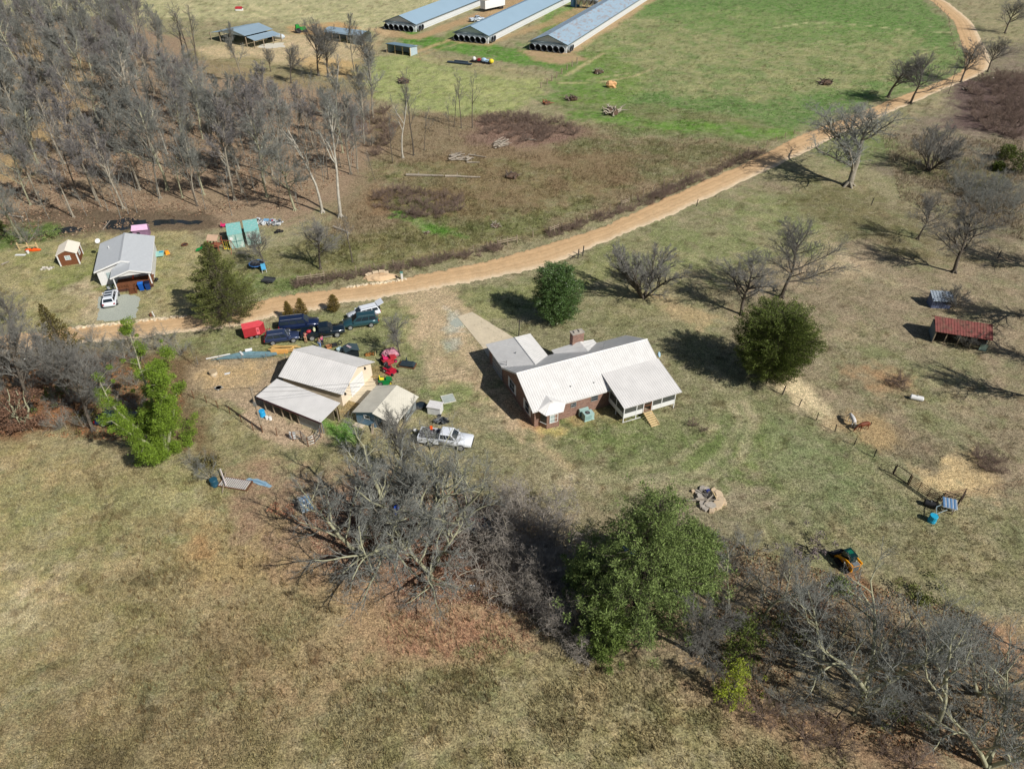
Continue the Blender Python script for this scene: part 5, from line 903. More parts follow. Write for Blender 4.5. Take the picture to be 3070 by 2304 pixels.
# ---------------------------------------------------------------- storage boxes, playset, junk by the cottage
def aqua(loc, label):
    t = thing("storage_box", label, "storage box", loc, .37, "tall aqua storage boxes"); m = MB(); m.b2(-1.15, 1.15, 0, 4.6, 0, 2.5); m.obj("shell", AQUA, t)
    q = MB(); q.b2(-1.2, 1.2, -.05, 4.65, 2.5, 2.56); q.obj("roof", mat("bright_aqua", sr(134, 196, 188), .6, var=.1, kind='lichen', col2=sr(176, 200, 196)), t)
    q = MB(); q.b2(-.06, .04, -.03, -.002, .15, 2.3); q.b2(-1.0, 1.0, -.03, -.002, 1.2, 1.28); q.obj("door_seam", mat("dark_teal", sr(70, 110, 110), .7), t)
    q = MB(); q.b2(-.95, -.5, -.035, -.004, 1.6, 2.1); q.obj("label_plate", WHITE, t)
aqua((-46.5, 109.3, 0), "tall aqua metal storage box nearer the wooden playset"); aqua((-44.0, 110.6, 0), "tall aqua metal storage box beside the scrap row, with paler patches")
def playset():
    t = thing("playset", "wooden climbing frame with tan roof and a green slide", "playset", G(652, 752), R(-8)); m = MB()
    for x in (-.8, .8):
        for y in (-.8, .8): m.b2(x - .06, x + .06, y - .06, y + .06, 0, 2.3)
    m.b2(-.8, .8, -.8, .8, 1.15, 1.22)
    for z in (.4, 1.5, 1.75): m.b2(-.8, .8, -.84, -.8, z, z + .08)
    m.b2(.8, 2.9, -.05, .05, 2.0, 2.1); m.tube([(2.9, 0, 2.05), (2.9, -.9, 0)], .05, 5); m.tube([(2.9, 0, 2.05), (2.9, .9, 0)], .05, 5); m.obj("timber_frame", mat("redwood", sr(150, 92, 70), .85, var=.2), t)
    q = MB(); q.slab([(-.95, -.95, 2.3), (.95, -.95, 2.3), (.95, 0, 2.95), (-.95, 0, 2.95)], (0, 0, .05)); q.slab([(-.95, 0, 2.95), (.95, 0, 2.95), (.95, .95, 2.3), (-.95, .95, 2.3)], (0, 0, .05)); q.obj("roof", mat("tan_canopy", sr(190, 160, 134), .85), t)
    q = MB(); P = [Vector((-.8, 0, 1.4)), Vector((-1.8, -.3, 1.0)), Vector((-2.8, -.6, .35)), Vector((-3.4, -.75, .2))]
    for a, b in zip(P[:-1], P[1:]):
        n = (b - a).cross(Vector((0, 0, 1))).normalized(); q.slab([a - n * .25, b - n * .25, b + n * .25, a + n * .25], (0, 0, .05)); q.slab([a - n * .3, b - n * .3, b - n * .3 + Vector((0, 0, .2)), a - n * .3 + Vector((0, 0, .2))], n * .05); q.slab([a + n * .25, b + n * .25, b + n * .25 + Vector((0, 0, .2)), a + n * .25 + Vector((0, 0, .2))], n * .05)
    q.obj("slide", GREENM, t)
    for y, x in ((-.0, 1.6), (0, 2.3)): q = MB(); q.tube([(x - .2, y, 2.0), (x - .2, y, .55)], .02, 4); q.tube([(x + .2, y, 2.0), (x + .2, y, .55)], .02, 4); q.b2(x - .22, x + .22, y - .1, y + .1, .5, .56); q.obj("swing", YELP, t)
playset()
mk("toy_car", "hot pink toy car behind the aqua box", "toy", 671, 680, .3, [("toy_body", PINKR, lambda q: (q.box((0, 0, .35), (1.1, .6, .35), taper=.85), q.tube([(-.3, -.25, .5), (-.3, -.25, .95), (-.3, .25, .95), (-.3, .25, .5)], .04, 5))), ("wheels", RUBBER, lambda q: [q.tube([(x, y - .05, .18), (x, y + .05, .18)], .18, 10) for x in (-.35, .35) for y in (-.3, .3)])])
SCRAPM = mat("mixed_household_scrap", (.34, .36, .38), .6, .1, var=.4, island=.9)
def scrapfn(seed, n, lx, ly, hz=.5):
    def f(q):
        r = random.Random(seed)
        for i in range(n): q.box((r.uniform(-lx, lx), r.uniform(-ly, ly), r.uniform(.08, hz)), (r.uniform(.1, .6), r.uniform(.1, .5), r.uniform(.05, .4)), rz=r.uniform(0, 3), rx=r.uniform(-.6, .6))
    return f
mk("scrap_row", "row of white and blue scrap metal at the wood edge right of the aqua boxes", "scrap", 808, 670, -.1, [("scrap_pieces", SCRAPM, scrapfn(3, 60, 2.3, .9)), ("blue_piece", mat("faded_blue_sheet", sr(110, 160, 196), .6), lambda q: (q.box((-.6, .2, .6), (.9, .6, .12), rx=.2), q.box((.3, .4, .5), (.5, .4, .2), rz=.5))), ("red_piece", REDM, lambda q: q.box((.6, .1, .6), (.35, .3, .2), rz=.3)), ("rail", WHITE, lambda q: [q.tube([(x, -1.0, .1), (x + .15, -.4, .7)], .05, 5) for x in (-1.9, -1.4, -.9, -.5)]), ("bath", WHITE, lambda q: q.box((1.6, -.5, .25), (1.4, .5, .3), rz=.2))])
mk("tyre_heap", "dark tyres dumped between the scrap row and the bare trees", "tyres", 836, 697, .2, [("tyres", RUBBER, lambda q: [q.tube([(x + .33 * math.cos(a), y + .33 * math.sin(a), z), (x + .33 * math.cos(a + .6), y + .33 * math.sin(a + .6), z)], .11, 6) for x, y, z in ((-.4, 0, .12), (.4, .2, .12), (0, .1, .34)) for a in [i * .524 for i in range(12)]])])
mk("trampoline", "small dark blue rimmed trampoline under the bare tree beside the cedar", "trampoline", 772, 800, 0, [("mat_cloth", mat("dark_mesh", (.03, .035, .05), .8), lambda q: q.tube([(0, 0, .62), (0, 0, .65)], 1.15, 20)), ("rim", mat("blue_pad", sr(60, 120, 190), .6), lambda q: [q.tube([(1.2 * math.cos(i * .393), 1.2 * math.sin(i * .393), .66), (1.2 * math.cos(i * .393 + .4), 1.2 * math.sin(i * .393 + .4), .66)], .07, 5) for i in range(16)]), ("leg", STEEL, lambda q: [q.tube([(1.1 * math.cos(a), 1.1 * math.sin(a), 0), (1.1 * math.cos(a), 1.1 * math.sin(a), .62)], .03, 5) for a in (0, 1.57, 3.14, 4.71)])])
mk("chair", "sky blue plastic chair below the small trampoline", "chair", 793, 815, .4, [("seat", mat("pale_blue_plastic", sr(90, 170, 206), .5), lambda q: (q.b2(-.25, .25, -.25, .25, .4, .45), q.b2(-.25, .25, .2, .25, .45, .95))), ("leg", WHITE, lambda q: [q.b2(x - .02, x + .02, y - .02, y + .02, 0, .4) for x in (-.22, .22) for y in (-.22, .22)])], s=1.4)
mk("cart", "low dark trailer cart right of the large cedar", "cart", 806, 846, -.2, [("bed", mat("dark_grey_paint", (.06, .065, .07), .6), lambda q: (q.b2(-1.0, 1.0, -.55, .55, .35, .42), q.b2(-1.0, 1.0, -.55, -.5, .42, .7), q.b2(-1.0, 1.0, .5, .55, .42, .7))), ("wheels", RUBBER, lambda q: [q.tube([(.1, y - .08, .28), (.1, y + .08, .28)], .28, 12) for y in (-.62, .62)])])
for i, (u, v, dk) in enumerate(((427, 868, 0), (446, 866, 1))):
    mk("wheeled_bin", "blue wheeled bin at the porch steps, the " + ("right hand darker one" if dk else "left hand rounder one"), "bin", u, v, .34, [("bin_body", mat("bin_blue" + str(dk), sr(20, 84, 170) if not dk else sr(22, 60, 120), .45), lambda q: q.box((0, 0, .5), (.52, .55, .95), taper=1.18)), ("lid", mat("bin_lid" + str(dk), sr(34, 110, 200) if not dk else sr(16, 30, 60), .4), lambda q: (q.b2(-.34, .34, -.36, .38, 1.0, 1.08), q.box((0, 0, 1.11), (.4, .4, .06), taper=.7))), ("wheels", RUBBER, lambda q: [q.tube([(x - .04, .28, .12), (x + .04, .28, .12)], .12, 10) for x in (-.26, .26)])], s=1.15)
mk("planter", "cluster of grey and white pots beside the cottage porch", "pots", 334, 864, 0, [("pots", mat("pot_grey", (.32, .34, .34), .8, island=.6), lambda q: [q.tube([(x, y, 0), (x, y, .4)], [.14, .22], 9) for x, y in ((-.5, 0), (0, .2), (.4, -.1), (-.1, -.5), (.6, .5))]), ("plant", mat("pot_plant", (.06, .11, .04), .9), lambda q: [q.ell((x, y, .5), (.18, .18, .16), 7, 4, noise=.3) for x, y in ((-.5, 0), (.4, -.1))])])
mk("table", "cluttered porch table with white and purple things", "table", 440, 833, .34, [("table_top", mat("table_mauve", sr(150, 140, 170), .7), lambda q: q.b2(-.9, .9, -.35, .35, .98, 1.04)), ("clutter", mat("clutter_white", (.5, .45, .5), .6, island=.7), lambda q: [q.box((random.uniform(-.8, .8), random.uniform(-.28, .28), 1.1), (.18, .15, random.uniform(.08, .25)), rz=random.random()) for _ in range(12)]), ("leg", WOOD, lambda q: [q.b2(x - .03, x + .03, y - .03, y + .03, .6, .98) for x in (-.8, .8) for y in (-.3, .3)])])
mk("hand_tool", "orange handled tool leaning at the porch steps", "tool", 402, 846, .5, [("handle", ORM, lambda q: q.slab([(-.1, -.1, .6), (.1, -.1, .6), (.35, .1, 1.3), (.2, .1, 1.35)], (.03, .05, 0))), ("head", PALEWOOD, lambda q: q.box((.3, .1, 1.35), (.2, .12, .1)))])
mk("playhouse", "pink and purple plastic playhouse behind the white cottage", "playhouse", 428, 706, .25, [("wall", mat("purple_plastic", sr(140, 110, 136), .5), lambda q: q.b2(-1.0, 1.0, -.6, .6, 0, 1.1)), ("roof", PINK, lambda q: (q.slab([(-1.1, -.75, 1.1), (1.1, -.75, 1.1), (1.0, 0, 1.6), (-1.0, 0, 1.6)], (0, 0, .05)), q.slab([(-1.0, 0, 1.6), (1.0, 0, 1.6), (1.1, .75, 1.1), (-1.1, .75, 1.1)], (0, 0, .05)))), ("window_hole", DARK, lambda q: q.b2(-.5, -.1, -.62, -.6, .4, .8))], s=1.25)
mk("kayak", "orange plastic kayak by the little fence at the wood edge", "kayak", 100, 752, .05, [("hull", ORM, lambda q: q.tube([(-1.4, 0, .2), (-1.0, 0, .2), (0, 0, .2), (1.0, 0, .2), (1.4, 0, .25)], [.03, .22, .32, .22, .03], 10)), ("cockpit", DARK, lambda q: q.tube([(0, 0, .45), (0, 0, .53)], .2, 10))])
mk("board", "white board lying on the grass left of the orange kayak", "board", 62, 765, .02, [("panel", WHITE, lambda q: q.b2(-.85, .85, -.25, .25, .05, .1)), ("batten", WOOD, lambda q: (q.b2(-.7, -.6, -.3, .3, 0, .05), q.b2(.6, .7, -.3, .3, 0, .05)))])
mk("bucket", "small white bucket between the white board and the kayak", "bucket", 85, 759, 0, [("pail", WHITE, lambda q: q.tube([(0, 0, 0), (0, 0, .45)], [.18, .24], 10)), ("handle", STEEL, lambda q: q.tube([(-.24, 0, .45), (0, 0, .62), (.24, 0, .45)], .015, 4))])
mk("rail_fence", "short leaning timber rail fence beside the orange kayak", "fence", 88, 748, .05, [("post", PALEWOOD, lambda q: [q.b2(x - .07, x + .07, -.07, .07, 0, 1.3) for x in (-1.6, 0, 1.5)]), ("rail", PALEWOOD, lambda q: (q.tube([(-1.7, -.08, 1.0), (1.5, -.08, .6)], .05, 5), q.tube([(-1.6, -.08, .35), (1.6, -.08, 1.0)], .05, 5)))])
mk("stone_heap", "small heap of white and tan stones in front of the garden shed", "stones", 142, 806, 0, [("stones", mat("mixed_pale_stone", (.5, .46, .4), .9, island=.4), lambda q: [q.ell((random.uniform(-.9, .9), random.uniform(-.4, .4), .1), (.22, .18, .14), 7, 4, noise=.2) for _ in range(12)])])
mk("fire_ring", "small rusty fire ring on the lawn left of the playset", "fire ring", 554, 735, 0, [("ring", RUSTY, lambda q: [q.tube([(.5 * math.cos(i * .45), .5 * math.sin(i * .45), .15), (.5 * math.cos(i * .45 + .45), .5 * math.sin(i * .45 + .45), .15)], .09, 5) for i in range(14)]), ("ash", DARK, lambda q: q.tube([(0, 0, 0), (0, 0, .08)], .45, 12))])
mk("toy_table", "pale aqua plastic water table and orange toy beside the cottage wall", "toy", 481, 766, .34, [("table_top", mat("pale_aqua_plastic", sr(150, 196, 186), .5), lambda q: (q.b2(-.8, .6, -.9, .9, .3, .42))), ("blue_basin", mat("basin_blue", sr(60, 150, 180), .4), lambda q: q.b2(-.1, .5, .2, .7, .42, .47)), ("orange_toy", mat("toy_orange", sr(240, 150, 40), .5), lambda q: q.box((1.1, .2, .3), (.7, .5, .6), rz=.4, taper=.7)), ("leg", STEEL, lambda q: [q.b2(x - .04, x + .04, y - .04, y + .04, 0, .3) for x in (-.6, .4) for y in (-.7, .7)])])
mk("gate_post", "white topped pole beside a rusty stump at the edge of the gravel pad", "post", 459, 949, 0, [("post", WHITE, lambda q: q.tube([(.2, 0, 0), (.1, 0, .9)], .07, 6)), ("stump", RUSTY, lambda q: q.tube([(-.35, .1, 0), (-.3, .1, .55)], [.2, .14], 8))])
mk("grill", "small round black grill at the right side of the cottage", "grill", 472, 846, 0, [("bowl", BLACKMETAL, lambda q: q.ell((0, 0, .55), (.3, .3, .22), 12, 6)), ("leg", STEEL, lambda q: [q.tube([(.2 * math.cos(a), .2 * math.sin(a), .4), (.3 * math.cos(a), .3 * math.sin(a), 0)], .02, 4) for a in (0, 2.1, 4.2)])])
# ---------------------------------------------------------------- dirt lot beside the workshop
mk("sheet_stack", "long heap of blue green corrugated sheets along the dirt lot", "sheets", 752, 1070, R(4), [("sheets", mat("blue_green_sheet", sr(110, 142, 150), .55, .1, var=.25, island=.3), lambda q: [q.slab([(-5.2 + i * .35, -.4 + .05 * i, .06 + .05 * i), (1.9 + .35 * i, -.35 + .03 * i, .08 + .05 * i), (1.8 + .3 * i, .8 - .05 * i, .1 + .05 * i), (-2.2 + i * .3, .9, .1 + .05 * i)], (0, 0, .03)) for i in range(6)]), ("white_scrap", WHITE, lambda q: (q.box((-.4, 1.0, .5), (.9, .45, .05), rz=.3, rx=.3), q.box((-1.2, .3, .5), (.25, 1.0, .05), rz=.6)))])
mk("pole", "long white pole lying left of the corrugated sheets", "pole", 656, 1070, R(21), [("pole_length", WHITE, lambda q: (q.tube([(-1.6, 0, .12), (1.5, 0, .14)], .08, 6)))])
mk("lumber_pile", "pile of yellow sawn lumber behind the left end of the workshop", "lumber", 848, 1053, R(2), [("planks", mat("yellow_sawn_wood", sr(222, 184, 116), .85, island=.25), lambda q: [q.box((random.uniform(-.5, .5), random.uniform(-.45, .45), .05 + .04 * i), (random.uniform(2.6, 4.2), .14, .04), rz=random.uniform(-.16, .16)) for i in range(18)]), ("cut_ends", mat("orange_wood", sr(214, 160, 90), .9), lambda q: q.box((-.3, -.5, .3), (2.2, .3, .5), rz=.05))])
mk("well_cap", "round concrete well cap casting a small shadow in the dirt lot", "well cap", 641, 1122, 0, [("drum", M_conc, lambda q: q.tube([(0, 0, 0), (0, 0, .5)], .48, 18)), ("lid", mat("tan_lid", sr(170, 150, 120), .9), lambda q: q.tube([(0, 0, .5), (0, 0, .57)], .52, 18))])
mk("stone_disc", "low flat round disc in front of the concrete well cap", "disc", 645, 1129, 0, [("disc", mat("tan_disc", sr(190, 166, 130), .9), lambda q: q.tube([(0, 0, 0), (0, 0, .08)], .4, 18)), ("knob", STONE, lambda q: q.tube([(0, 0, .08), (0, 0, .13)], .1, 8))])
mk("scrap_board", "white scrap board in the dirt lot right of the well cap", "board", 681, 1120, .4, [("sheet", WHITE, lambda q: q.b2(-.32, .32, -.16, .16, .02, .06)), ("fold", WHITE, lambda q: q.slab([(.32, -.16, .06), (.42, -.12, .14), (.42, .14, .14), (.32, .16, .06)], (0, 0, .015)))])
mk("bowl", "small grey feed bowl in the dirt lot", "bowl", 656, 1164, 0, [("bowl", mat("grey_bowl", (.45, .47, .46), .6), lambda q: q.tube([(0, 0, 0), (0, 0, .16), (0, 0, .16), (0, 0, .05)], [.3, .42, .37, .26], 12)), ("rocks", STONE, lambda q: [q.ell((x, y, .1), (.12, .1, .08), 6, 4) for x, y in ((.5, .1), (-.5, .05), (.1, -.45))])])
# ---------------------------------------------------------------- junk left of the big bare tree
mk("bed_frame", "rusty slatted metal frame lying on the ground beside a propped white beam", "frame", 706, 1452, R(-12), [("slats", mat("pale_slat", sr(200,196,192), .6), lambda q: [q.b2(-1.6 + i * .23, -1.5 + i * .23, -.65, .65, .16, .22) for i in range(14)]), ("side_rail", RUSTY, lambda q: (q.b2(-1.65, 1.75, -.72, -.65, .1, .22), q.b2(-1.65, 1.75, .65, .72, .1, .22), q.b2(1.7, 1.77, -.65, .65, .1, .22), q.b2(-1.72, -1.65, -.65, .65, .1, .22)))])
mk("beam", "long white beam propped across the rusty slatted frame", "beam", 670, 1440, 0, [("timber", mat("pinkish_white_timber", sr(226, 214, 210), .6), lambda q: q.tube([(-.65, 1.25, .55), (.75, -1.15, .5)], .08, 4)), ("prop", WOOD, lambda q: (q.tube([(.1, .8, .5), (.5, -1.9, .1)], .07, 5), q.tube([(.0, .3, .5), (-.1, .1, 0)], .05, 5), q.tube([(.7, -1.0, .5), (.7, -1.0, 0)], .05, 5)))])
cyl_thing("barrel", "dark teal barrel with a white lid at the end of the white beam", "barrel", 645, 1454, .42, .9, mat("dark_teal_plastic", sr(36, 78, 96), .45))
mk("tarpaulin", "torn blue grey tarpaulin spread flat on the leaves", "tarpaulin", 775, 1447, R(-10), [("sheet", mat("blue_grey_tarp", sr(136, 166, 184), .6, var=.15, scale=3), lambda q: q.prism([(-1.6, .15), (-1.3, .5), (-.8, .4), (-.4, .55), (.2, .35), (.7, .3), (1.2, 0), (1.7, -.2), (1.5, -.5), (.8, -.35), (.2, -.3), (-.4, -.1), (-.9, -.05), (-1.4, -.1)], .03, .07)), ("fold", mat("tarp_fold", sr(112, 146, 170), .6), lambda q: q.tube([(-1.0, .2, .08), (0, .1, .12), (1.0, -.2, .08)], .07, 5))])
mk("caged_tank", "blue grey caged tank in the shadow of the big bare tree", "tank", 920, 1524, .5, [("tank_body", mat("blue_grey_tank", sr(120, 150, 176), .5, var=.2), lambda q: q.box((0, 0, .75), (1.15, 1.25, 1.1), taper=.9)), ("cage", STEEL, lambda q: [q.tube([(x, y, .1), (x, y, 1.32)], .03, 4) for x in (-.6, -.2, .2, .6) for y in (-.66, .66)] + [q.tube([(-.62, -.68, z), (.62, -.68, z), (.62, .68, z), (-.62, .68, z), (-.62, -.68, z)], .03, 4) for z in (.4, .85, 1.32)]), ("cap", WHITE, lambda q: q.tube([(0, 0, 1.3), (0, 0, 1.38)], .15, 10))])
mk("scrap_camper", "crushed red, white and blue sheet wreck by the grey vines", "wreck", 1448, 1585, -.15, [("panels", mat("crushed_white_panel", (.5, .53, .58), .5, .1, var=.2, island=.5), scrapfn(12, 44, 1.5, 1.1, .7)), ("red_panel", mat("dull_red_panel", sr(176, 70, 60), .6), lambda q: (q.box((-.8, .5, .75), (1.5, .35, .1), rx=.2), q.box((-.7, .5, .5), (1.4, .5, .3)))), ("blue_rail", BLUEM, lambda q: (q.tube([(.3, -.6, .7), (.9, .7, .8), (1.4, .6, .7)], .05, 5), q.tube([(.4, -.2, .8), (1.3, -.3, .7)], .05, 5)))])
mk("board", "white split board on the leaf litter below the red and white wreck", "board", 1378, 1668, -.35, [("panel", WHITE, lambda q: q.b2(-.7, .6, -.12, .1, .05, .09)), ("splinter", WOOD, lambda q: q.tube([(.5, 0, .08), (1.0, -.15, .1)], .04, 4))])
mk("litter_pile", "tiny white litter pile at the edge of the red grass", "litter", 1413, 1757, 0, [("litter", WHITE, lambda q: [q.box((random.uniform(-.3, .3), random.uniform(-.15, .15), .08), (.2, .14, .08), rz=random.random() * 3) for _ in range(5)])])
mk("tarpaulin", "grey blue tarpaulin glimpsed under the big pine", "tarpaulin", 1880, 1655, 0, [("sheet", mat("pine_tarp", sr(150, 170, 196), .6), lambda q: q.prism([(-.9, -.5), (.8, -.6), (1.0, .4), (0, .7), (-.8, .5)], .05, .12)), ("lump", PLASTIC_BLUE, lambda q: q.ell((-.5, .2, .25), (.3, .25, .2), 8, 5))])
# ---------------------------------------------------------------- skid steer
def skid():
    a, b = G(2553, 1698), G(2512, 1650); d = (b - a); rz = math.atan2(d.y, d.x); c = G(2536, 1692)
    t = thing("skid_steer_loader", "yellow and black tracked loader with dark green cab, bucket facing uphill", "loader", c, rz, None, .84)
    m = MB(); m.b2(-1.2, .9, -.5, .5, .3, 1.0); m.b2(-1.35, -.8, -.55, .55, .5, 1.45); m.obj("chassis", YELM, t)
    for s in (-1, 1):
        m = MB(); pr = [(-1.15, .12), (-.95, 0), (.75, 0), (1.0, .2), (.85, .45), (.0, .5), (-.9, .62), (-1.2, .4)]; m.slab([(x, s * .55, z) for x, z in pr], (0, s * .4, 0)); m.obj("track", RUBBER, t)
        m = MB(); m.slab([(-1.3, s * .6, 1.35), (-1.3, s * .6, 1.6), (-.2, s * .6, 1.55), (.9, s * .6, .95), (1.45, s * .6, .35), (1.3, s * .6, .2), (.8, s * .6, .7), (-.3, s * .6, 1.35)], (0, s * .14, 0)); m.obj("lift_arm", YELM, t)
        m = MB(); m.tube([(-.9, s * .72, .7), (.2, s * .72, 1.2)], .05, 6); m.obj("hydraulic_ram", STEEL, t)
    m = MB(); m.box((.1, 0, 1.5), (1.25, .95, 1.1), taper=.9); m.obj("cab", mat("cab_dark_glass", (.015, .03, .03), .15, spec=.6), t)
    m = MB(); m.b2(-.6, .7, -.48, .48, 2.05, 2.12); m.b2(-.62, -.5, -.46, .46, 1.0, 2.05); m.obj("cab_roof", mat("dark_green_roof", sr(14, 44, 46), .35), t); m = MB(); m.b2(-.1, .4, -.3, .3, 2.125, 2.14); m.obj("roof_window", mat("green_glass", sr(24, 100, 76), .2), t)
    m = MB(); m.b2(-1.37, -1.34, -.42, .42, .55, 1.35); m.obj("radiator_grille", mat("slate_grille", (.09, .11, .12), .5, kind='lap', k=.1), t); m = MB(); m.b2(-1.35, -.85, -.4, .4, 1.46, 1.52); m.obj("engine_cover", mat("grey_engine_cover", (.16, .18, .19), .5), t)
    m = MB(); m.slab([(1.3, -.95, .05), (2.1, -.95, .05), (2.1, .95, .05), (1.3, .95, .05)], (0, 0, .05)); m.slab([(1.3, -.95, .1), (1.3, .95, .1), (1.2, .95, .75), (1.2, -.95, .75)], (.05, 0, 0))
    for s in (-.95, .92): m.slab([(1.25, s, .08), (2.1, s, .08), (1.25, s, .75)], (0, .04, 0))
    m.obj("bucket", BLACKMETAL, t)
skid()
# ---------------------------------------------------------------- fire pit
def fire_pit():
    ring = [(2092,1478,1,.55),(2098,1492,1,.6),(2078,1474,0,.32),(2106,1512,1,.75),(2114,1522,1,.7),(2128,1518,1,.8),(2134,1530,2,.6),(2152,1514,2,.95),(2160,1498,2,.7),(2156,1484,2,.75),(2140,1472,2,.55),(2104,1468,1,.6),(2118,1466,1,.5),(2164,1506,2,.6)]
    names = {0: "lone small tan rock left of the fire pit heap", 1: "flat grey rock in the stone ring of the fire pit", 2: "flat tan rock in the stone ring of the fire pit"}
    r = random.Random(5)
    for u, v, k, s in ring:
        t = thing("rock", names[k], "rock", G(u, v), r.uniform(0, 3), None if k == 0 else ("grey fire pit rocks" if k == 1 else "tan fire pit rocks")); m = MB(); n = r.randint(5, 7); P = [(s * r.uniform(.8, 1.15) * .85 * math.cos(i * 6.283 / n), s * r.uniform(.75, 1.05) * .62 * math.sin(i * 6.283 / n)) for i in range(n)]
        h = .18 + .22 * r.random(); m.add([(x * 1.05, y * 1.05, 0) for x, y in P] + [(x, y, h * r.uniform(.8, 1)) for x, y in P], [tuple(range(n - 1, -1, -1)), tuple(range(n, 2 * n))] + [(i, (i + 1) % n, n + (i + 1) % n, n + i) for i in range(n)])
        m.obj("stone", STONE if k == 1 else TANSTONE, t); 
    for i, (a, b, lab) in enumerate((((2058, 1499), (2156, 1498), "longest grey branch lying across the fire pit"), ((2132, 1468), (2148, 1494), "pale split branch leaning on the right side of the fire pit"), ((2086, 1494), (2118, 1492), "thick grey branch in the middle of the fire pit"), ((2110, 1512), (2140, 1480), "thin white branch crossing the fire pit diagonally"))):
        A, B = G(*a, .35), G(*b, .4); m = MB(); m.tube([A, A.lerp(B, .5) + Vector((0, 0, .08)), B], [.1, .09, .04], 6); tag(m.obj("branch", LOGM if i != 1 else PALEWOOD), lab, "branch")
    mk("charred_wood", "burnt black sticks and ash inside the stone ring", "ashes", 2118, 1488, 0, [("sticks", mat("ash_and_char", (.12, .11, .10), .95, island=.9), lambda q: [q.tube([(random.gauss(0, .5), random.gauss(0, .4), random.uniform(.05, .4)), (random.gauss(0, .5), random.gauss(0, .4), random.uniform(.05, .45))], .04, 5) for _ in range(40)]), ("can", mat("navy_can", sr(50, 60, 120), .4), lambda q: q.box((.2, .5, .4), (.4, .25, .2), rz=.3))])
fire_pit()
# ---------------------------------------------------------------- gates by the lower right pasture corner
def pipe_frame(name, label, cat, A, B, h, bars, uprights=2, r=.035, m_=RUSTY, group=None, post=.06, braces=()):
    A, B = Vector(A), Vector(B); d = B - A; t = thing(name, label, cat, A, math.atan2(d.y, d.x), group); L = d.length; q = MB()
    for i in range(uprights): x = L * i / (uprights - 1); q.tube([(x, 0, 0), (x, 0, h)], post if i in (0, uprights - 1) else r, 6)
    objs(q, "post", m_, t); q = MB()
    for z in bars: q.tube([(0, 0, z), (L, 0, z)], r, 5)
    objs(q, "rail", m_, t); return t
DB = mat("dark_brown_pipe", (.06, .04, .03), .7); BR = mat("brown_painted_pipe", (.17, .10, .06), .7)
pipe_frame("fence_brace", "empty dark pipe brace left of the brown gate", "fence", G(2678, 1421), G(2720, 1450), 1.45, (.06, 1.42), 2, .045, DB, None, .07)
pipe_frame("gate", "long six bar brown gate at the pasture corner", "gate", G(2724, 1452), G(2806, 1510), 1.35, (.2, .42, .64, .86, 1.08, 1.3), 4, .035, BR)
pipe_frame("gate", "shorter brown gate standing open behind the striped metal awning", "gate", G(2822, 1502), G(2884, 1490), 1.35, (.2, .5, .8, 1.1, 1.3), 2, .035, BR)
pipe_frame("fence_brace", "dark pipe brace right of the striped metal awning", "fence", G(2868, 1517), G(2880, 1500), 1.45, (.06, 1.42), 2, .045, DB, None, .07)
mk("awning", "small striped silver and blue metal awning on posts at the gates", "awning", 2836, 1530, R(-20), [("post", WOOD, lambda q: [q.b2(x - .06, x + .06, y - .06, y + .06, 0, 1.25) for x in (-.55, .55) for y in (-.5, .5)]), ("roof", mat("silver_metal", sr(206, 216, 226), .35, .3), lambda q: q.roof((-.8, -.75, 1.2), (.8, -.75, 1.2), (.8, .75, 1.45), (-.8, .75, 1.45), pitch=.4, rib=.03)), ("stripe", mat("steel_blue", sr(96, 136, 176), .4, .2), lambda q: [q.slab([(x, -.74, 1.235), (x + .18, -.74, 1.235), (x + .18, .74, 1.485), (x, .74, 1.485)], (0, 0, .01)) for x in (-.75, -.35, .05, .45)])], s=.85)
mk("sack", "white feed sack hanging beside the striped awning", "sack", 2853, 1533, 0, [("bag", WHITE, lambda q: q.ell((0, 0, .45), (.26, .2, .4), 9, 6, noise=.12)), ("neck", WHITE, lambda q: q.tube([(0, 0, .8), (0, .05, 1.0)], [.05, .14], 7))])
cyl_thing("barrel", "light blue barrel with a rusty base below the gates", "barrel", 2792, 1562, .4, .85, mat("turquoise_plastic", sr(40, 160, 196), .45))
cyl_thing("barrel", "black drum lying in the shadow below the brown gate", "barrel", 2785, 1517, .35, 1.2, BLACKMETAL, R(-30))
mk("hose_stand", "thin pale pipe rack between the blue barrel and the awning", "rack", 2812, 1545, 0, [("pipes", mat("pale_pipe", sr(150, 170, 176), .5), lambda q: (q.tube([(-.7, -.5, .8), (-.2, .5, .8), (.5, .7, 1.0)], .04, 5), q.tube([(-.7, -.5, .8), (.7, .1, .8)], .03, 5))), ("leg", WOOD, lambda q: [q.tube([(x, y, 0), (x, y, .8)], .04, 5) for x, y in ((-.7, -.5), (-.2, .5), (.7, .1))])])
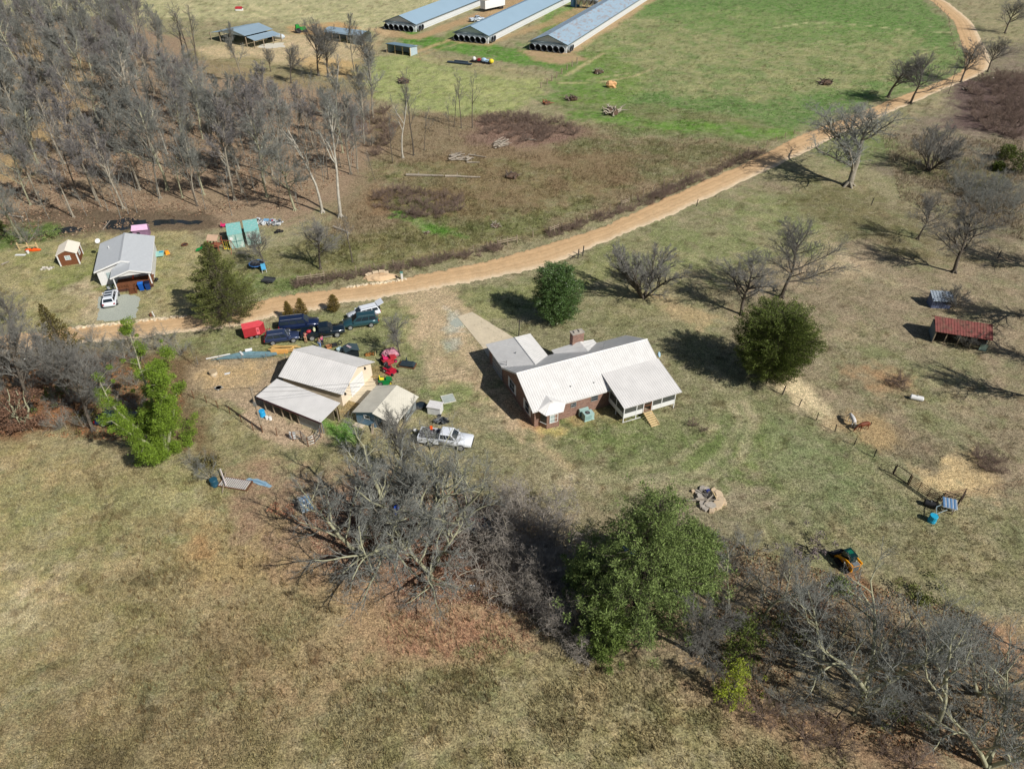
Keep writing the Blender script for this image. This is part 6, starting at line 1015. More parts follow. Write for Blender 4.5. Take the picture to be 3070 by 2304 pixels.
# ---------------------------------------------------------------- fences
def wire_fence(name, label, px_, h=1.15, step=6., wires=(.3, .6, .9, 1.1), postm=WOOD, r=.085, mesh=None, group=None):
    P = [G(*p) for p in px_]; t = thing(name, label, "fence", P[0], 0, group); o = P[0]; posts = []
    for a, b in zip(P[:-1], P[1:]):
        k = max(1, round((b - a).length / step)); posts += [a.lerp(b, i / k) - o for i in range(k)]
    posts.append(P[-1] - o); rr = random.Random(len(posts))
    for p in posts[:100]:
        q = MB(); q.tube([p, p + Vector((rr.uniform(-.08, .08), rr.uniform(-.08, .08), h + rr.uniform(-.05, .1)))], r, 5); q.obj("post", postm, t)
    q = MB()
    for z in wires: q.tube([p + Vector((0, 0, z)) for p in posts], .010, 3, caps=False)
    q.obj("wire", RUSTY, t); return t
wire_fence("wire_fence", "wire fence on wooden posts along the uphill side of the dirt road", [(895, 852), (1010, 826), (1180, 798), (1300, 776), (1420, 756), (1500, 734), (1646, 700), (1760, 664), (1860, 618), (1960, 570), (2100, 508), (2270, 446), (2380, 404)], step=3.2)
wire_fence("wire_fence", "wire fence following the outside of the road bend at top right", [(2800, 8), (2840, 50), (2850, 110), (2862, 150), (2872, 180)], step=7)
wire_fence("wire_fence", "thin wire fence between the yard and the right pasture", [(2296, 1153), (2345, 1182), (2395, 1218), (2447, 1259), (2503, 1293), (2560, 1334), (2620, 1370), (2676, 1420)], step=3.0, r=.055, postm=BLACKMETAL)
wire_fence("wire_fence", "wire fence running off right from the pasture gates", [(2884, 1500), (2960, 1478), (3040, 1462), (3120, 1448)], step=3.5, r=.04)
wire_fence("wire_fence", "wire fence with thick posts at the paddock corner near the poultry houses", [(1622, 265), (1640, 252), (1668, 234), (1700, 210), (1730, 190)], step=4, r=.16, h=1.6)
wire_fence("wire_fence", "wire fence along the far edge of the green paddock", [(1260, 170), (1380, 186), (1500, 214), (1634, 244)], step=7)
wire_fence("wire_fence", "wire fence running from the dark cottage wood to the hay barn", [(1130, 165), (1160, 160)], step=4, r=.1)
wire_fence("wire_fence", "straight wire fence along the upper edge of the dirt lot", [(594, 1092), (660, 1087), (730, 1084), (800, 1080), (858, 1079)], step=2.6, r=.04, postm=STEEL)
wire_fence("wire_fence", "sagging wire fence along the lower edge of the dirt lot", [(545, 1183), (620, 1206), (690, 1240), (760, 1290), (788, 1296), (830, 1306), (880, 1320)], step=2.6, r=.045, postm=RUSTY)
wire_fence("wire_fence", "thin wire fence across the lower edge of the left thicket", [(-20, 1300), (100, 1292), (200, 1286), (280, 1292)], step=4, r=.04)
def rails(label, a, b, n=2, group="short rail panels in the road fence"):
    A, B = G(*a), G(*b); d = B - A; t = thing("rail_fence", label, "fence", A, math.atan2(d.y, d.x), group); q = MB()
    for i in range(n + 1): x = d.length * i / n; q.tube([(x, 0, 0), (x, 0, 1.5)], .09, 6)
    objs(q, "post", WOOD, t); q = MB()
    for z in (.85, 1.2): q.tube([(0, -.1, z), (d.length, -.1, z - .1)], .07, 6)
    objs(q, "rail", WOOD, t)
rails("grey rail panel in the road fence, farthest left, below two bare trees", (895, 850), (974, 838)); rails("grey rail panel in the road fence, opposite the concrete driveway", (1492, 742), (1550, 728)); rails("grey rail panel in the road fence, the next one uphill from the driveway", (1648, 702), (1674, 690)); rails("grey rail panel in the road fence, near the oak end of the straight stretch", (1862, 622), (1884, 612))
mk("fence_corner", "leaning dark brace posts at the yard corner below the road", "posts", 1745, 772, R(25), [("post", mat("dark_wood_post", (.05, .045, .045), .9), lambda q: (q.tube([(-.8, 0, 0), (-.7, 0, 1.7)], .09, 6), q.tube([(.4, .5, 0), (.5, .5, 1.8)], .09, 6))), ("rail", MATS["dark_wood_post"], lambda q: (q.tube([(-.75, 0, 1.2), (.45, .5, .5)], .06, 5), q.tube([(-1.9, -.2, .5), (-.75, 0, .9)], .06, 5)))])
for u, v, lab in ((2088, 618, "single dark post beside the road above the yard"), (2612, 614, "short dark post in the pasture below the great oak"), (2990, 774, "lone post at the far right edge of the pasture"), (2346, 1182, "thin iron stake at the sandy strip"), (1555, 1008, "thin black lamp standard behind the garage wing")):
    q = MB(); p = G(u, v); hgt_ = 1.4 if u != 1555 else 2.6; q.tube([(0, 0, 0), (.1, 0, hgt_)], .07, 6)
    if u == 1555: q.tube([(-.25, 0, hgt_ - .2), (.1, 0, hgt_), (.4, 0, hgt_ - .1)], .05, 5)
    o = q.obj("post", MATS["dark_wood_post"]); o.location = p; tag(o, lab, "post")
mk("marker_post", "white marker post with green top beside the road rubble", "post", 1206, 838, 0, [("post", WHITE, lambda q: q.b2(-.14, .14, -.14, .14, 0, 1.15)), ("cap", mat("green_cap", sr(90, 140, 130), .5), lambda q: (q.b2(-.25, .2, -.12, .12, 1.15, 1.4)))])
mk("rubble", "heap of pale broken concrete and sand beside the road fence", "rubble", 1140, 832, R(8), [("sand", mat("pale_sand", sr(206, 176, 140), .95, bump=.5), lambda q: q.ell((0, 0, 0), (2.6, 1.1, .6), 16, 6, noise=.1)), ("slabs", TANSTONE, lambda q: [q.box((x, y, z), (.9, .5, .35), rz=r_, rx=.4) for x, y, z, r_ in ((-1.9, .4, .4, .8), (-.7, .8, .5, .2), (.3, .9, .55, -.2), (-1.2, .9, .3, .5), (.9, .7, .4, .1))])])
def stone_line(label, a, b, n, seed, s=.3):
    A, B = G(*a), G(*b); r = random.Random(seed); m = MB()
    for i in range(n): p = A.lerp(B, (i + r.random()) / n) - A; m.ell((p.x + r.uniform(-.3, .3), p.y + r.uniform(-.25, .25), .06), (s * r.uniform(.5, 1.1), s * r.uniform(.4, .9), s * .5), 7, 4, noise=.25, rnd=r)
    o = m.obj("roadside_stones", mat("pale_roadside_stone", sr(206, 190, 162), .95, island=.25)); o.location = A; tag(o, label, "stones", kind="stuff")
stone_line("pale loose stones along the road below the rubble heap", (1040, 862), (1216, 838), 70, 3); stone_line("crumbled pale rock along the road edge in front of the gravel pad", (225, 984), (560, 948), 90, 4, .35)
# ---------------------------------------------------------------- logs
def log(label, a, b, r=.16, z=.15, group=None, kinks=True, name="log", za=None):
    A, B = G(*a), G(*b); A.z = za if za is not None else z; B.z = z; rr = random.Random(int(a[0] * 7 + b[1])); d = B - A; n = Vector((-d.y, d.x, 0)).normalized()
    m = MB(); pts = [A.lerp(B, t) + n * rr.uniform(-.06, .06) * d.length * .3 for t in (0, .33, .66, 1)]; o0 = pts[0].copy(); pts = [p - o0 for p in pts]
    m.tube(pts, [r, r * .95, r * .8, r * .55], 7)
    if kinks: m.tube([pts[1], pts[1] + n * .8 + Vector((0, 0, .5))], [r * .4, r * .1], 5); m.tube([pts[2], pts[2] - n * .7 + d.normalized() * .4 + Vector((0, 0, .3))], [r * .35, r * .1], 5)
    o = m.obj(name, LOGM); o.location = o0; tag(o, label, "log", group)
rr = random.Random(11)
for i in range(14):
    x, y = rr.uniform(1340, 1400), rr.uniform(470, 490); log("bleached log in the flat heap at the middle of the brushy clearing", (x, y), (x + rr.uniform(20, 42), y + rr.uniform(-14, 6)), rr.uniform(.1, .2), rr.uniform(.12, .7), "logs of the flat heap")
for i in range(13):
    x, y = rr.uniform(1478, 1500), rr.uniform(430, 448); log("bleached log in the steep tangled heap below the reddish brush", (x, y), (x + rr.uniform(20, 46), y + rr.uniform(-20, -4)), rr.uniform(.1, .18), rr.uniform(.2, .8), "logs of the steep heap")
log("long fallen grey trunk lying along the lower side of the clearing", (1218, 527), (1330, 530), .28, .25); log("second half of the fallen trunk line, nearer the stump pile", (1335, 530), (1440, 534), .22, .2); log("short straight grey log right of the flat heap", (1405, 466), (1456, 474), .16, .2)
log("pale log with broken roots beside the bare tree pair", (1000, 682), (1046, 700), .22, .2); log("thin grey pole left of the pale rooted log", (925, 690), (990, 686), .1, .12); log("short grey log at the right of the steep heap", (1575, 420), (1608, 422), .15, .2)
log("bare fallen trunk on the leaf litter, upper left wood edge", (0, 640), (70, 655), .2, .2); log("thin white branch fallen by the dark creek", (308, 690), (330, 662), .07, .1, kinks=False); log("fallen grey stick by the left wood edge", (5, 795), (28, 785), .12, .12, kinks=False)
def stump(label, u, v, s, seed, m_=LOGM):
    r = random.Random(seed); t = thing("root_pile", label, "brush pile", G(u, v), r.uniform(0, 3)); m = MB()
    for i in range(26):
        a, e = r.uniform(0, 6.28), r.uniform(.1, 1.2); l = s * r.uniform(.5, 1.1); p = Vector((math.cos(a) * math.cos(e), math.sin(a) * math.cos(e), math.sin(e) * .7)) * l; q0 = Vector((r.gauss(0, .25) * s, r.gauss(0, .25) * s, .1)); m.tube([q0, q0 + p * .5 + Vector((r.gauss(0, .1), r.gauss(0, .1), .1)) * s, q0 + p], [.09 * s, .06 * s, .02 * s], 5)
    m.obj("roots", m_, t); m = MB(); m.ell((0, 0, .15 * s), (.7 * s, .6 * s, .3 * s), 9, 5, noise=.25, rnd=r); m.obj("soil_clump", mat("brown_soil_clump", sr(92, 74, 60), .95), t)
stump("dark tangle of roots at the right end of the fallen trunk", 1535, 532, 1.9, 1, mat("dark_root", sr(110, 98, 88), .95, var=.3)); stump("small pale root ball low in the brushy clearing", 1486, 680, 1.2, 2); stump("grey stump pile at the head of the bright green strip", 1232, 640, 1.0, 3); stump("pale stump in the bright green strip", 1280, 700, .7, 4)
stump("grey bulldozed brush pile in the green field corner", 1835, 340, 3.0, 5); stump("low dark brush pile by the paddock corner", 1715, 300, 2.2, 6, MATS["dark_root"]); stump("brown stump with bleached limb in the green field", 1795, 220, 2.2, 7); stump("dark brush pile alone in the middle of the green field", 2475, 252, 2.6, 8, MATS["dark_root"]); stump("reddish brush pile by the paddock fence corner", 1640, 312, 1.6, 9, mat("russet_root", sr(150, 92, 66), .9)); stump("black root pile in the upper paddock by the lone pole tree", 1210, 248, 2.4, 10, MATS["dark_root"]); stump("grey fallen limb pile beside the road bend", 2900, 270, 1.6, 12); stump("small limb pile right of the long fallen trunk", 1320, 640, .9, 13)
mk("boulder", "pale orange boulder alone in the green field near the track", "rock", 1832, 262, 0, [("stone", mat("orange_stone", sr(216, 168, 120), .9, bump=.5), lambda q: q.ell((0, 0, .7), (1.5, 1.0, 1.0), 9, 6, noise=.2)), ("chip", MATS["orange_stone"], lambda q: q.ell((.8, -.6, .2), (.5, .4, .3), 7, 4, noise=.2))])
# ---------------------------------------------------------------- farm machinery at the paddock edge
mk("sprayer", "far farm sprayer with white, pale blue and yellow tanks", "sprayer", 1450, 190, R(-25), [("frame", DARK, lambda q: (q.b2(-6, 3, -.8, .8, .5, .9), q.b2(-7, -3, -1.2, 1.2, .4, .7))), ("white_tank", WHITE, lambda q: q.ell((-5.2, 0, 1.6), (.9, .9, 1.0), 10, 6)), ("red_engine", REDM, lambda q: q.box((-2.6, .3, 1.4), (1.6, 1.2, 1.2), taper=.8)), ("blue_tank", mat("pale_blue_tank", sr(170, 200, 224), .5), lambda q: (q.ell((.2, 0, 1.5), (1.5, 1.0, 1.1), 10, 6), q.box((2.0, 0, 1.2), (1.4, 1.3, 1.2)))), ("yellow_tank", YELP, lambda q: q.ell((4.2, 0, 1.4), (1.3, 1.1, 1.1), 10, 6)), ("wheels", RUBBER, lambda q: [q.tube([(x, y - .15, .6), (x, y + .15, .6)], .6, 12) for x in (-4, 1, 3.4) for y in (-1.1, 1.1)])], s=.62)
mk("tractor_toolbar", "dark implement bar lying in the far paddock", "implement", 1378, 192, R(-22), [("bar", mat("dark_slate", (.05, .07, .09), .6), lambda q: (q.b2(-4, 4, -.5, .5, .2, .5), q.b2(-2, 2.5, .4, 1.0, .3, .8)))])
mk("tractor", "bright green tractor beside the pole barn yard", "tractor", 903, 98, R(30), [("body", mat("bright_tractor_green", sr(30, 140, 50), .5), lambda q: (q.box((.8, 0, 1.3), (2.2, 1.0, 1.0), taper=.85), q.box((-1.0, 0, 1.8), (1.4, 1.4, 1.7), taper=.85))), ("wheels", RUBBER, lambda q: [q.tube([(x, y - .2, r_), (x, y + .2, r_)], r_, 12) for x, r_ in ((-1.0, .85), (1.5, .55)) for y in (-.9, .9)])])
mk("boat", "pale upturned boat under the edge of the pole barn", "boat", 833, 116, R(-25), [("hull", mat("pale_hull", sr(190, 200, 206), .5), lambda q: q.tube([(-3, 0, .7), (-2.6, 0, .7), (0, 0, .8), (2.4, 0, .7), (3.2, 0, .8)], [.6, .9, 1.0, .8, .1], 10)), ("stand", WOOD, lambda q: (q.b2(-1.6, -1.4, -.8, .8, 0, .3), q.b2(1.2, 1.4, -.8, .8, 0, .3)))])
mk("feeder", "tiny red and white feeder far off in the tan field", "feeder", 718, 32, 0, [("base", WHITE, lambda q: q.b2(-2.2, 2.2, -1.2, 1.2, 0, 1.2)), ("roof", REDM, lambda q: (q.slab([(-2.4, -1.4, 1.2), (2.4, -1.4, 1.2), (2.0, 0, 2.3), (-2.0, 0, 2.3)], (0, 0, .1)), q.slab([(-2.0, 0, 2.3), (2.0, 0, 2.3), (2.4, 1.4, 1.2), (-2.4, 1.4, 1.2)], (0, 0, .1))))], s=.6)
# ---------------------------------------------------------------- utility pole and wires
def pole():
    p = G(788, 1291); t = thing("utility_pole", "grey wooden utility pole at the lower corner of the lean-to, with wires to the house", "pole", p); m = MB(); H_ = 6.6; m.tube([(0, 0, 0), (0, 0, H_)], [.15, .11], 8); m.obj("mast", WOOD, t)
    m = MB(); m.tube([(-.3, .1, H_ - .3), (.3, -.1, H_ - .3)], .04, 5); m.b2(-.16, .16, -.2, -.1, 3.9, 4.5); m.obj("bracket", STEEL, t)
    def sag(a, b, s): return [Vector(a).lerp(Vector(b), i / 16) - Vector((0, 0, 4 * s * (i / 16) * (1 - i / 16))) for i in range(17)]
    e = hb(.55, 9.3, 3.6) - p; far = G(-300, 1230) + Vector((0, 0, 6.5)) - p; sh = G(870, 1120) - p
    for a, b, s in (((0, 0, H_ - .1), e, 1.0), ((0, 0, H_ - .7), e - Vector((0, 0, .25)), 1.1), ((0, 0, H_ - .15), far, 1.3)):
        q = MB(); q.tube(sag(a, b, s), .02, 3, caps=False); q.obj("wire", BLACKMETAL, t)
pole()
def pen():
    t = thing("pen_fence", "curved steel pen fence at the lower end of the lean-to", "fence", G(930, 1330)); o = G(930, 1330)
    P = [G(*p) - o for p in ((880, 1320), (905, 1316), (925, 1338), (945, 1330), (962, 1310), (967, 1282))]; q = MB()
    for z in (.25, .6, 1.0, 1.3): q.tube([p + Vector((0, 0, z)) for p in P], .035, 5)
    objs(q, "rail", STEEL, t); q = MB()
    for p in P: q.tube([p, p + Vector((0, 0, 1.4))], .05, 5)
    objs(q, "post", RUSTY, t)
pen()
# ================================================================ PEOPLE
def person(label, u, v, rz, shirt, trouser, hair, lean=0., h=1.68, arm=0.):
    t = thing("person", label, "person", G(u, v), rz, None, h / 1.7); J = []; E = []; RR = []
    def j(p, r, par=None):
        J.append(Vector(p)); RR.append(r)
        if par is not None: E.append((par, len(J) - 1))
        return len(J) - 1
    ln = lambda z, x=0: Vector((x + max(0, z - .9) * lean, 0, z))
    pel = j(ln(.95), .13); wa = j(ln(1.1), .12, pel); ch = j(ln(1.32), .145, wa); nk = j(ln(1.47), .055, ch); hd = j(ln(1.58, .02), .088, nk); j(ln(1.68, .01), .075, hd)
    for s in (-1, 1):
        hp = j((0, s * .1, .9), .09, pel); kn = j((.04, s * .12, .5), .062, hp); an = j((-.02, s * .13, .09), .042, kn); j((.13, s * .14, .04), .035, an)
        sh = j(ln(1.4) + Vector((0, s * .19, 0)), .055, ch); el = j(ln(1.14) + Vector((.04 + arm, s * .25, arm * .5)), .042, sh); wr = j(ln(.92) + Vector((.14 + 1.6 * arm, s * .24, arm)), .027, el); pm_ = j(ln(.85) + Vector((.17 + 1.8 * arm, s * .235, arm)), .03, wr)
        for f in range(4): a = j(J[pm_] + Vector((.02 + .01 * f, s * (-.025 + .016 * f), -.035)), .0095, pm_); j(J[a] + Vector((.012, 0, -.035 - .004 * (f % 3))), .008, a)
        a = j(J[pm_] + Vector((.035, -s * .03, .0)), .011, pm_); j(J[a] + Vector((.02, -s * .006, -.025)), .009, a)
    def grow(name, idx, extra, m_, par, lab=None):
        mp = {k: i for i, k in enumerate(idx)}; me = bpy.data.meshes.new(name); me.from_pydata([J[k] for k in idx], [(mp[a], mp[b]) for a, b in E if a in mp and b in mp], []); o = link(name, me, par); md = o.modifiers.new("skin", 'SKIN')
        for i, k in enumerate(idx): rr_ = RR[k] + extra; me.skin_vertices[0].data[i].radius = (rr_, rr_)
        me.skin_vertices[0].data[0].use_root = True; s = o.modifiers.new("sub", 'SUBSURF'); s.levels = 1; s.render_levels = 2; me.materials.append(m_); return o
    # dry skin_vertices layer
    import bmesh
    def grow2(name, idx, extra, m_, par):
        bm = bmesh.new(); lay = bm.verts.layers.skin.verify(); vs = []
        for k in idx: q = bm.verts.new(J[k]); rr_ = RR[k] + extra; q[lay].radius = (rr_, rr_); vs.append(q)
        vs[0][lay].use_root = True; mp = {k: i for i, k in enumerate(idx)}
        for a, b in E:
            if a in mp and b in mp: bm.edges.new((vs[mp[a]], vs[mp[b]]))
        me = bpy.data.meshes.new(name); bm.to_mesh(me); bm.free(); me.materials.append(m_); o = link(name, me, par); o.modifiers.new("skin", 'SKIN'); s = o.modifiers.new("sub", 'SUBSURF'); s.levels = 1; s.render_levels = 2; return o
    sk = mat("skin_tone", (.45, .25, .17), .6, var=.03); body = grow2("body", list(range(len(J))), 0, sk, t)
    side = len(J) - 6; per = (len(J) - 6) // 2; legs = [6 + s * per + i for s in (0, 1) for i in range(3)]; arms = [6 + s * per + 4 + i for s in (0, 1) for i in range(3)]
    grow2("shirt", [2, 1, 0] + arms[:3][:2] + arms[3:][:2], .014, shirt, t); grow2("trousers", [0] + legs, .016, trouser, t)
    q = MB(); q.ell(J[5] + Vector((-.02, 0, -.03)), (.105, .09, .10), 10, 6); q.ell(J[4] + Vector((-.06, 0, -.03)), (.06, .085, .13), 8, 5); q.obj("hair", hair, t, True)
    for s in (-1, 1): q = MB(); f = J[6 + (0 if s < 0 else per) + 2]; q.ell(f + Vector((.07, 0, -.04)), (.14, .05, .045), 8, 5); q.obj("shoe", RUBBER, t)
    q = MB()
    for s in (-1, 1): q.ell(J[4] + Vector((.085, s * .032, .02)), (.01, .014, .01), 6, 4)
    q.obj("eyes", DARK, body); q = MB(); q.ell(J[4] + Vector((.098, 0, -.01)), (.018, .014, .024), 6, 4); q.obj("nose", sk, body); q = MB(); q.b2(J[4].x + .085, J[4].x + .094, -.025, .025, J[4].z - .048, J[4].z - .04); q.obj("mouth", mat("lip", (.3, .1, .09), .6), body)
    return t
HAIRB = mat("dark_brown_hair", (.03, .018, .012), .7); HAIRL = mat("light_brown_hair", (.16, .10, .06), .7)
person("person in a pink top and dark trousers standing beside the black pickup", 968, 1035, R(150), mat("pink_cotton", sr(220, 70, 150), .85), mat("navy_cotton", (.02, .025, .05), .9), HAIRB)
person("person in a grey top and pale blue jeans nearest the workshop roof", 960, 1043, R(60), mat("grey_cotton", sr(150, 156, 160), .85), mat("pale_denim", sr(120, 150, 196), .9), HAIRL)
person("person in a rose top leaning at the tailgate of the black pickup", 918, 1026, R(80), mat("rose_cotton", sr(196, 90, 100), .85), mat("tan_cotton", sr(190, 150, 120), .9), HAIRB, .35, 1.65, .15)
# ================================================================ HORSES
def horse(label, u, v, rz, m_, mane, h=1.0, graze=True):
    import bmesh
    t = thing("horse", label, "horse", G(u, v), rz, None, h); J = []; E = []; RR = []
    def j(p, r, par=None):
        J.append(p); RR.append(r)
        if par is not None: E.append((par, len(J) - 1))
        return len(J) - 1
    be = j((0, 0, 1.0), .27); ru = j((-.5, 0, 1.08), .24, be); bt = j((-.72, 0, 1.05), .15, ru); chs = j((.45, 0, 1.03), .25, be); wi = j((.62, 0, 1.12), .17, chs)
    if graze: n1 = j((.95, 0, .9), .12, wi); n2 = j((1.18, 0, .55), .09, n1); pl = j((1.3, 0, .34), .10, n2); mz = j((1.42, 0, .14), .055, pl)
    else: n1 = j((.9, 0, 1.35), .12, wi); n2 = j((1.08, 0, 1.58), .09, n1); pl = j((1.2, 0, 1.58), .09, n2); mz = j((1.42, 0, 1.42), .055, pl)
    for s in (-1, 1):
        a = j((.5, s * .14, .8), .10, chs); b = j((.52, s * .15, .48), .055, a); c = j((.5, s * .15, .14), .038, b); j((.54, s * .15, .04), .055, c)
        a = j((-.5, s * .15, .82), .14, ru); b = j((-.42, s * .16, .62), .085, a); c = j((-.6, s * .16, .42), .052, b); d = j((-.56, s * .16, .12), .036, c); j((-.52, s * .16, .04), .055, d)
    bm = bmesh.new(); lay = bm.verts.layers.skin.verify(); vs = []
    for p, r in zip(J, RR): q = bm.verts.new(p); q[lay].radius = (r, r); vs.append(q)
    vs[0][lay].use_root = True
    for a, b in E: bm.edges.new((vs[a], vs[b]))
    me = bpy.data.meshes.new("body"); bm.to_mesh(me); bm.free(); me.materials.append(m_); o = link("body", me, t); o.modifiers.new("skin", 'SKIN'); s = o.modifiers.new("sub", 'SUBSURF'); s.render_levels = 2; s.levels = 1
    q = MB(); q.tube([(-.84, 0, 1.12), (-.98, 0, .95), (-1.0, 0, .45)], [.05, .07, .02], 6); q.obj("tail", mane, t)
    N1, N2 = Vector(J[n1]), Vector(J[n2]); q = MB(); q.tube([Vector(J[wi]) + Vector((.05, 0, .14)), N1 + Vector((.08, 0, .1)), N2 + Vector((.06, 0, .06))], [.05, .05, .03], 5); q.obj("mane", mane, t)
    q = MB()
    for s in (-1, 1): p = Vector(J[pl]) + Vector((-.02, s * .06, .08)); q.tube([p, p + Vector((.0, s * .02, .13))], [.03, .005], 5)
    q.obj("ears", m_, t)
a, b = G(2556, 1272), G(2543, 1250); horse("white horse standing behind the chestnut one at the bare patch", 2550, 1272, math.atan2((b - a).y, (b - a).x), mat("white_coat", (.62, .60, .58), .7), mat("white_mane", (.7, .68, .64), .8), .95, True)
horse("chestnut horse grazing on the bare patch by the pasture fence", 2586, 1288, R(196), mat("chestnut_coat", (.16, .045, .02), .55), mat("dark_mane", (.05, .02, .015), .8), .95, True)
# ================================================================ TREES
BARK = mat("grey_bark", sr(150,142,126), .95, var=.25, scale=3, objr=.18, bump=.3); TWIG = mat("grey_twigs", sr(134,135,128), .95, var=.15, scale=.8, objr=.15, island=.3); TWIGP = mat("purplish_twigs", sr(134,130,128), .95, var=.15, scale=.8, objr=.15, island=.3)
DBARK = mat("dark_bark", sr(96,88,78), .95, var=.25, scale=3, objr=.15, bump=.3); DTWIG = mat("dark_twigs", sr(124,122,116), .95, var=.15, scale=.8, objr=.15, island=.3); PBARK = mat("pale_sycamore_bark", sr(196,190,178), .9, var=.2, scale=2, bump=.2)
LICH = mat("lichen_bark", sr(158,156,128), .95, var=.3, scale=2, bump=.3)
def seg_mesh(name, S, n, m):
    """S: list of (p0, p1, r0, r1) -> one mesh of n-sided frusta"""
    A = np.array([s[0] for s in S], float); B = np.array([s[1] for s in S], float); r0 = np.array([s[2] for s in S]); r1 = np.array([s[3] for s in S]); d = B - A; ln = np.linalg.norm(d, axis=1, keepdims=True) + 1e-9; d = d / ln
    A = A - d * r0[:, None] * .3; up = np.where(np.abs(d[:, 2:3]) < .9, np.array([[0, 0, 1.]]), np.array([[1., 0, 0]])); a = np.cross(d, up); a /= np.linalg.norm(a, axis=1, keepdims=True) + 1e-9; b = np.cross(d, a)
    t = np.arange(n) * 2 * np.pi / n; ring = a[:, None] * np.cos(t)[None, :, None] + b[:, None] * np.sin(t)[None, :, None]
    V = np.concatenate([A[:, None] + ring * r0[:, None, None], B[:, None] + ring * r1[:, None, None]], 1).reshape(-1, 3); base = np.arange(len(S))[:, None] * 2 * n; j = np.arange(n)[None]; k = (j + 1) % n
    Q = np.stack([base + j, base + k, base + k + n, base + j + n], 2).reshape(-1, 4); return np_mesh(name, V, Q, m, smooth=n > 4)
def rdir(r, d, ang):
    """tilt direction d by ang around a random azimuth"""
    up = Vector((0, 0, 1)) if abs(d.z) < .9 else Vector((1, 0, 0)); a = d.cross(up).normalized(); b = d.cross(a); t = r.uniform(0, 6.283)
    return (d * math.cos(ang) + (a * math.cos(t) + b * math.sin(t)) * math.sin(ang)).normalized()
class P:  # tree recipe
    def __init__(s, **k): s.__dict__.update(dict(h=14, r=.22, first=.35, lean=0., stems=1, wob=.05, nb=(13, 8, 6, 5), ratio=(.42, .5, .5, .5), ang=(50, 42, 42, 40), up=.25, minr=.012, top=1.0, seg=(9, 5, 3, 2), taper=.25, spread=0., tipr=.35)); s.__dict__.update(k)
def grow_tree(p, seed):
    r = random.Random(seed); T = []; C = []
    def branch(pos, d, L, rad, lev, f0=0.):
        n = p.seg[min(lev, 3)]; pts = [pos.copy()]; rads = [rad]; dirs = [d]; w = p.wob * (1 + 1.1 * lev)
        for i in range(n):
            d = (d + Vector((r.gauss(0, w), r.gauss(0, w), r.gauss(0, w))) + Vector((0, 0, p.up * .3 * (lev > 0)))).normalized(); q = pts[-1] + d * (L / n); t = (i + 1) / n
            rr_ = max(p.minr * .7, rad * (1 - t * (1 - (p.taper if lev == 0 else p.tipr)))); (T if lev <= 1 and rad > .05 else C).append((tuple(pts[-1]), tuple(q), rads[-1], rr_)); pts.append(q); rads.append(rr_); dirs.append(d)
        if lev >= len(p.nb): return
        nb = p.nb[lev]; st = p.first if lev == 0 else .18
        for i in range(nb):
            t = st + (1 - st) * ((i + r.random()) / nb) ** (.85 if lev == 0 else 1); x = min(t, .999) * n; k = int(x); q = pts[k].lerp(pts[k + 1], x - k); a = R(p.ang[lev] * r.uniform(.65, 1.25)) * (1 if lev else (1.15 - .45 * t))
            nd = rdir(r, dirs[k + 1], a); 
            if lev and nd.z < -.25: nd.z *= -.5; nd.normalize()
            l = L * p.ratio[lev] * r.uniform(.65, 1.2) * ((1.25 - .75 * (t - st) / (1 - st)) if lev == 0 else (1.1 - .45 * t)); rr_ = max(p.minr, min(rads[k] * .72, rad * (.5 if lev == 0 else .55) * (1.1 - .4 * t))); branch(q, nd, l, rr_, lev + 1)
        if lev and lev < len(p.nb): 
            for _ in range(2): branch(pts[-1], rdir(r, dirs[-1], .4), L * .35, max(p.minr, rads[-1] * .8), min(lev + 1, len(p.nb)))
    for s in range(p.stems):
        a = s * 2.4 + r.random(); o = Vector((math.cos(a), math.sin(a), 0)) * (p.spread * .12 * (p.stems > 1)); d = Vector((math.cos(a) * p.spread, math.sin(a) * p.spread, 1)).normalized() if p.stems > 1 else Vector((p.lean, 0, 1)).normalized()
        branch(o, d, p.h * (.9 if p.stems == 1 else r.uniform(.7, .95)), p.r, 0)
    for k in range(5): a = k * 1.26; T.append(((math.cos(a) * p.r * 1.9, math.sin(a) * p.r * 1.9, -.05), (0, 0, p.r * 2.6), p.r * .35, p.r * .6))
    zmax = max(s[1][2] for s in C) if C else p.h
    return T, C, zmax
KINDS = {}
def kind(name, p, seeds, bark=BARK, twig=TWIG):
    L = []
    for s in seeds:
        T, C, z = grow_tree(p, s); L.append((seg_mesh(name + "_trunk", T, 7, bark), seg_mesh(name + "_crown", C, 3, twig), z))
    KINDS[name] = L
kind('forest', P(h=15, r=.2, first=.3, nb=(15, 8, 6, 4), ratio=(.25, .5, .52, .5), ang=(42, 42, 42, 42), minr=.0145), (1, 2, 3, 4), BARK, TWIG)
kind('forest_p', P(h=15, r=.19, first=.36, nb=(15, 8, 6, 4), ratio=(.24, .5, .52, .5), ang=(38, 42, 42, 42), minr=.015), (5, 6, 7), BARK, TWIGP)
kind('forest_w', P(h=13, r=.2, first=.25, nb=(13, 8, 6, 4), ratio=(.38, .5, .5, .5), ang=(55, 45, 42, 42), minr=.0145, wob=.06), (30, 31), LICH, TWIG)
kind('slim', P(h=11, r=.11, first=.4, nb=(9, 5, 4), ratio=(.24, .5, .5), ang=(38, 40, 40), minr=.014), (8, 9), DBARK, DTWIG)
kind('snag', P(h=13, r=.2, first=.45, nb=(9, 6, 5), ratio=(.3, .45, .5), ang=(36, 45, 45), wob=.045, minr=.016), (10, 11), mat('pale_snag_bark', sr(176,170,156), .9, var=.3, scale=2), TWIG)
kind('yard', P(h=9, r=.19, first=.26, nb=(15, 9, 7, 5), ratio=(.5, .5, .5, .5), ang=(50, 42, 42, 40), up=.32, minr=.009), (12, 13, 14), DBARK, DTWIG)
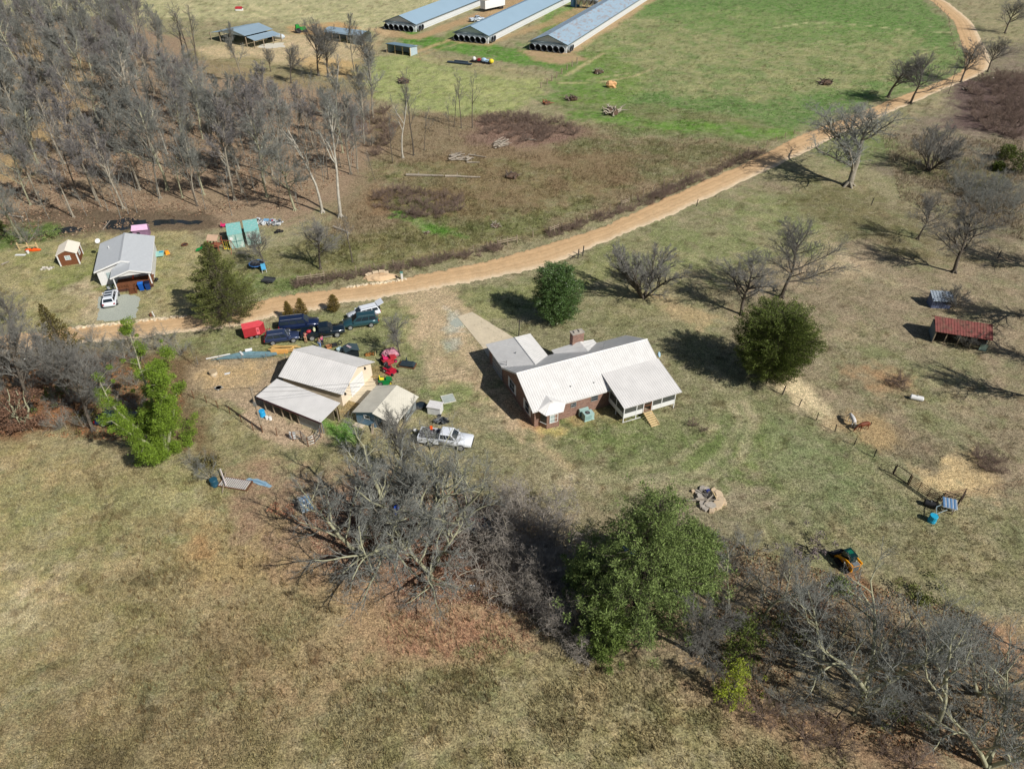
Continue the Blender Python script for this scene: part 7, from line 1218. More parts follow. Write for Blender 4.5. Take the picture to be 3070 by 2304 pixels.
kind('bushy', P(h=6.2, r=.15, first=.08, stems=6, spread=.7, nb=(9, 7, 6, 4), ratio=(.46, .5, .5, .5), ang=(42, 42, 40, 40), minr=.0105, up=.3), (15, 16), DBARK, DTWIG)
kind('oak', P(h=11, r=.36, first=.18, nb=(13, 9, 7, 3), ratio=(.66, .5, .5, .5), ang=(56, 52, 48, 45), wob=.11, up=.34, minr=.014, seg=(8, 7, 5, 2)), (17, 18), BARK, TWIG)
kind('bigvase', P(h=12, r=.26, first=.12, stems=3, spread=.5, nb=(9, 7, 5, 3), ratio=(.52, .5, .48, .45), ang=(48, 45, 42, 42), wob=.07, up=.25, minr=.0075, seg=(9, 6, 4, 2)), (19, 20), LICH, TWIG)
kind('open', P(h=9, r=.15, first=.2, nb=(9, 7, 5, 3), ratio=(.5, .5, .5, .5), ang=(46, 44, 42, 40), up=.28, minr=.008, wob=.07), (50, 51), LICH, TWIG)
kind('thicket', P(h=4.6, r=.055, first=.1, stems=7, spread=.7, nb=(7, 6, 4), ratio=(.45, .5, .5), ang=(40, 45, 45), wob=.1, up=.2, minr=.0065, seg=(6, 4, 3, 2)), (21, 22, 23), BARK, TWIG)
kind('vine', P(h=5.5, r=.08, first=.1, stems=6, spread=1.0, nb=(7, 6, 4), ratio=(.55, .55, .5), ang=(60, 60, 55), wob=.22, up=.05, minr=.010, seg=(8, 6, 4, 2)), (24, 25), MATS["grey_bark"], mat("pale_vine_twigs", sr(156,148,138), .9, island=.3))
kind('low', P(h=2.2, r=.04, first=.05, stems=10, spread=1.0, nb=(6, 5, 4), ratio=(.45, .5, .5), ang=(45, 45, 45), wob=.12, up=.15, minr=.010, seg=(4, 3, 2, 2)), (26, 27), DBARK, mat("russet_twigs", sr(130,112,100), .95, island=.35, objr=.2))
TR = random.Random(99)
def tree(kd, label, base, top=None, h=None, rz=None, group=None, name="bare_tree", wide=1., tilt=None, cat="tree"):
    L = KINDS[kd]; tr, cr, z = L[TR.randrange(len(L))]; hh = h or hgt(base, top); s = hh / z
    if kd in ('yard', 'oak') and base[1] < 1000: wide *= 1.3; s *= 1.08
    t = thing(name, label, cat, G(*base), TR.uniform(0, 6.28) if rz is None else rz, group); t.scale = (s * wide, s * wide, s)
    if tilt: t.rotation_euler = (tilt[0], tilt[1], t.rotation_euler[2])
    link("trunk", tr, t); link("crown", cr, t); return t
# -- single bare trees of the pasture and yard
tree('oak', "massive pale barked bare oak with twisted limbs beside the straight road", (2543, 557), (2600, 325), wide=1.25)
tree('yard', "dark bare tree leaning over the road bend, the middle one of the roadside trees", (2729, 311), (2790, 162), wide=1.1)
tree('yard', "wide hazy grey bare tree on the uphill side of the road above the oak", (2662, 292), (2690, 168), wide=1.5)
tree('slim', "small dark bare tree on the lower road edge before the bend", (2843, 281), (2866, 172)); tree('yard', "bare tree standing in front of the road bend itself", (2880, 247), (2908, 125), wide=1.1)
tree('yard', "thin grey bare tree at the outer edge of the road bend", (2960, 216), (3010, 115)); tree('yard', "bare fan shaped tree at the top right corner beyond the road", (3012, 100), (3050, 0), wide=1.2)
tree('bushy', "many stemmed dark bare tree between the great oak and the purple brush", (2785, 513), (2830, 370), wide=1.)
tree('yard', "bare tree with dark trunk in the pasture, below the many stemmed tree", (2751, 717), (2795, 585)); tree('yard', "taller pale bare tree in the pasture above the red roofed barn", (2859, 816), (2930, 625), wide=1.15)
tree('yard', "broad oval bare tree behind the round cedar of the yard", (2342, 891), (2405, 668), wide=1.0); tree('yard', "hazy bare tree standing immediately left behind the round cedar", (2222, 942), (2235, 780), wide=1.3)
tree('bushy', "wide many stemmed bare tree next to the magnolia", (1930, 893), (1950, 716), wide=1.05)
tree('yard', "small bare tree in the wild strip above the road, left one of two", (961, 806), (935, 668)); tree('slim', "thin bare tree in the wild strip, right one of two", (1057, 785), (1068, 624), wide=1.3)
tree('yard', "young bare tree beside the pink heap in the front yard", (1198, 1067), (1205, 940), wide=1.0); tree('yard', "bare tree over the dark trampoline right of the large cedar", (795, 798), (790, 700), wide=1.1)
tree('bushy', "scrubby bare bush growing over the tin shed", (2850, 922), (2870, 868)); tree('bushy', "dead grey shrub standing before the open barn front", (2890, 1038), (2905, 985))
tree('slim', "tall thin bare tree, left of the trio in the upper brush", (1361, 382), (1290, 250), tilt=(0, -.18)); tree('slim', "tall dark bare tree, straight middle one of the trio in the upper brush", (1383, 384), (1385, 205)); tree('slim', "tall dark bare tree, right one of the trio in the upper brush", (1416, 383), (1440, 205), wide=1.1); tree('slim', "short thin bare tree just below the trio in the upper brush", (1347, 405), (1345, 300))
tree('slim', "tall bare tree rising against the green paddock", (1240, 466), (1250, 205)); tree('snag', "pale trunk bare tree below the paddock, with a forked crown", (1208, 474), (1215, 270)); tree('slim', "bare sapling leaning right at the clearing edge", (1272, 450), (1288, 315), tilt=(0, .1)); tree('slim', "crooked bare sapling between the pale forked tree and the wood", (1177, 488), (1165, 330)); tree('slim', "bare leaning sapling at the corner of wood and clearing", (1124, 539), (1098, 440), tilt=(0, -.2))
tree('snag', "tall white barked tree with a broken top at the near edge of the wood", (1021, 651), (985, 300)); tree('snag', "slender white barked tree left of the broken topped one", (967, 637), (925, 330)); tree('forest', "bare tree at the open end of the wood against the green paddock", (1119, 356), (1105, 150)); tree('slim', "dark short stemmed tree just inside the clearing edge", (1046, 463), (1040, 380))
for b, t_, lab in (((560, 205), (500, 0), "left"), ((578, 208), (560, 5), "middle"), ((596, 212), (595, 10), "right")): tree('slim', "tall bare tree far behind the wood, the %s one of the close three" % lab, b, t_, wide=1.5)
for (b, t_, lab) in (((727, 250), (690, 60), "tall bare tree with a double trunk in front of the pole barn"), ((873, 250), (862, 135), "lone short bare tree in the sandy yard above the wood"), ((955, 228), (950, 60), "bare tree in front of the left half of the hay barn"), ((985, 232), (975, 70), "bare tree in front of the middle of the hay barn"), ((1062, 215), (1040, 35), "tallest dark bare tree before the right half of the hay barn"), ((1110, 240), (1100, 90), "bare tree right of the hay barn at the paddock edge"), ((812, 215), (800, 140), "forked pale bare tree in the sandy yard left of the hay barn")): tree('forest' if 'tall' in lab else 'yard', lab, b, t_, wide=.8)
# trees beyond the right edge whose shadows reach into the picture
for b, h_ in (((3150, 965), 12), ((3240, 1120), 13), ((3170, 1215), 12), ((3190, 830), 12)): tree('yard', "bare tree standing just beyond the right edge of the photo, casting a shadow", b, h=h_, wide=1.2, group="bare trees past the right edge")
# -- the winter wood on the left
WOODP = [(-260, 95), (-60, 60), (230, 50), (420, 85), (540, 215), (640, 300), (800, 330), (960, 310), (1060, 300), (1110, 330), (1120, 400), (1080, 520), (960, 560), (900, 640), (760, 610), (690, 650), (560, 640), (450, 640), (330, 670), (270, 700), (150, 660), (60, 730), (-200, 800)]
WP_ = [tuple(G(*p)[:2]) for p in WOODP]
def scatter(poly, dist, n, seed, k=4000):
    r = random.Random(seed); xs = [p[0] for p in poly]; ys = [p[1] for p in poly]; out = []
    for _ in range(k):
        x, y = r.uniform(min(xs), max(xs)), r.uniform(min(ys), max(ys))
        if sdist(np.array([[x, y]]), poly)[0] > 0 and all((x - a) ** 2 + (y - b) ** 2 > dist ** 2 for a, b in out): out.append((x, y))
        if len(out) >= n: break
    return out
spots = scatter(WP_, 2.0, 240, 5, 9000)
far = sorted(spots, key=lambda s: s[1])
for i, (x, y) in enumerate(far):
    u, v = pix(x, y); k = TR.random(); kd = 'forest' if k < .36 else 'forest_p' if k < .68 else 'forest_w' if k < .84 else 'slim' if k < .96 else 'snag'
    h_ = TR.uniform(12, 20.5) * (.72 if u > 520 and v < 430 else 1)
    lab, g = ("bare grey tree near the front edge of the dense winter wood", "bare trees at the front of the wood") if v > 520 else (("bare grey tree in the middle of the dense winter wood", "bare trees in the middle of the wood") if v > 300 else ("hazy bare tree at the far side of the winter wood", "bare trees at the far side of the wood"))
    L = KINDS[kd]; tr, cr, z = L[TR.randrange(len(L))]; t = thing("bare_tree", lab, "tree", (x, y, 0), TR.uniform(0, 6.28), g); s = h_ / z; w_ = s * TR.uniform(.85, 1.15); t.scale = (w_, w_, s); t.rotation_euler = (TR.gauss(0, .035), TR.gauss(0, .035), TR.uniform(0, 6.28)); link("trunk", tr, t); link("crown", cr, t)
for i in range(24):
    x, y = TR.choice(spots); L = KINDS['thicket']; tr, cr, z = L[i % 3]; t = thing("bare_bush", "low grey bare bush between the trunks of the winter wood", "bush", (x + 1.7, y - 1.2, 0), TR.uniform(0, 6), "bare bushes inside the wood"); s = TR.uniform(.6, 1.0); t.scale = (s, s, s); link("trunk", tr, t); link("crown", cr, t)
def understory():
    sets = [grow_tree(P(h=7, r=.06, first=.25, nb=(9, 5), ratio=(.3, .5), ang=(38, 40), minr=.016, seg=(5, 3, 2, 2)), s) for s in (40, 41, 42, 43)]; S = []; r = random.Random(77)
    for x, y in scatter(WP_, 1.2, 700, 15, 9000):
        T, C, z = sets[r.randrange(4)]; s = r.uniform(.6, 1.7); a = r.uniform(0, 6.28); c, n = math.cos(a) * s, math.sin(a) * s; lx, ly = r.gauss(0, .08), r.gauss(0, .08); f = lambda p: (x + c * p[0] - n * p[1] + lx * p[2] * s, y + n * p[0] + c * p[1] + ly * p[2] * s, p[2] * s)
        S += [(f(a_), f(b_), r0, r1) for a_, b_, r0, r1 in T + C]
    tag(link("sapling_undergrowth", seg_mesh("sapling_undergrowth", S, 3, TWIG)), "thin grey saplings and undergrowth filling the winter wood", "undergrowth", kind="stuff")
understory()
# -- big bare trees below the yard
for kd, lab, b, t_, w_ in (('bigvase', "largest spreading bare tree in the middle, with lichen covered limbs", (1212, 1640), (1205, 1330), 1.25), ('bigvase', "second spreading bare tree, right of the largest and below the white pickup", (1335, 1600), (1365, 1335), 1.1), ('oak', "bare tree leaning left over the caged tank, with long low limbs", (1165, 1600), (1060, 1380), .95), ('bigvase', "bare tree with low spreading limbs reaching over the red grass", (1290, 1720), (1230, 1560), 1.5),
                           ('bigvase', "wide bare tree at the left of the middle group, beside the caged tank", (1075, 1660), (985, 1430), 1.2), ('yard', "slender bare tree growing before the open bay of the blue shed", (1215, 1430), (1215, 1205), .9), ('vine', "tangle of pale vines over a dead tree left of the big pine", (1530, 1700), (1530, 1545), 1.15), ('vine', "pale vine tangle at the foot of the big pine's shadow", (1620, 1760), (1600, 1640), 1.1), ('vine', "ball of bleached twigs in front of the big pine", (1735, 1900), (1740, 1780), 1.0), ('yard', "bare tree with grey dead limbs between the big pine and the yellow green bush", (2080, 1960), (2110, 1740), 1.1)): tree(kd, lab, b, t_, wide=w_)
LR = [((2290,1850),(2250,1640),'yard',"bare tree with fine twigs immediately right of the big pine"),((2455,2010),(2400,1760),'yard',"pale limbed bare tree in the lower right thicket, leftmost of the large ones"),((2600,2080),(2640,1800),'bigvase',"bare tree with pale fork in the middle of the lower right thicket"),((2680,2000),(2690,1800),'yard',"upright dark bare tree below the yellow loader tracks"),((2560,2140),(2520,1980),'yard',"low bare tree at the front of the lower right thicket"),((2800,2190),(2840,1900),'yard',"large pale limbed bare tree in the lower right thicket, right of the dark forked one"),((2930,2080),(2960,1880),'bigvase',"bare tree near the right edge of the lower right thicket"),((3050,2200),(3080,2000),'yard',"bare tree cut by the right edge at the bottom corner"),((2960,2300),(2970,2090),'bigvase',"bare tree rooted just below the bottom edge at right"),((2180,1830),(2180,1640),'yard',"hazy bare tree behind the right flank of the big pine"),((2350,1790),(2340,1670),'yard',"purple grey bare tree left of the yellow loader"),((3090,1960),(3090,1790),'yard',"bare tree at the right edge near the bare orange soil")]
for b, t_, kd, lab in LR: tree('open' if kd == 'yard' else kd, lab, b, t_, wide=1.0)
for i, (x, y) in enumerate(scatter([tuple(G(*p)[:2]) for p in [(2150,1720),(2320,1760),(2500,1850),(2750,1920),(3060,2000),(3060,2280),(2800,2260),(2500,2160),(2250,2060)]], 3.4, 16, 61, 900)):
    L = KINDS['slim']; tr, cr, z = L[i % 2]; t = thing('bare_tree', 'thin upright bare sapling in the lower right thicket', 'tree', (x, y, 0), TR.uniform(0, 6), 'bare saplings of the lower right thicket'); s = TR.uniform(.38, .62); t.scale = (s * 1.3, s * 1.3, s); link('trunk', tr, t); link('crown', cr, t)
def bushes(poly_px, n, dist, seed, kd, s0, s1, label, group, name="bare_bush", k=3000):
    for x, y in scatter([tuple(G(*p)[:2]) for p in poly_px], dist, n, seed, k):
        L = KINDS[kd]; tr, cr, z = L[TR.randrange(len(L))]; t = thing({"low": "weed_clump", "vine": "vine_tangle"}.get(kd, name), label, "vine" if kd == "vine" else "bush", (x, y, 0), TR.uniform(0, 6.28), group); s = TR.uniform(s0, s1); t.scale = (s, s, s * TR.uniform(.8, 1.1)); link("trunk", tr, t); link("crown", cr, t)
bushes([(2130,1600),(2320,1690),(2480,1790),(2700,1880),(3080,1960),(3080,2300),(2850,2300),(2550,2180),(2300,2100),(2180,1950)], 26, 2.6, 3, 'thicket', .4, .65, "grey bare bush crowding the lower right thicket", "bare bushes of the lower right thicket")
bushes([(2150,2010),(2300,2090),(2500,2170),(2800,2280),(2760,2330),(2450,2230),(2200,2110)], 12, 2.0, 4, 'low', .6, 1.0, "low russet bush along the near edge of the lower right thicket", "russet bushes at the thicket edge")
bushes([(1480,1560),(1640,1600),(1760,1800),(1700,1880),(1560,1790),(1470,1680)], 15, 1.6, 6, 'vine', .85, 1.4, "low pale vine tangle in the dark gap left of the big pine", "vine tangles left of the pine")
bushes([(0,1110),(130,1080),(330,1060),(420,1150),(460,1300),(300,1290),(0,1290)], 24, 2.3, 7, 'thicket', .45, .75, "grey bare bush in the thicket at the left edge", "bare bushes of the left thicket")
bushes([(240,1010),(420,1000),(560,1030),(580,1080),(420,1090),(250,1070)], 14, 1.7, 8, 'thicket', .45, .7, "small bare bush between the road and the ivy covered tree", "bare bushes below the road at left")
bushes([(560,1380),(660,1400),(640,1440),(560,1420)], 4, 1.2, 9, 'thicket', .35, .5, "small tangled bush left of the dark teal barrel", "bushes left of the barrel")
bushes([(1450,350),(1560,345),(1700,375),(1740,405),(1600,430),(1450,400)], 46, 1.9, 10, 'low', .7, 1.2, "reddish brown brush clump at the top of the clearing", "reddish brush clumps of the clearing")
bushes([(1060,330),(1180,325),(1190,380),(1140,480),(1080,440)], 16, 2.2, 14, 'low', .8, 1.3, "russet brush clump where the wood meets the paddock", "russet brush at the wood corner")
bushes([(1120,580),(1240,570),(1370,600),(1400,640),(1250,650),(1120,620)], 30, 1.7, 11, 'low', .6, 1.0, "brown brush clump above the bright green strip", "brown brush clumps above the green strip")
bushes([(2890,240),(3070,225),(3070,430),(2990,410),(2880,330)], 42, 2.4, 12, 'low', 1.0, 1.8, "purple brown brush clump beyond the right side of the road", "purple brush clumps right of the road")
bushes([(2780,420),(2990,470),(3070,560),(3070,680),(2900,620),(2830,520)], 26, 3.0, 13, 'thicket', .4, .8, "pale bleached brush clump at the upper right edge", "bleached brush at the upper right")
bushes([(2860,540),(3000,560),(3050,620),(2960,640),(2860,600)], 20, 2.0, 15, 'thicket', .6, .95, "dark scrub bush between the pasture trees and the right edge", "scrub bushes by the right edge")
for (px_, lab, n, sd) in (([(880,852),(1200,800),(1500,742),(1500,756),(1200,812),(890,866)], "pale dead weed clump under the road fence", 46, 21), ([(1640,700),(1900,612),(2270,455),(2290,462),(1920,625),(1650,715)], "dark dead weed clump along the upper road fence", 80, 22), ([(1150,640),(1330,640),(1330,655),(1150,655)], "dark weed clump among the stumps", 8, 23)): bushes(px_, n, .9, sd, 'low', .4, .75, lab, lab + "s")
bushes([(2660,1150),(2720,1140),(2730,1165),(2670,1175)], 3, 1.0, 24, 'low', .5, .7, "small dark weed clump on the worn pasture", "pasture weed clumps"); bushes([(2920,1370),(2990,1375),(2985,1412),(2930,1415)], 4, 1.2, 25, 'low', .5, .8, "dark weed clump by the worn gate ground", "gate weed clumps"); bushes([(2100,1255),(2050,1290),(2130,1300)], 2, 1.0, 26, 'low', .35, .5, "small weed clump right of the porch stairs", "weed clumps by the stairs")
LT = [((280,1290),(200,1010),'yard',"bare tree with long leaning limbs at the near edge of the left thicket"),((210,1210),(90,1000),'yard',"pale limbed bare tree in the left thicket behind the leaning one"),((100,1230),(20,960),'yard',"bare tree at the left edge above the rust leaved oak"),((20,1180),(-20,900),'yard',"bare tree cut by the left picture edge below the road"),((400,1060),(380,960),'slim',"thin bare sapling at the road edge below the gravel pad"),((590,1100),(560,1020),'slim',"thin leaning bare sapling at the dirt lot corner"),((330,1180),(300,1040),'yard',"bare tree just left of the ivy covered tree"),((40,980),(30,880),'yard',"hazy bare tree at the left edge above the road"),((440,1100),(470,1000),'slim',"bare sapling behind the ivy covered tree")]
for b, t_, kd, lab in LT: tree(kd, lab, b, t_, wide=.95)
# ================================================================ EVERGREENS
def leaf_mesh(name, C, D, S, m, rs_, flat=.5, col=None):
    """C centres, D main direction, S sizes -> small rhombic leaf sprays"""
    n = len(C); rnd_ = rs_.normal(size=(n, 3)); D = D / (np.linalg.norm(D, axis=1, keepdims=True) + 1e-9); a = np.cross(D, rnd_); a /= np.linalg.norm(a, axis=1, keepdims=True) + 1e-9; S = S[:, None]
    V = np.stack([C - D * S * .5, C + a * S * .5 * flat, C + D * S * .6, C - a * S * .5 * flat], 1).reshape(-1, 3); Q = np.arange(n * 4).reshape(-1, 4); return np_mesh(name, V, Q, m)
def evergreen(name, label, base, top, rad, prof, m, seed, n_br=160, leaf=.16, per=90, droop=.0, kindl='cedar', z0=.08, bark=DBARK, group=None, h=None, clump=.35, off=(0, 0), wid=1., inner=False, spray=None):
    rs_ = np.random.RandomState(seed); r = random.Random(seed); H_ = h or hgt(base, top); t = thing(name, label, "tree", G(*base) + Vector((off[0], off[1], 0)), 0, group); S = []; Cs, Ds, Ss = [], [], []
    k = 10; pts = [Vector((.02 * H_ * math.sin(i * 1.3 + seed) * (i / k), .02 * H_ * math.cos(i * .9 + seed) * (i / k), H_ * .97 * i / k)) for i in range(k + 1)]; r0 = H_ * .028
    for i in range(k): S.append((tuple(pts[i]), tuple(pts[i + 1]), r0 * (1 - i / k) + .02, r0 * (1 - (i + 1) / k) + .02))
    lob = [(r.uniform(0, 6.28), r.uniform(.1, .95), r.uniform(.12, .34)) for _ in range(9)]
    for b in range(n_br):
        f = z0 + (1 - z0) * ((b + r.random()) / n_br); a = b * 2.399 + r.uniform(-.3, .3); L = rad * prof(f) * r.uniform(.72, 1.08)
        for (la, lf, lw) in lob: L *= 1 - lw * math.exp(-((math.atan2(math.sin(a - la), math.cos(a - la)) / .5) ** 2) - ((f - lf) / .12) ** 2)
        if L < .15: L = .15
        o = pts[0].lerp(pts[-1], f); d = Vector((math.cos(a), math.sin(a), (.35 if kindl != 'cone' else .5) - droop * (1 - f))).normalized(); e = o + d * L
        S.append((tuple(o), tuple(e), .015 + .007 * L, .008))
        nl = int(per * (L / rad) ** 1.2 * r.uniform(.7, 1.2)) + 12
        if kindl == 'pine':
            # needle tufts gathered in separate balls along and around the limb
            nt = max(2, int(L * 1.5)); L *= r.uniform(.75, 1.12)
            for q in range(nt):
                s_ = .35 + .7 * (q + r.random()) / nt; cc = o + d * L * s_ + Vector((r.gauss(0, .3), r.gauss(0, .3), r.gauss(.1, .25))) * (.5 + s_); m_ = max(6, nl // nt); dd = rs_.normal(size=(m_, 3)); dd[:, 2] += .35; dd /= np.linalg.norm(dd, axis=1, keepdims=True)
                Cs.append(np.array(cc) + dd * clump * rs_.uniform(.25, 1, (m_, 1)) * .8); Ds.append(dd); Ss.append(np.full(m_, leaf) * rs_.uniform(.7, 1.3, m_))
        else:
            s_ = rs_.uniform(.3 if not inner else .15, 1.03, nl) ** .7; w_ = clump * (.4 + .6 * np.sin(np.pi * np.clip(s_, 0, 1))) * (L / rad + .3); cc = np.array(o)[None] + np.array(d)[None] * (L * s_)[:, None] + rs_.normal(size=(nl, 3)) * w_[:, None] * np.array([[1, 1, .7]]); dd = np.array(d)[None] * (1.2 if spray is None else spray) + rs_.normal(size=(nl, 3)) * .55 + np.array([[0, 0, .35]]); Cs.append(cc); Ds.append(dd); Ss.append(leaf * rs_.uniform(.6, 1.4, nl))
    link("trunk", seg_mesh("trunk", S, 6, bark), t); link("foliage", leaf_mesh("foliage", np.concatenate(Cs), np.concatenate(Ds), np.concatenate(Ss), m, rs_, .5 if kindl != 'pine' else .3), t); t.scale = (wid, wid, 1); return t
CEDAR = mat("olive_cedar_leaf", (.12, .135, .035), .75, var=.35, scale=.9, island=.5); CEDAR2 = mat("dark_cedar_leaf", (.095, .125, .022), .7, var=.3, scale=.8, island=.5); MAG = mat("glossy_magnolia_leaf", (.085, .15, .04), .38, var=.25, scale=1.5, island=.5, spec=.5)
PINEL = mat("pine_needles", (.155, .21, .06), .75, var=.35, scale=.7, island=.5); GOLD = mat("golden_conifer_leaf", (.17, .12, .022), .8, var=.3, scale=2, island=.5); IVY = mat("bright_ivy_leaf", (.15, .23, .022), .6, var=.4, scale=1.0, island=.6); YELG = mat("yellow_green_leaf", (.28, .33, .03), .7, var=.25, scale=1.5, island=.4); RUST = mat("rust_oak_leaf", (.17, .095, .06), .85, var=.3, scale=1.5, island=.5)
OLB = mat("brown_olive_cedar_leaf", (.12, .10, .03), .8, var=.3, scale=1.5, island=.5)
egg = lambda f: max(0, 1 - (2 * (f * .80 + .15) - 1) ** 2) ** .5 if f < .97 else .25
cone = lambda f: (1 - f) ** .75 * min(1, (f + .05) * 6) ** .5
ced = lambda f: (1 - f) ** .8 * min(1, (f + .02) * 7) ** .5
evergreen("magnolia_tree", "dense rounded glossy green magnolia beside the dirt road", (1668, 962), (1668, 800), 3.9, egg, MAG, 3, 330, .135, 300, z0=.02, clump=.3, inner=True, spray=.5)
evergreen("cedar_tree", "large round dark green cedar in the right part of the yard", (2303, 1132), (2300, 935), 5.7, egg, CEDAR2, 4, 460, .145, 330, z0=.02, clump=.34, inner=True)
evergreen("cedar_tree", "tall ragged olive green cedar over the road left of the parked cars", (690, 965), (690, 718), 6.8, ced, CEDAR, 5, 330, .15, 330, z0=.03, clump=.34)
evergreen("cedar_tree", "small brownish cedar below the road at the left", (205, 1085), (160, 905), 3.2, ced, OLB, 6, 150, .2, 70, z0=.1, clump=.3)
evergreen("pine_tree", "big spreading pine at the lower centre", (1900, 1870), (1850, 1475), 7.9, lambda f: (1.08 - f) ** .85 * min(1, f * 2.2 + .35) * 1.15, PINEL, 7, 250, .2, 640, z0=.12, kindl='pine', clump=.6)
evergreen("pine_tree", "smaller pine leaning out of the right flank of the big pine", (2035, 1790), (2050, 1590), 4.6, lambda f: (1.1 - f) ** .6 * min(1, f * 2 + .3), PINEL, 8, 170, .2, 700, z0=.15, kindl='pine', clump=.6)
evergreen("pine_tree", "low pale green pine at the near foot of the big pine", (1810, 1960), (1770, 1830), 2.6, lambda f: (1.1 - f) ** .5, mat("pale_pine_needles", (.12, .17, .035), .8, var=.3, island=.5), 9, 90, .2, 420, z0=.05, kindl='pine', clump=.5)
evergreen("pine_tree", "second low pine on the left flank of the big pine", (1740, 1820), (1730, 1660), 2.6, lambda f: (1.1 - f) ** .6, PINEL, 19, 90, .2, 420, z0=.1, kindl='pine', clump=.5)
evergreen("pine_tree", "dark green pine sapling right of the grey dead limbs", (2200, 2000), (2190, 1850), 2.0, lambda f: (1.05 - f) ** .5, CEDAR2, 10, 80, .2, 80, z0=.05, kindl='pine', clump=.4)
evergreen("pine_sapling", "bright yellow green bushy sapling at the bottom of the pine group", (2185, 2100), (2175, 1995), 1.25, lambda f: (1.05 - f) ** .4, YELG, 11, 80, .16, 70, z0=.0, kindl='pine', clump=.35)
for b, t_, rd, lab, sd in (((870, 958), (862, 902), 1.15, "slim golden brown conifer, leftmost of three along the road", 12), ((908, 952), (906, 893), 1.4, "plump golden brown conifer, middle of three along the road", 13), ((1003, 934), (1004, 883), 1.45, "golden brown conifer standing alone by the road, farthest right of three", 14)):
    evergreen("conifer", lab, b, t_, rd, lambda f: (1.02 - f) ** .6 * min(1, f * 5 + .35), GOLD, sd, 120, .11, 60, z0=.0, clump=.16, kindl='cone', inner=True)
for b, t_, rd, lab, sd in (((3010, 480), (3050, 440), 2.2, "dark evergreen bush at the right edge below the purple brush", 31), ((3060, 520), (3070, 455), 2.6, "dark evergreen cut by the right edge", 32), ((2990, 512), (2995, 490), 1.2, "small dark evergreen bush beside the larger ones at right", 33)): evergreen("evergreen_bush", lab, b, t_, rd, egg, CEDAR2, sd, 60, .25, 50, z0=.0, clump=.4)
evergreen("cedar_sapling", "dark cedar sapling in the wood edge at far left", (0, 690), (0, 640), 1.5, ced, CEDAR2, 34, 50, .2, 40, z0=0, clump=.3)
def leafball(name, label, base, m, balls, leaf, per, seed, cat="tree", trunk=None, group=None):
    """balls: (x, y, z, r) clumps relative to the base"""
    rs_ = np.random.RandomState(seed); t = thing(name, label, cat, G(*base), 0, group); Cs, Ds, Ss = [], [], []
    for x, y, z, r_ in balls:
        n = int(per * r_ ** 1.6); d = rs_.normal(size=(n, 3)); d /= np.linalg.norm(d, axis=1, keepdims=True); q = rs_.uniform(.35, 1, (n, 1)) ** .6 * (1 + .25 * rs_.normal(size=(n, 1))); Cs.append(np.array([[x, y, z]]) + d * q * np.array([[r_, r_, r_ * .8]])); Ds.append(d * .5 + rs_.normal(size=(n, 3)) * .6); Ss.append(leaf * rs_.uniform(.6, 1.4, n))
    link("foliage", leaf_mesh("foliage", np.concatenate(Cs), np.concatenate(Ds), np.concatenate(Ss), m, rs_, .7), t)
    if trunk: link("trunk", seg_mesh("trunk", trunk, 6, LICH), t)
    return t
def ivy_tree():
    """leafless tree whose limbs are wrapped in bright ivy"""
    r = random.Random(4); H_ = hgt((500, 1372), (440, 1040)); balls, S = [], []
    for ang, tilt, L, n in ((2.0, .62, 1.02, 13), (1.55, .22, 1.0, 15), (1.1, .25, .92, 12), (2.7, .75, .72, 8), (3.3, .6, .5, 5), (.4, .5, .6, 6), (4.6, .7, .42, 5)):
        d = Vector((math.cos(ang) * math.sin(tilt), math.sin(ang) * math.sin(tilt), math.cos(tilt))); p = Vector((0, 0, .2)); q = p
        for i in range(n):
            d = (d + Vector((r.gauss(0, .1), r.gauss(0, .1), .05))).normalized(); q = p + d * (H_ * L / n); f = i / n; S.append((tuple(p), tuple(q), .2 * (1 - f) + .03, .2 * (1 - f - 1 / n) + .03)); p = q
            if i > 1:
                for _ in range(2): balls.append((p.x + r.gauss(0, .35), p.y + r.gauss(0, .35), p.z + r.gauss(0, .3), r.uniform(.45, 1.05) * (1.2 - .5 * f)))
                e = p + rdir(r, d, 1.0) * r.uniform(.6, 1.8); S.append((tuple(p), tuple(e), .04, .01)); balls.append((*e, r.uniform(.2, .45)))
    for _ in range(20): z = r.uniform(1.5, 6.5); a = r.uniform(0, 6.28); q = r.uniform(.2, 1.9 * (1.1 - z / 9)); balls.append((q * math.cos(a) - .5, q * math.sin(a) + .2 * z, z, r.uniform(.4, .8)))
    for _ in range(26): a = r.uniform(0, 6.28); q = r.uniform(.3, 2.3); balls.append((q * math.cos(a) - .6, q * math.sin(a) * .9 - .3, r.uniform(.4, 2.4), r.uniform(.4, .85)))
    leafball("ivy_tree", "tree wrapped in bright yellow green ivy beside the dirt lot", (500, 1372), IVY, balls, .095, 1500, 3, trunk=S)
ivy_tree()
leafball("ivy_bush", "separate bright green ivy mound left of the sagging lot fence", (565, 1330), IVY, [(0, 0, .5, .7), (.5, .8, 1.2, .6), (-.4, .6, .9, .7), (.2, 1.6, 1.8, .6), (.6, 2.2, 2.4, .5), (.3, -.5, .5, .5)], .095, 1300, 5, "bush")
def rust_oak():
    r = random.Random(8); balls = [(r.uniform(-2.6, 2.6), r.uniform(-1.8, 2.6), r.uniform(.6, 4.4), r.uniform(.4, .95)) for _ in range(42)]; S = []
    for k in range(3):
        p = Vector((k * .4 - .4, 0, 0))
        for i in range(6): q = p + Vector((r.uniform(-.5, .5), r.uniform(-.2, .6), .8)); S.append((tuple(p), tuple(q), .18 - .025 * i, .155 - .025 * i)); p = q
    for b in balls[::2]: S.append(((0, 0, 2.0), b[:3], .05, .015))
    leafball("oak_tree", "oak still holding rust brown leaves at the left edge", (70, 1288), RUST, balls, .19, 260, 6, trunk=S)
rust_oak()
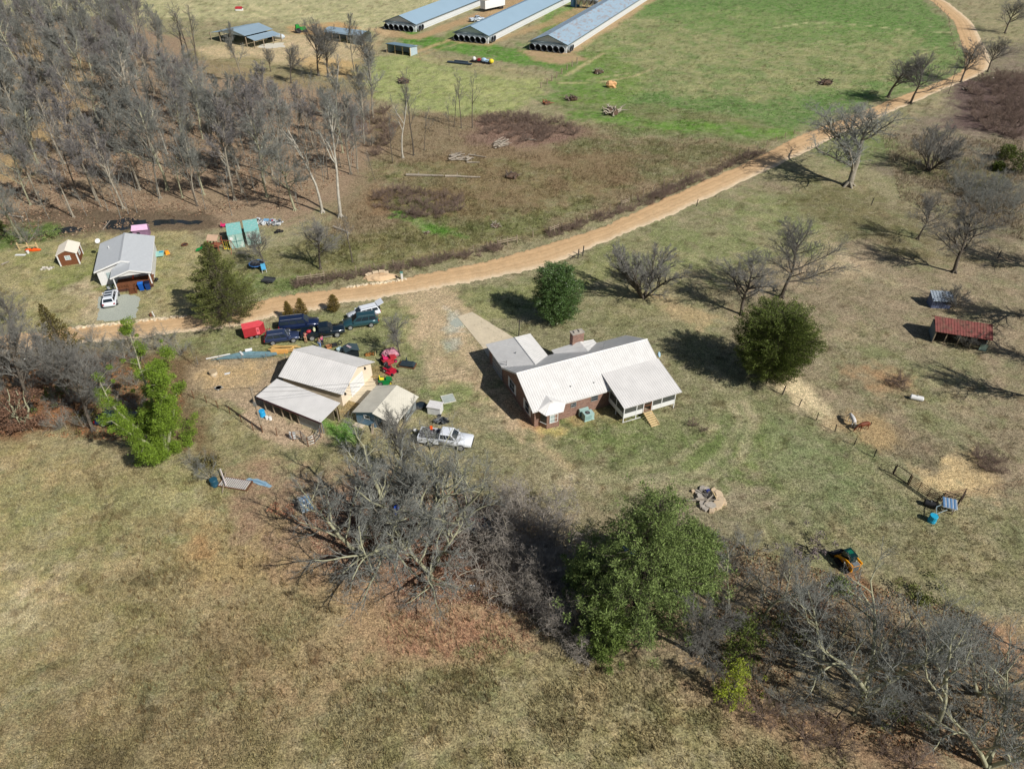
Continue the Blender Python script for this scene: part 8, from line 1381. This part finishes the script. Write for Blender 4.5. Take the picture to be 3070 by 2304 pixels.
for u, v, lab, sc_, sd in ((1110, 1600, "rust leaved shrub under the largest bare tree, left of its trunk", 1.5, 41), (1290, 1640, "rust leaved shrub under the largest bare tree, right of its trunk", 1.8, 42), (1420, 1660, "rust leaved shrub below the red and white wreck", 1.4, 43), (1350, 1700, "rust leaved shrub among the low limbs over the red grass", 1.3, 44), (1480, 1640, "rust leaved shrub between the wreck and the pale vines", 1.2, 45), (2440, 1830, "orange brown leaved bush in the lower right thicket", 1.2, 46)):
    r = random.Random(sd); leafball("leafy_shrub", lab, (u, v), RUST, [(r.gauss(0, .9) * sc_, r.gauss(0, .8) * sc_, r.uniform(.2, 1.3), r.uniform(.3, .7)) for _ in range(14)], .15, 240, sd, "shrub", [((0, 0, 0), (r.gauss(0, .4), r.gauss(0, .4), 1.3), .05, .02) for _ in range(5)])
for u, v, lab, m_, sc_, sd in ((2340, 1910, "dark green bush low in the lower right thicket, left part", CEDAR, 1.5, 51), (2640, 2120, "green leafed bush at the front of the lower right thicket", CEDAR, 1.6, 52), (2520, 1760, "small green bush left of the loader tracks", PINEL, .8, 53), (2750, 1790, "olive bush at the back of the lower right thicket", CEDAR, 1.1, 54), (160, 1200, "dark green undergrowth in the left thicket", CEDAR2, 1.6, 55), (260, 1260, "olive undergrowth at the foot of the leaning bare tree", OLB, 1.2, 56), (60, 715, "green briar patch at the wood edge above the orange kayak", PINEL, 1.6, 57), (150, 705, "second green briar patch, right of the first, by the garden shed", PINEL, 1.3, 58), (2420, 1640, "grey purple shrub left of the loader", mat("mauve_twig_leaf", sr(120, 108, 108), .9, island=.4), 1.4, 59), (620, 1400, "olive brush at the foot of the ivy tree", OLB, .9, 60)):
    r = random.Random(sd); leafball("green_bush", lab, (u, v), m_, [(r.gauss(0, .8) * sc_, r.gauss(0, .7) * sc_, r.uniform(.15, .8) * sc_, r.uniform(.3, .7)) for _ in range(14)], .14, 260, sd, "bush", [((0, 0, 0), (r.gauss(0, .4), r.gauss(0, .4), .8), .05, .02) for _ in range(5)])
# ================================================================ GRASS AND LITTER
def tufts(name, poly_px, n, h0, h1, seed, wd=.03, blades=4, colf=None, spread=.5, label=None, lean=.5, k=1.):
    rs_ = np.random.RandomState(seed); pol = np.array(poly_px, float); lo, hi = pol.min(0), pol.max(0); U = rs_.uniform(lo[0], hi[0], n * 3); V_ = rs_.uniform(lo[1], hi[1], n * 3); ok = sdist(np.stack([U, V_], 1), [tuple(p) for p in poly_px]) > 0; U, V_ = U[ok][:n], V_[ok][:n]
    a, b, p = (U - 1535) / FOC, (V_ - 1152) / FOC, R(PITCH); dz = -math.sin(p) - b * math.cos(p); t = -HC / dz; X, Y = a * t, (math.cos(p) - b * math.sin(p)) * t
    P0 = np.stack([X, Y], 1); keep = rs_.uniform(size=len(X)) < np.clip((fbm(X, Y, .25, 4) - .42) * 8 + .6, .12, 1); ed = sdist(P0, [tuple(G(*q)[:2]) for q in poly_px]); keep &= rs_.uniform(size=len(X)) < np.clip(ed / 6 + .1, .05, 1) if len(poly_px) > 5 and name not in ('field_grass', 'verge_grass') else keep; keep &= ~road_mask(P0); cc_ = soil(P0); keep &= rs_.uniform(size=len(P0)) > .92 * bare(cc_) if colf is None and name != 'clearing_weeds' else keep; P0 = P0[keep]; c = soil(P0) if colf is None else np.tile(np.array(colf), (len(P0), 1)); m = len(P0)
    P0 = np.repeat(P0, blades, 0) + rs_.normal(size=(m * blades, 2)) * .09 * spread; c = np.repeat(c, blades, 0) * k; N_ = len(P0); ang = rs_.uniform(0, 6.283, N_); ln = rs_.uniform(h0, h1, N_); l2 = rs_.normal(size=(N_, 2)) * lean * ln[:, None]; w_ = np.stack([np.cos(ang), np.sin(ang)], 1) * wd
    z = np.zeros((N_, 1)); V3 = np.stack([np.concatenate([P0 - w_, z], 1), np.concatenate([P0 + w_, z], 1), np.concatenate([P0 + l2, ln[:, None]], 1)], 1).reshape(-1, 3); col = np.repeat(c, 3, 0)
    o = link(name, np_mesh(name, V3, np.arange(N_ * 3).reshape(-1, 3), M_blade, col)); return tag(o, label, "grass", kind="stuff")
RPOLY = [tuple(G(*p)[:2]) for p in RU] + [tuple(G(*p)[:2]) for p in RL[::-1]]
def road_mask(P0): return sdist(P0, RPOLY) > -.1
FG = [(-50,1300),(560,1420),(900,1500),(1300,1640),(1700,1880),(2200,2080),(2700,2320),(-50,2320)]
tufts("field_grass", FG, 62000, .12, .34, 1, .03, 3, label="short tan and green grass of the foreground field", k=1.05)
tufts("yard_grass", [(560,900),(1300,860),(1900,620),(2300,520),(3100,700),(3100,1900),(2300,1640),(1700,1600),(1300,1420),(560,1420)], 46000, .06, .18, 2, .028, 3, label="thin winter grass of the yard and right pasture", k=1.05)
tufts("clearing_weeds", [(1050,330),(1500,330),(2330,430),(1900,610),(1400,760),(900,820),(900,700),(1100,560)], 26000, .25, .75, 3, .03, 3, label="dead brown weeds of the brushy clearing", k=.95)
tufts("tall_weeds", [(300,1560),(900,1540),(1500,1800),(1900,2060),(2000,2300),(200,2300)], 1700, .35, .8, 4, .02, 6, colf=sr(124,104,72), label="scattered taller russet weeds in the foreground field", lean=.25)
tufts("red_grass", [(1100,1760),(1350,1820),(1600,1860),(1680,1930),(1450,1980),(1150,1960)], 3000, .2, .45, 5, .022, 4, colf=sr(180,140,114), label="reddish broom grass below the big bare tree", lean=.3)
tufts("right_brush_grass", [(2640,400),(3070,420),(3070,720),(2700,600)], 9000, .3, .8, 6, .04, 3, colf=sr(160,146,122), label="bleached tall grass at the upper right", lean=.35)
tufts("field_weeds", [(1700,140),(1950,0),(2740,0),(2880,180),(2500,345),(1900,405)], 14000, .12, .3, 7, .07, 2, label="patchy green pasture grass in the big upper field")
tufts("verge_grass", [(600,880),(900,830),(1300,770),(1640,690),(2100,500),(2300,440),(2290,470),(1900,625),(1500,765),(1100,850),(600,905)], 9000, .2, .5, 8, .03, 4, label="rank grass on the verge above the road")
def litter(name, poly_px, n, seed, cols, label, s=.09):
    rs_ = np.random.RandomState(seed); poly = [tuple(G(*p)[:2]) for p in poly_px]; a = np.array(poly); P0 = rs_.uniform(a.min(0), a.max(0), (n * 3, 2)); P0 = P0[sdist(P0, poly) > 0][:n]; P0 = P0[fbm(P0[:, 0], P0[:, 1], .3) > .42]; m = len(P0); C3 = np.concatenate([P0, rs_.uniform(.02, .1, (m, 1))], 1)
    rd = rs_.normal(size=(m, 3)) * np.array([[1, 1, .3]]); me = leaf_mesh(name, C3, rd, s * rs_.uniform(.7, 1.5, m), M_blade, rs_, .8); c = np.array([sr(*q) for q in cols])[rs_.randint(0, len(cols), m)]; c = np.repeat(c, 4, 0); at = me.color_attributes.new("Col", 'FLOAT_COLOR', 'POINT'); at.data.foreach_set("color", np.concatenate([c, np.ones((len(c), 1))], 1).astype(np.float32).ravel())
    tag(link(name, me), label, "leaves", kind="stuff")
litter("leaf_litter", [(1000,1480),(1250,1440),(1560,1540),(1640,1700),(1600,1840),(1250,1800),(1000,1720),(880,1560)], 26000, 1, [(140,102,84),(160,124,100),(120,90,74),(184,158,132)], "rust brown fallen leaves under the big bare trees", .13)
litter("leaf_litter", [(0,560),(0,740),(260,700),(560,650),(900,620),(1060,500),(1060,300),(700,280),(300,300)], 30000, 2, [(142,114,92),(158,136,112),(114,96,80)], "brown fallen leaves on the floor of the winter wood", .28)
litter("leaf_litter", [(2130,1600),(2500,1720),(3070,1880),(3070,2304),(2600,2230),(2150,2080)], 22000, 3, [(120,96,70),(150,110,80),(96,84,60),(140,120,96)], "brown fallen leaves in the lower right thicket", .13)
litter("leaf_litter", [(0,1080),(400,1060),(560,1200),(500,1330),(0,1300)], 12000, 4, [(150,96,64),(120,90,64),(170,120,84)], "brown fallen leaves in the left thicket", .13)
litter("leaf_litter", [(680,1440),(760,1430),(880,1470),(880,1560),(760,1520),(700,1490)], 2500, 5, [(170,120,94),(150,100,80),(186,138,108)], "orange fallen leaves around the blue grey tarpaulin", .12)
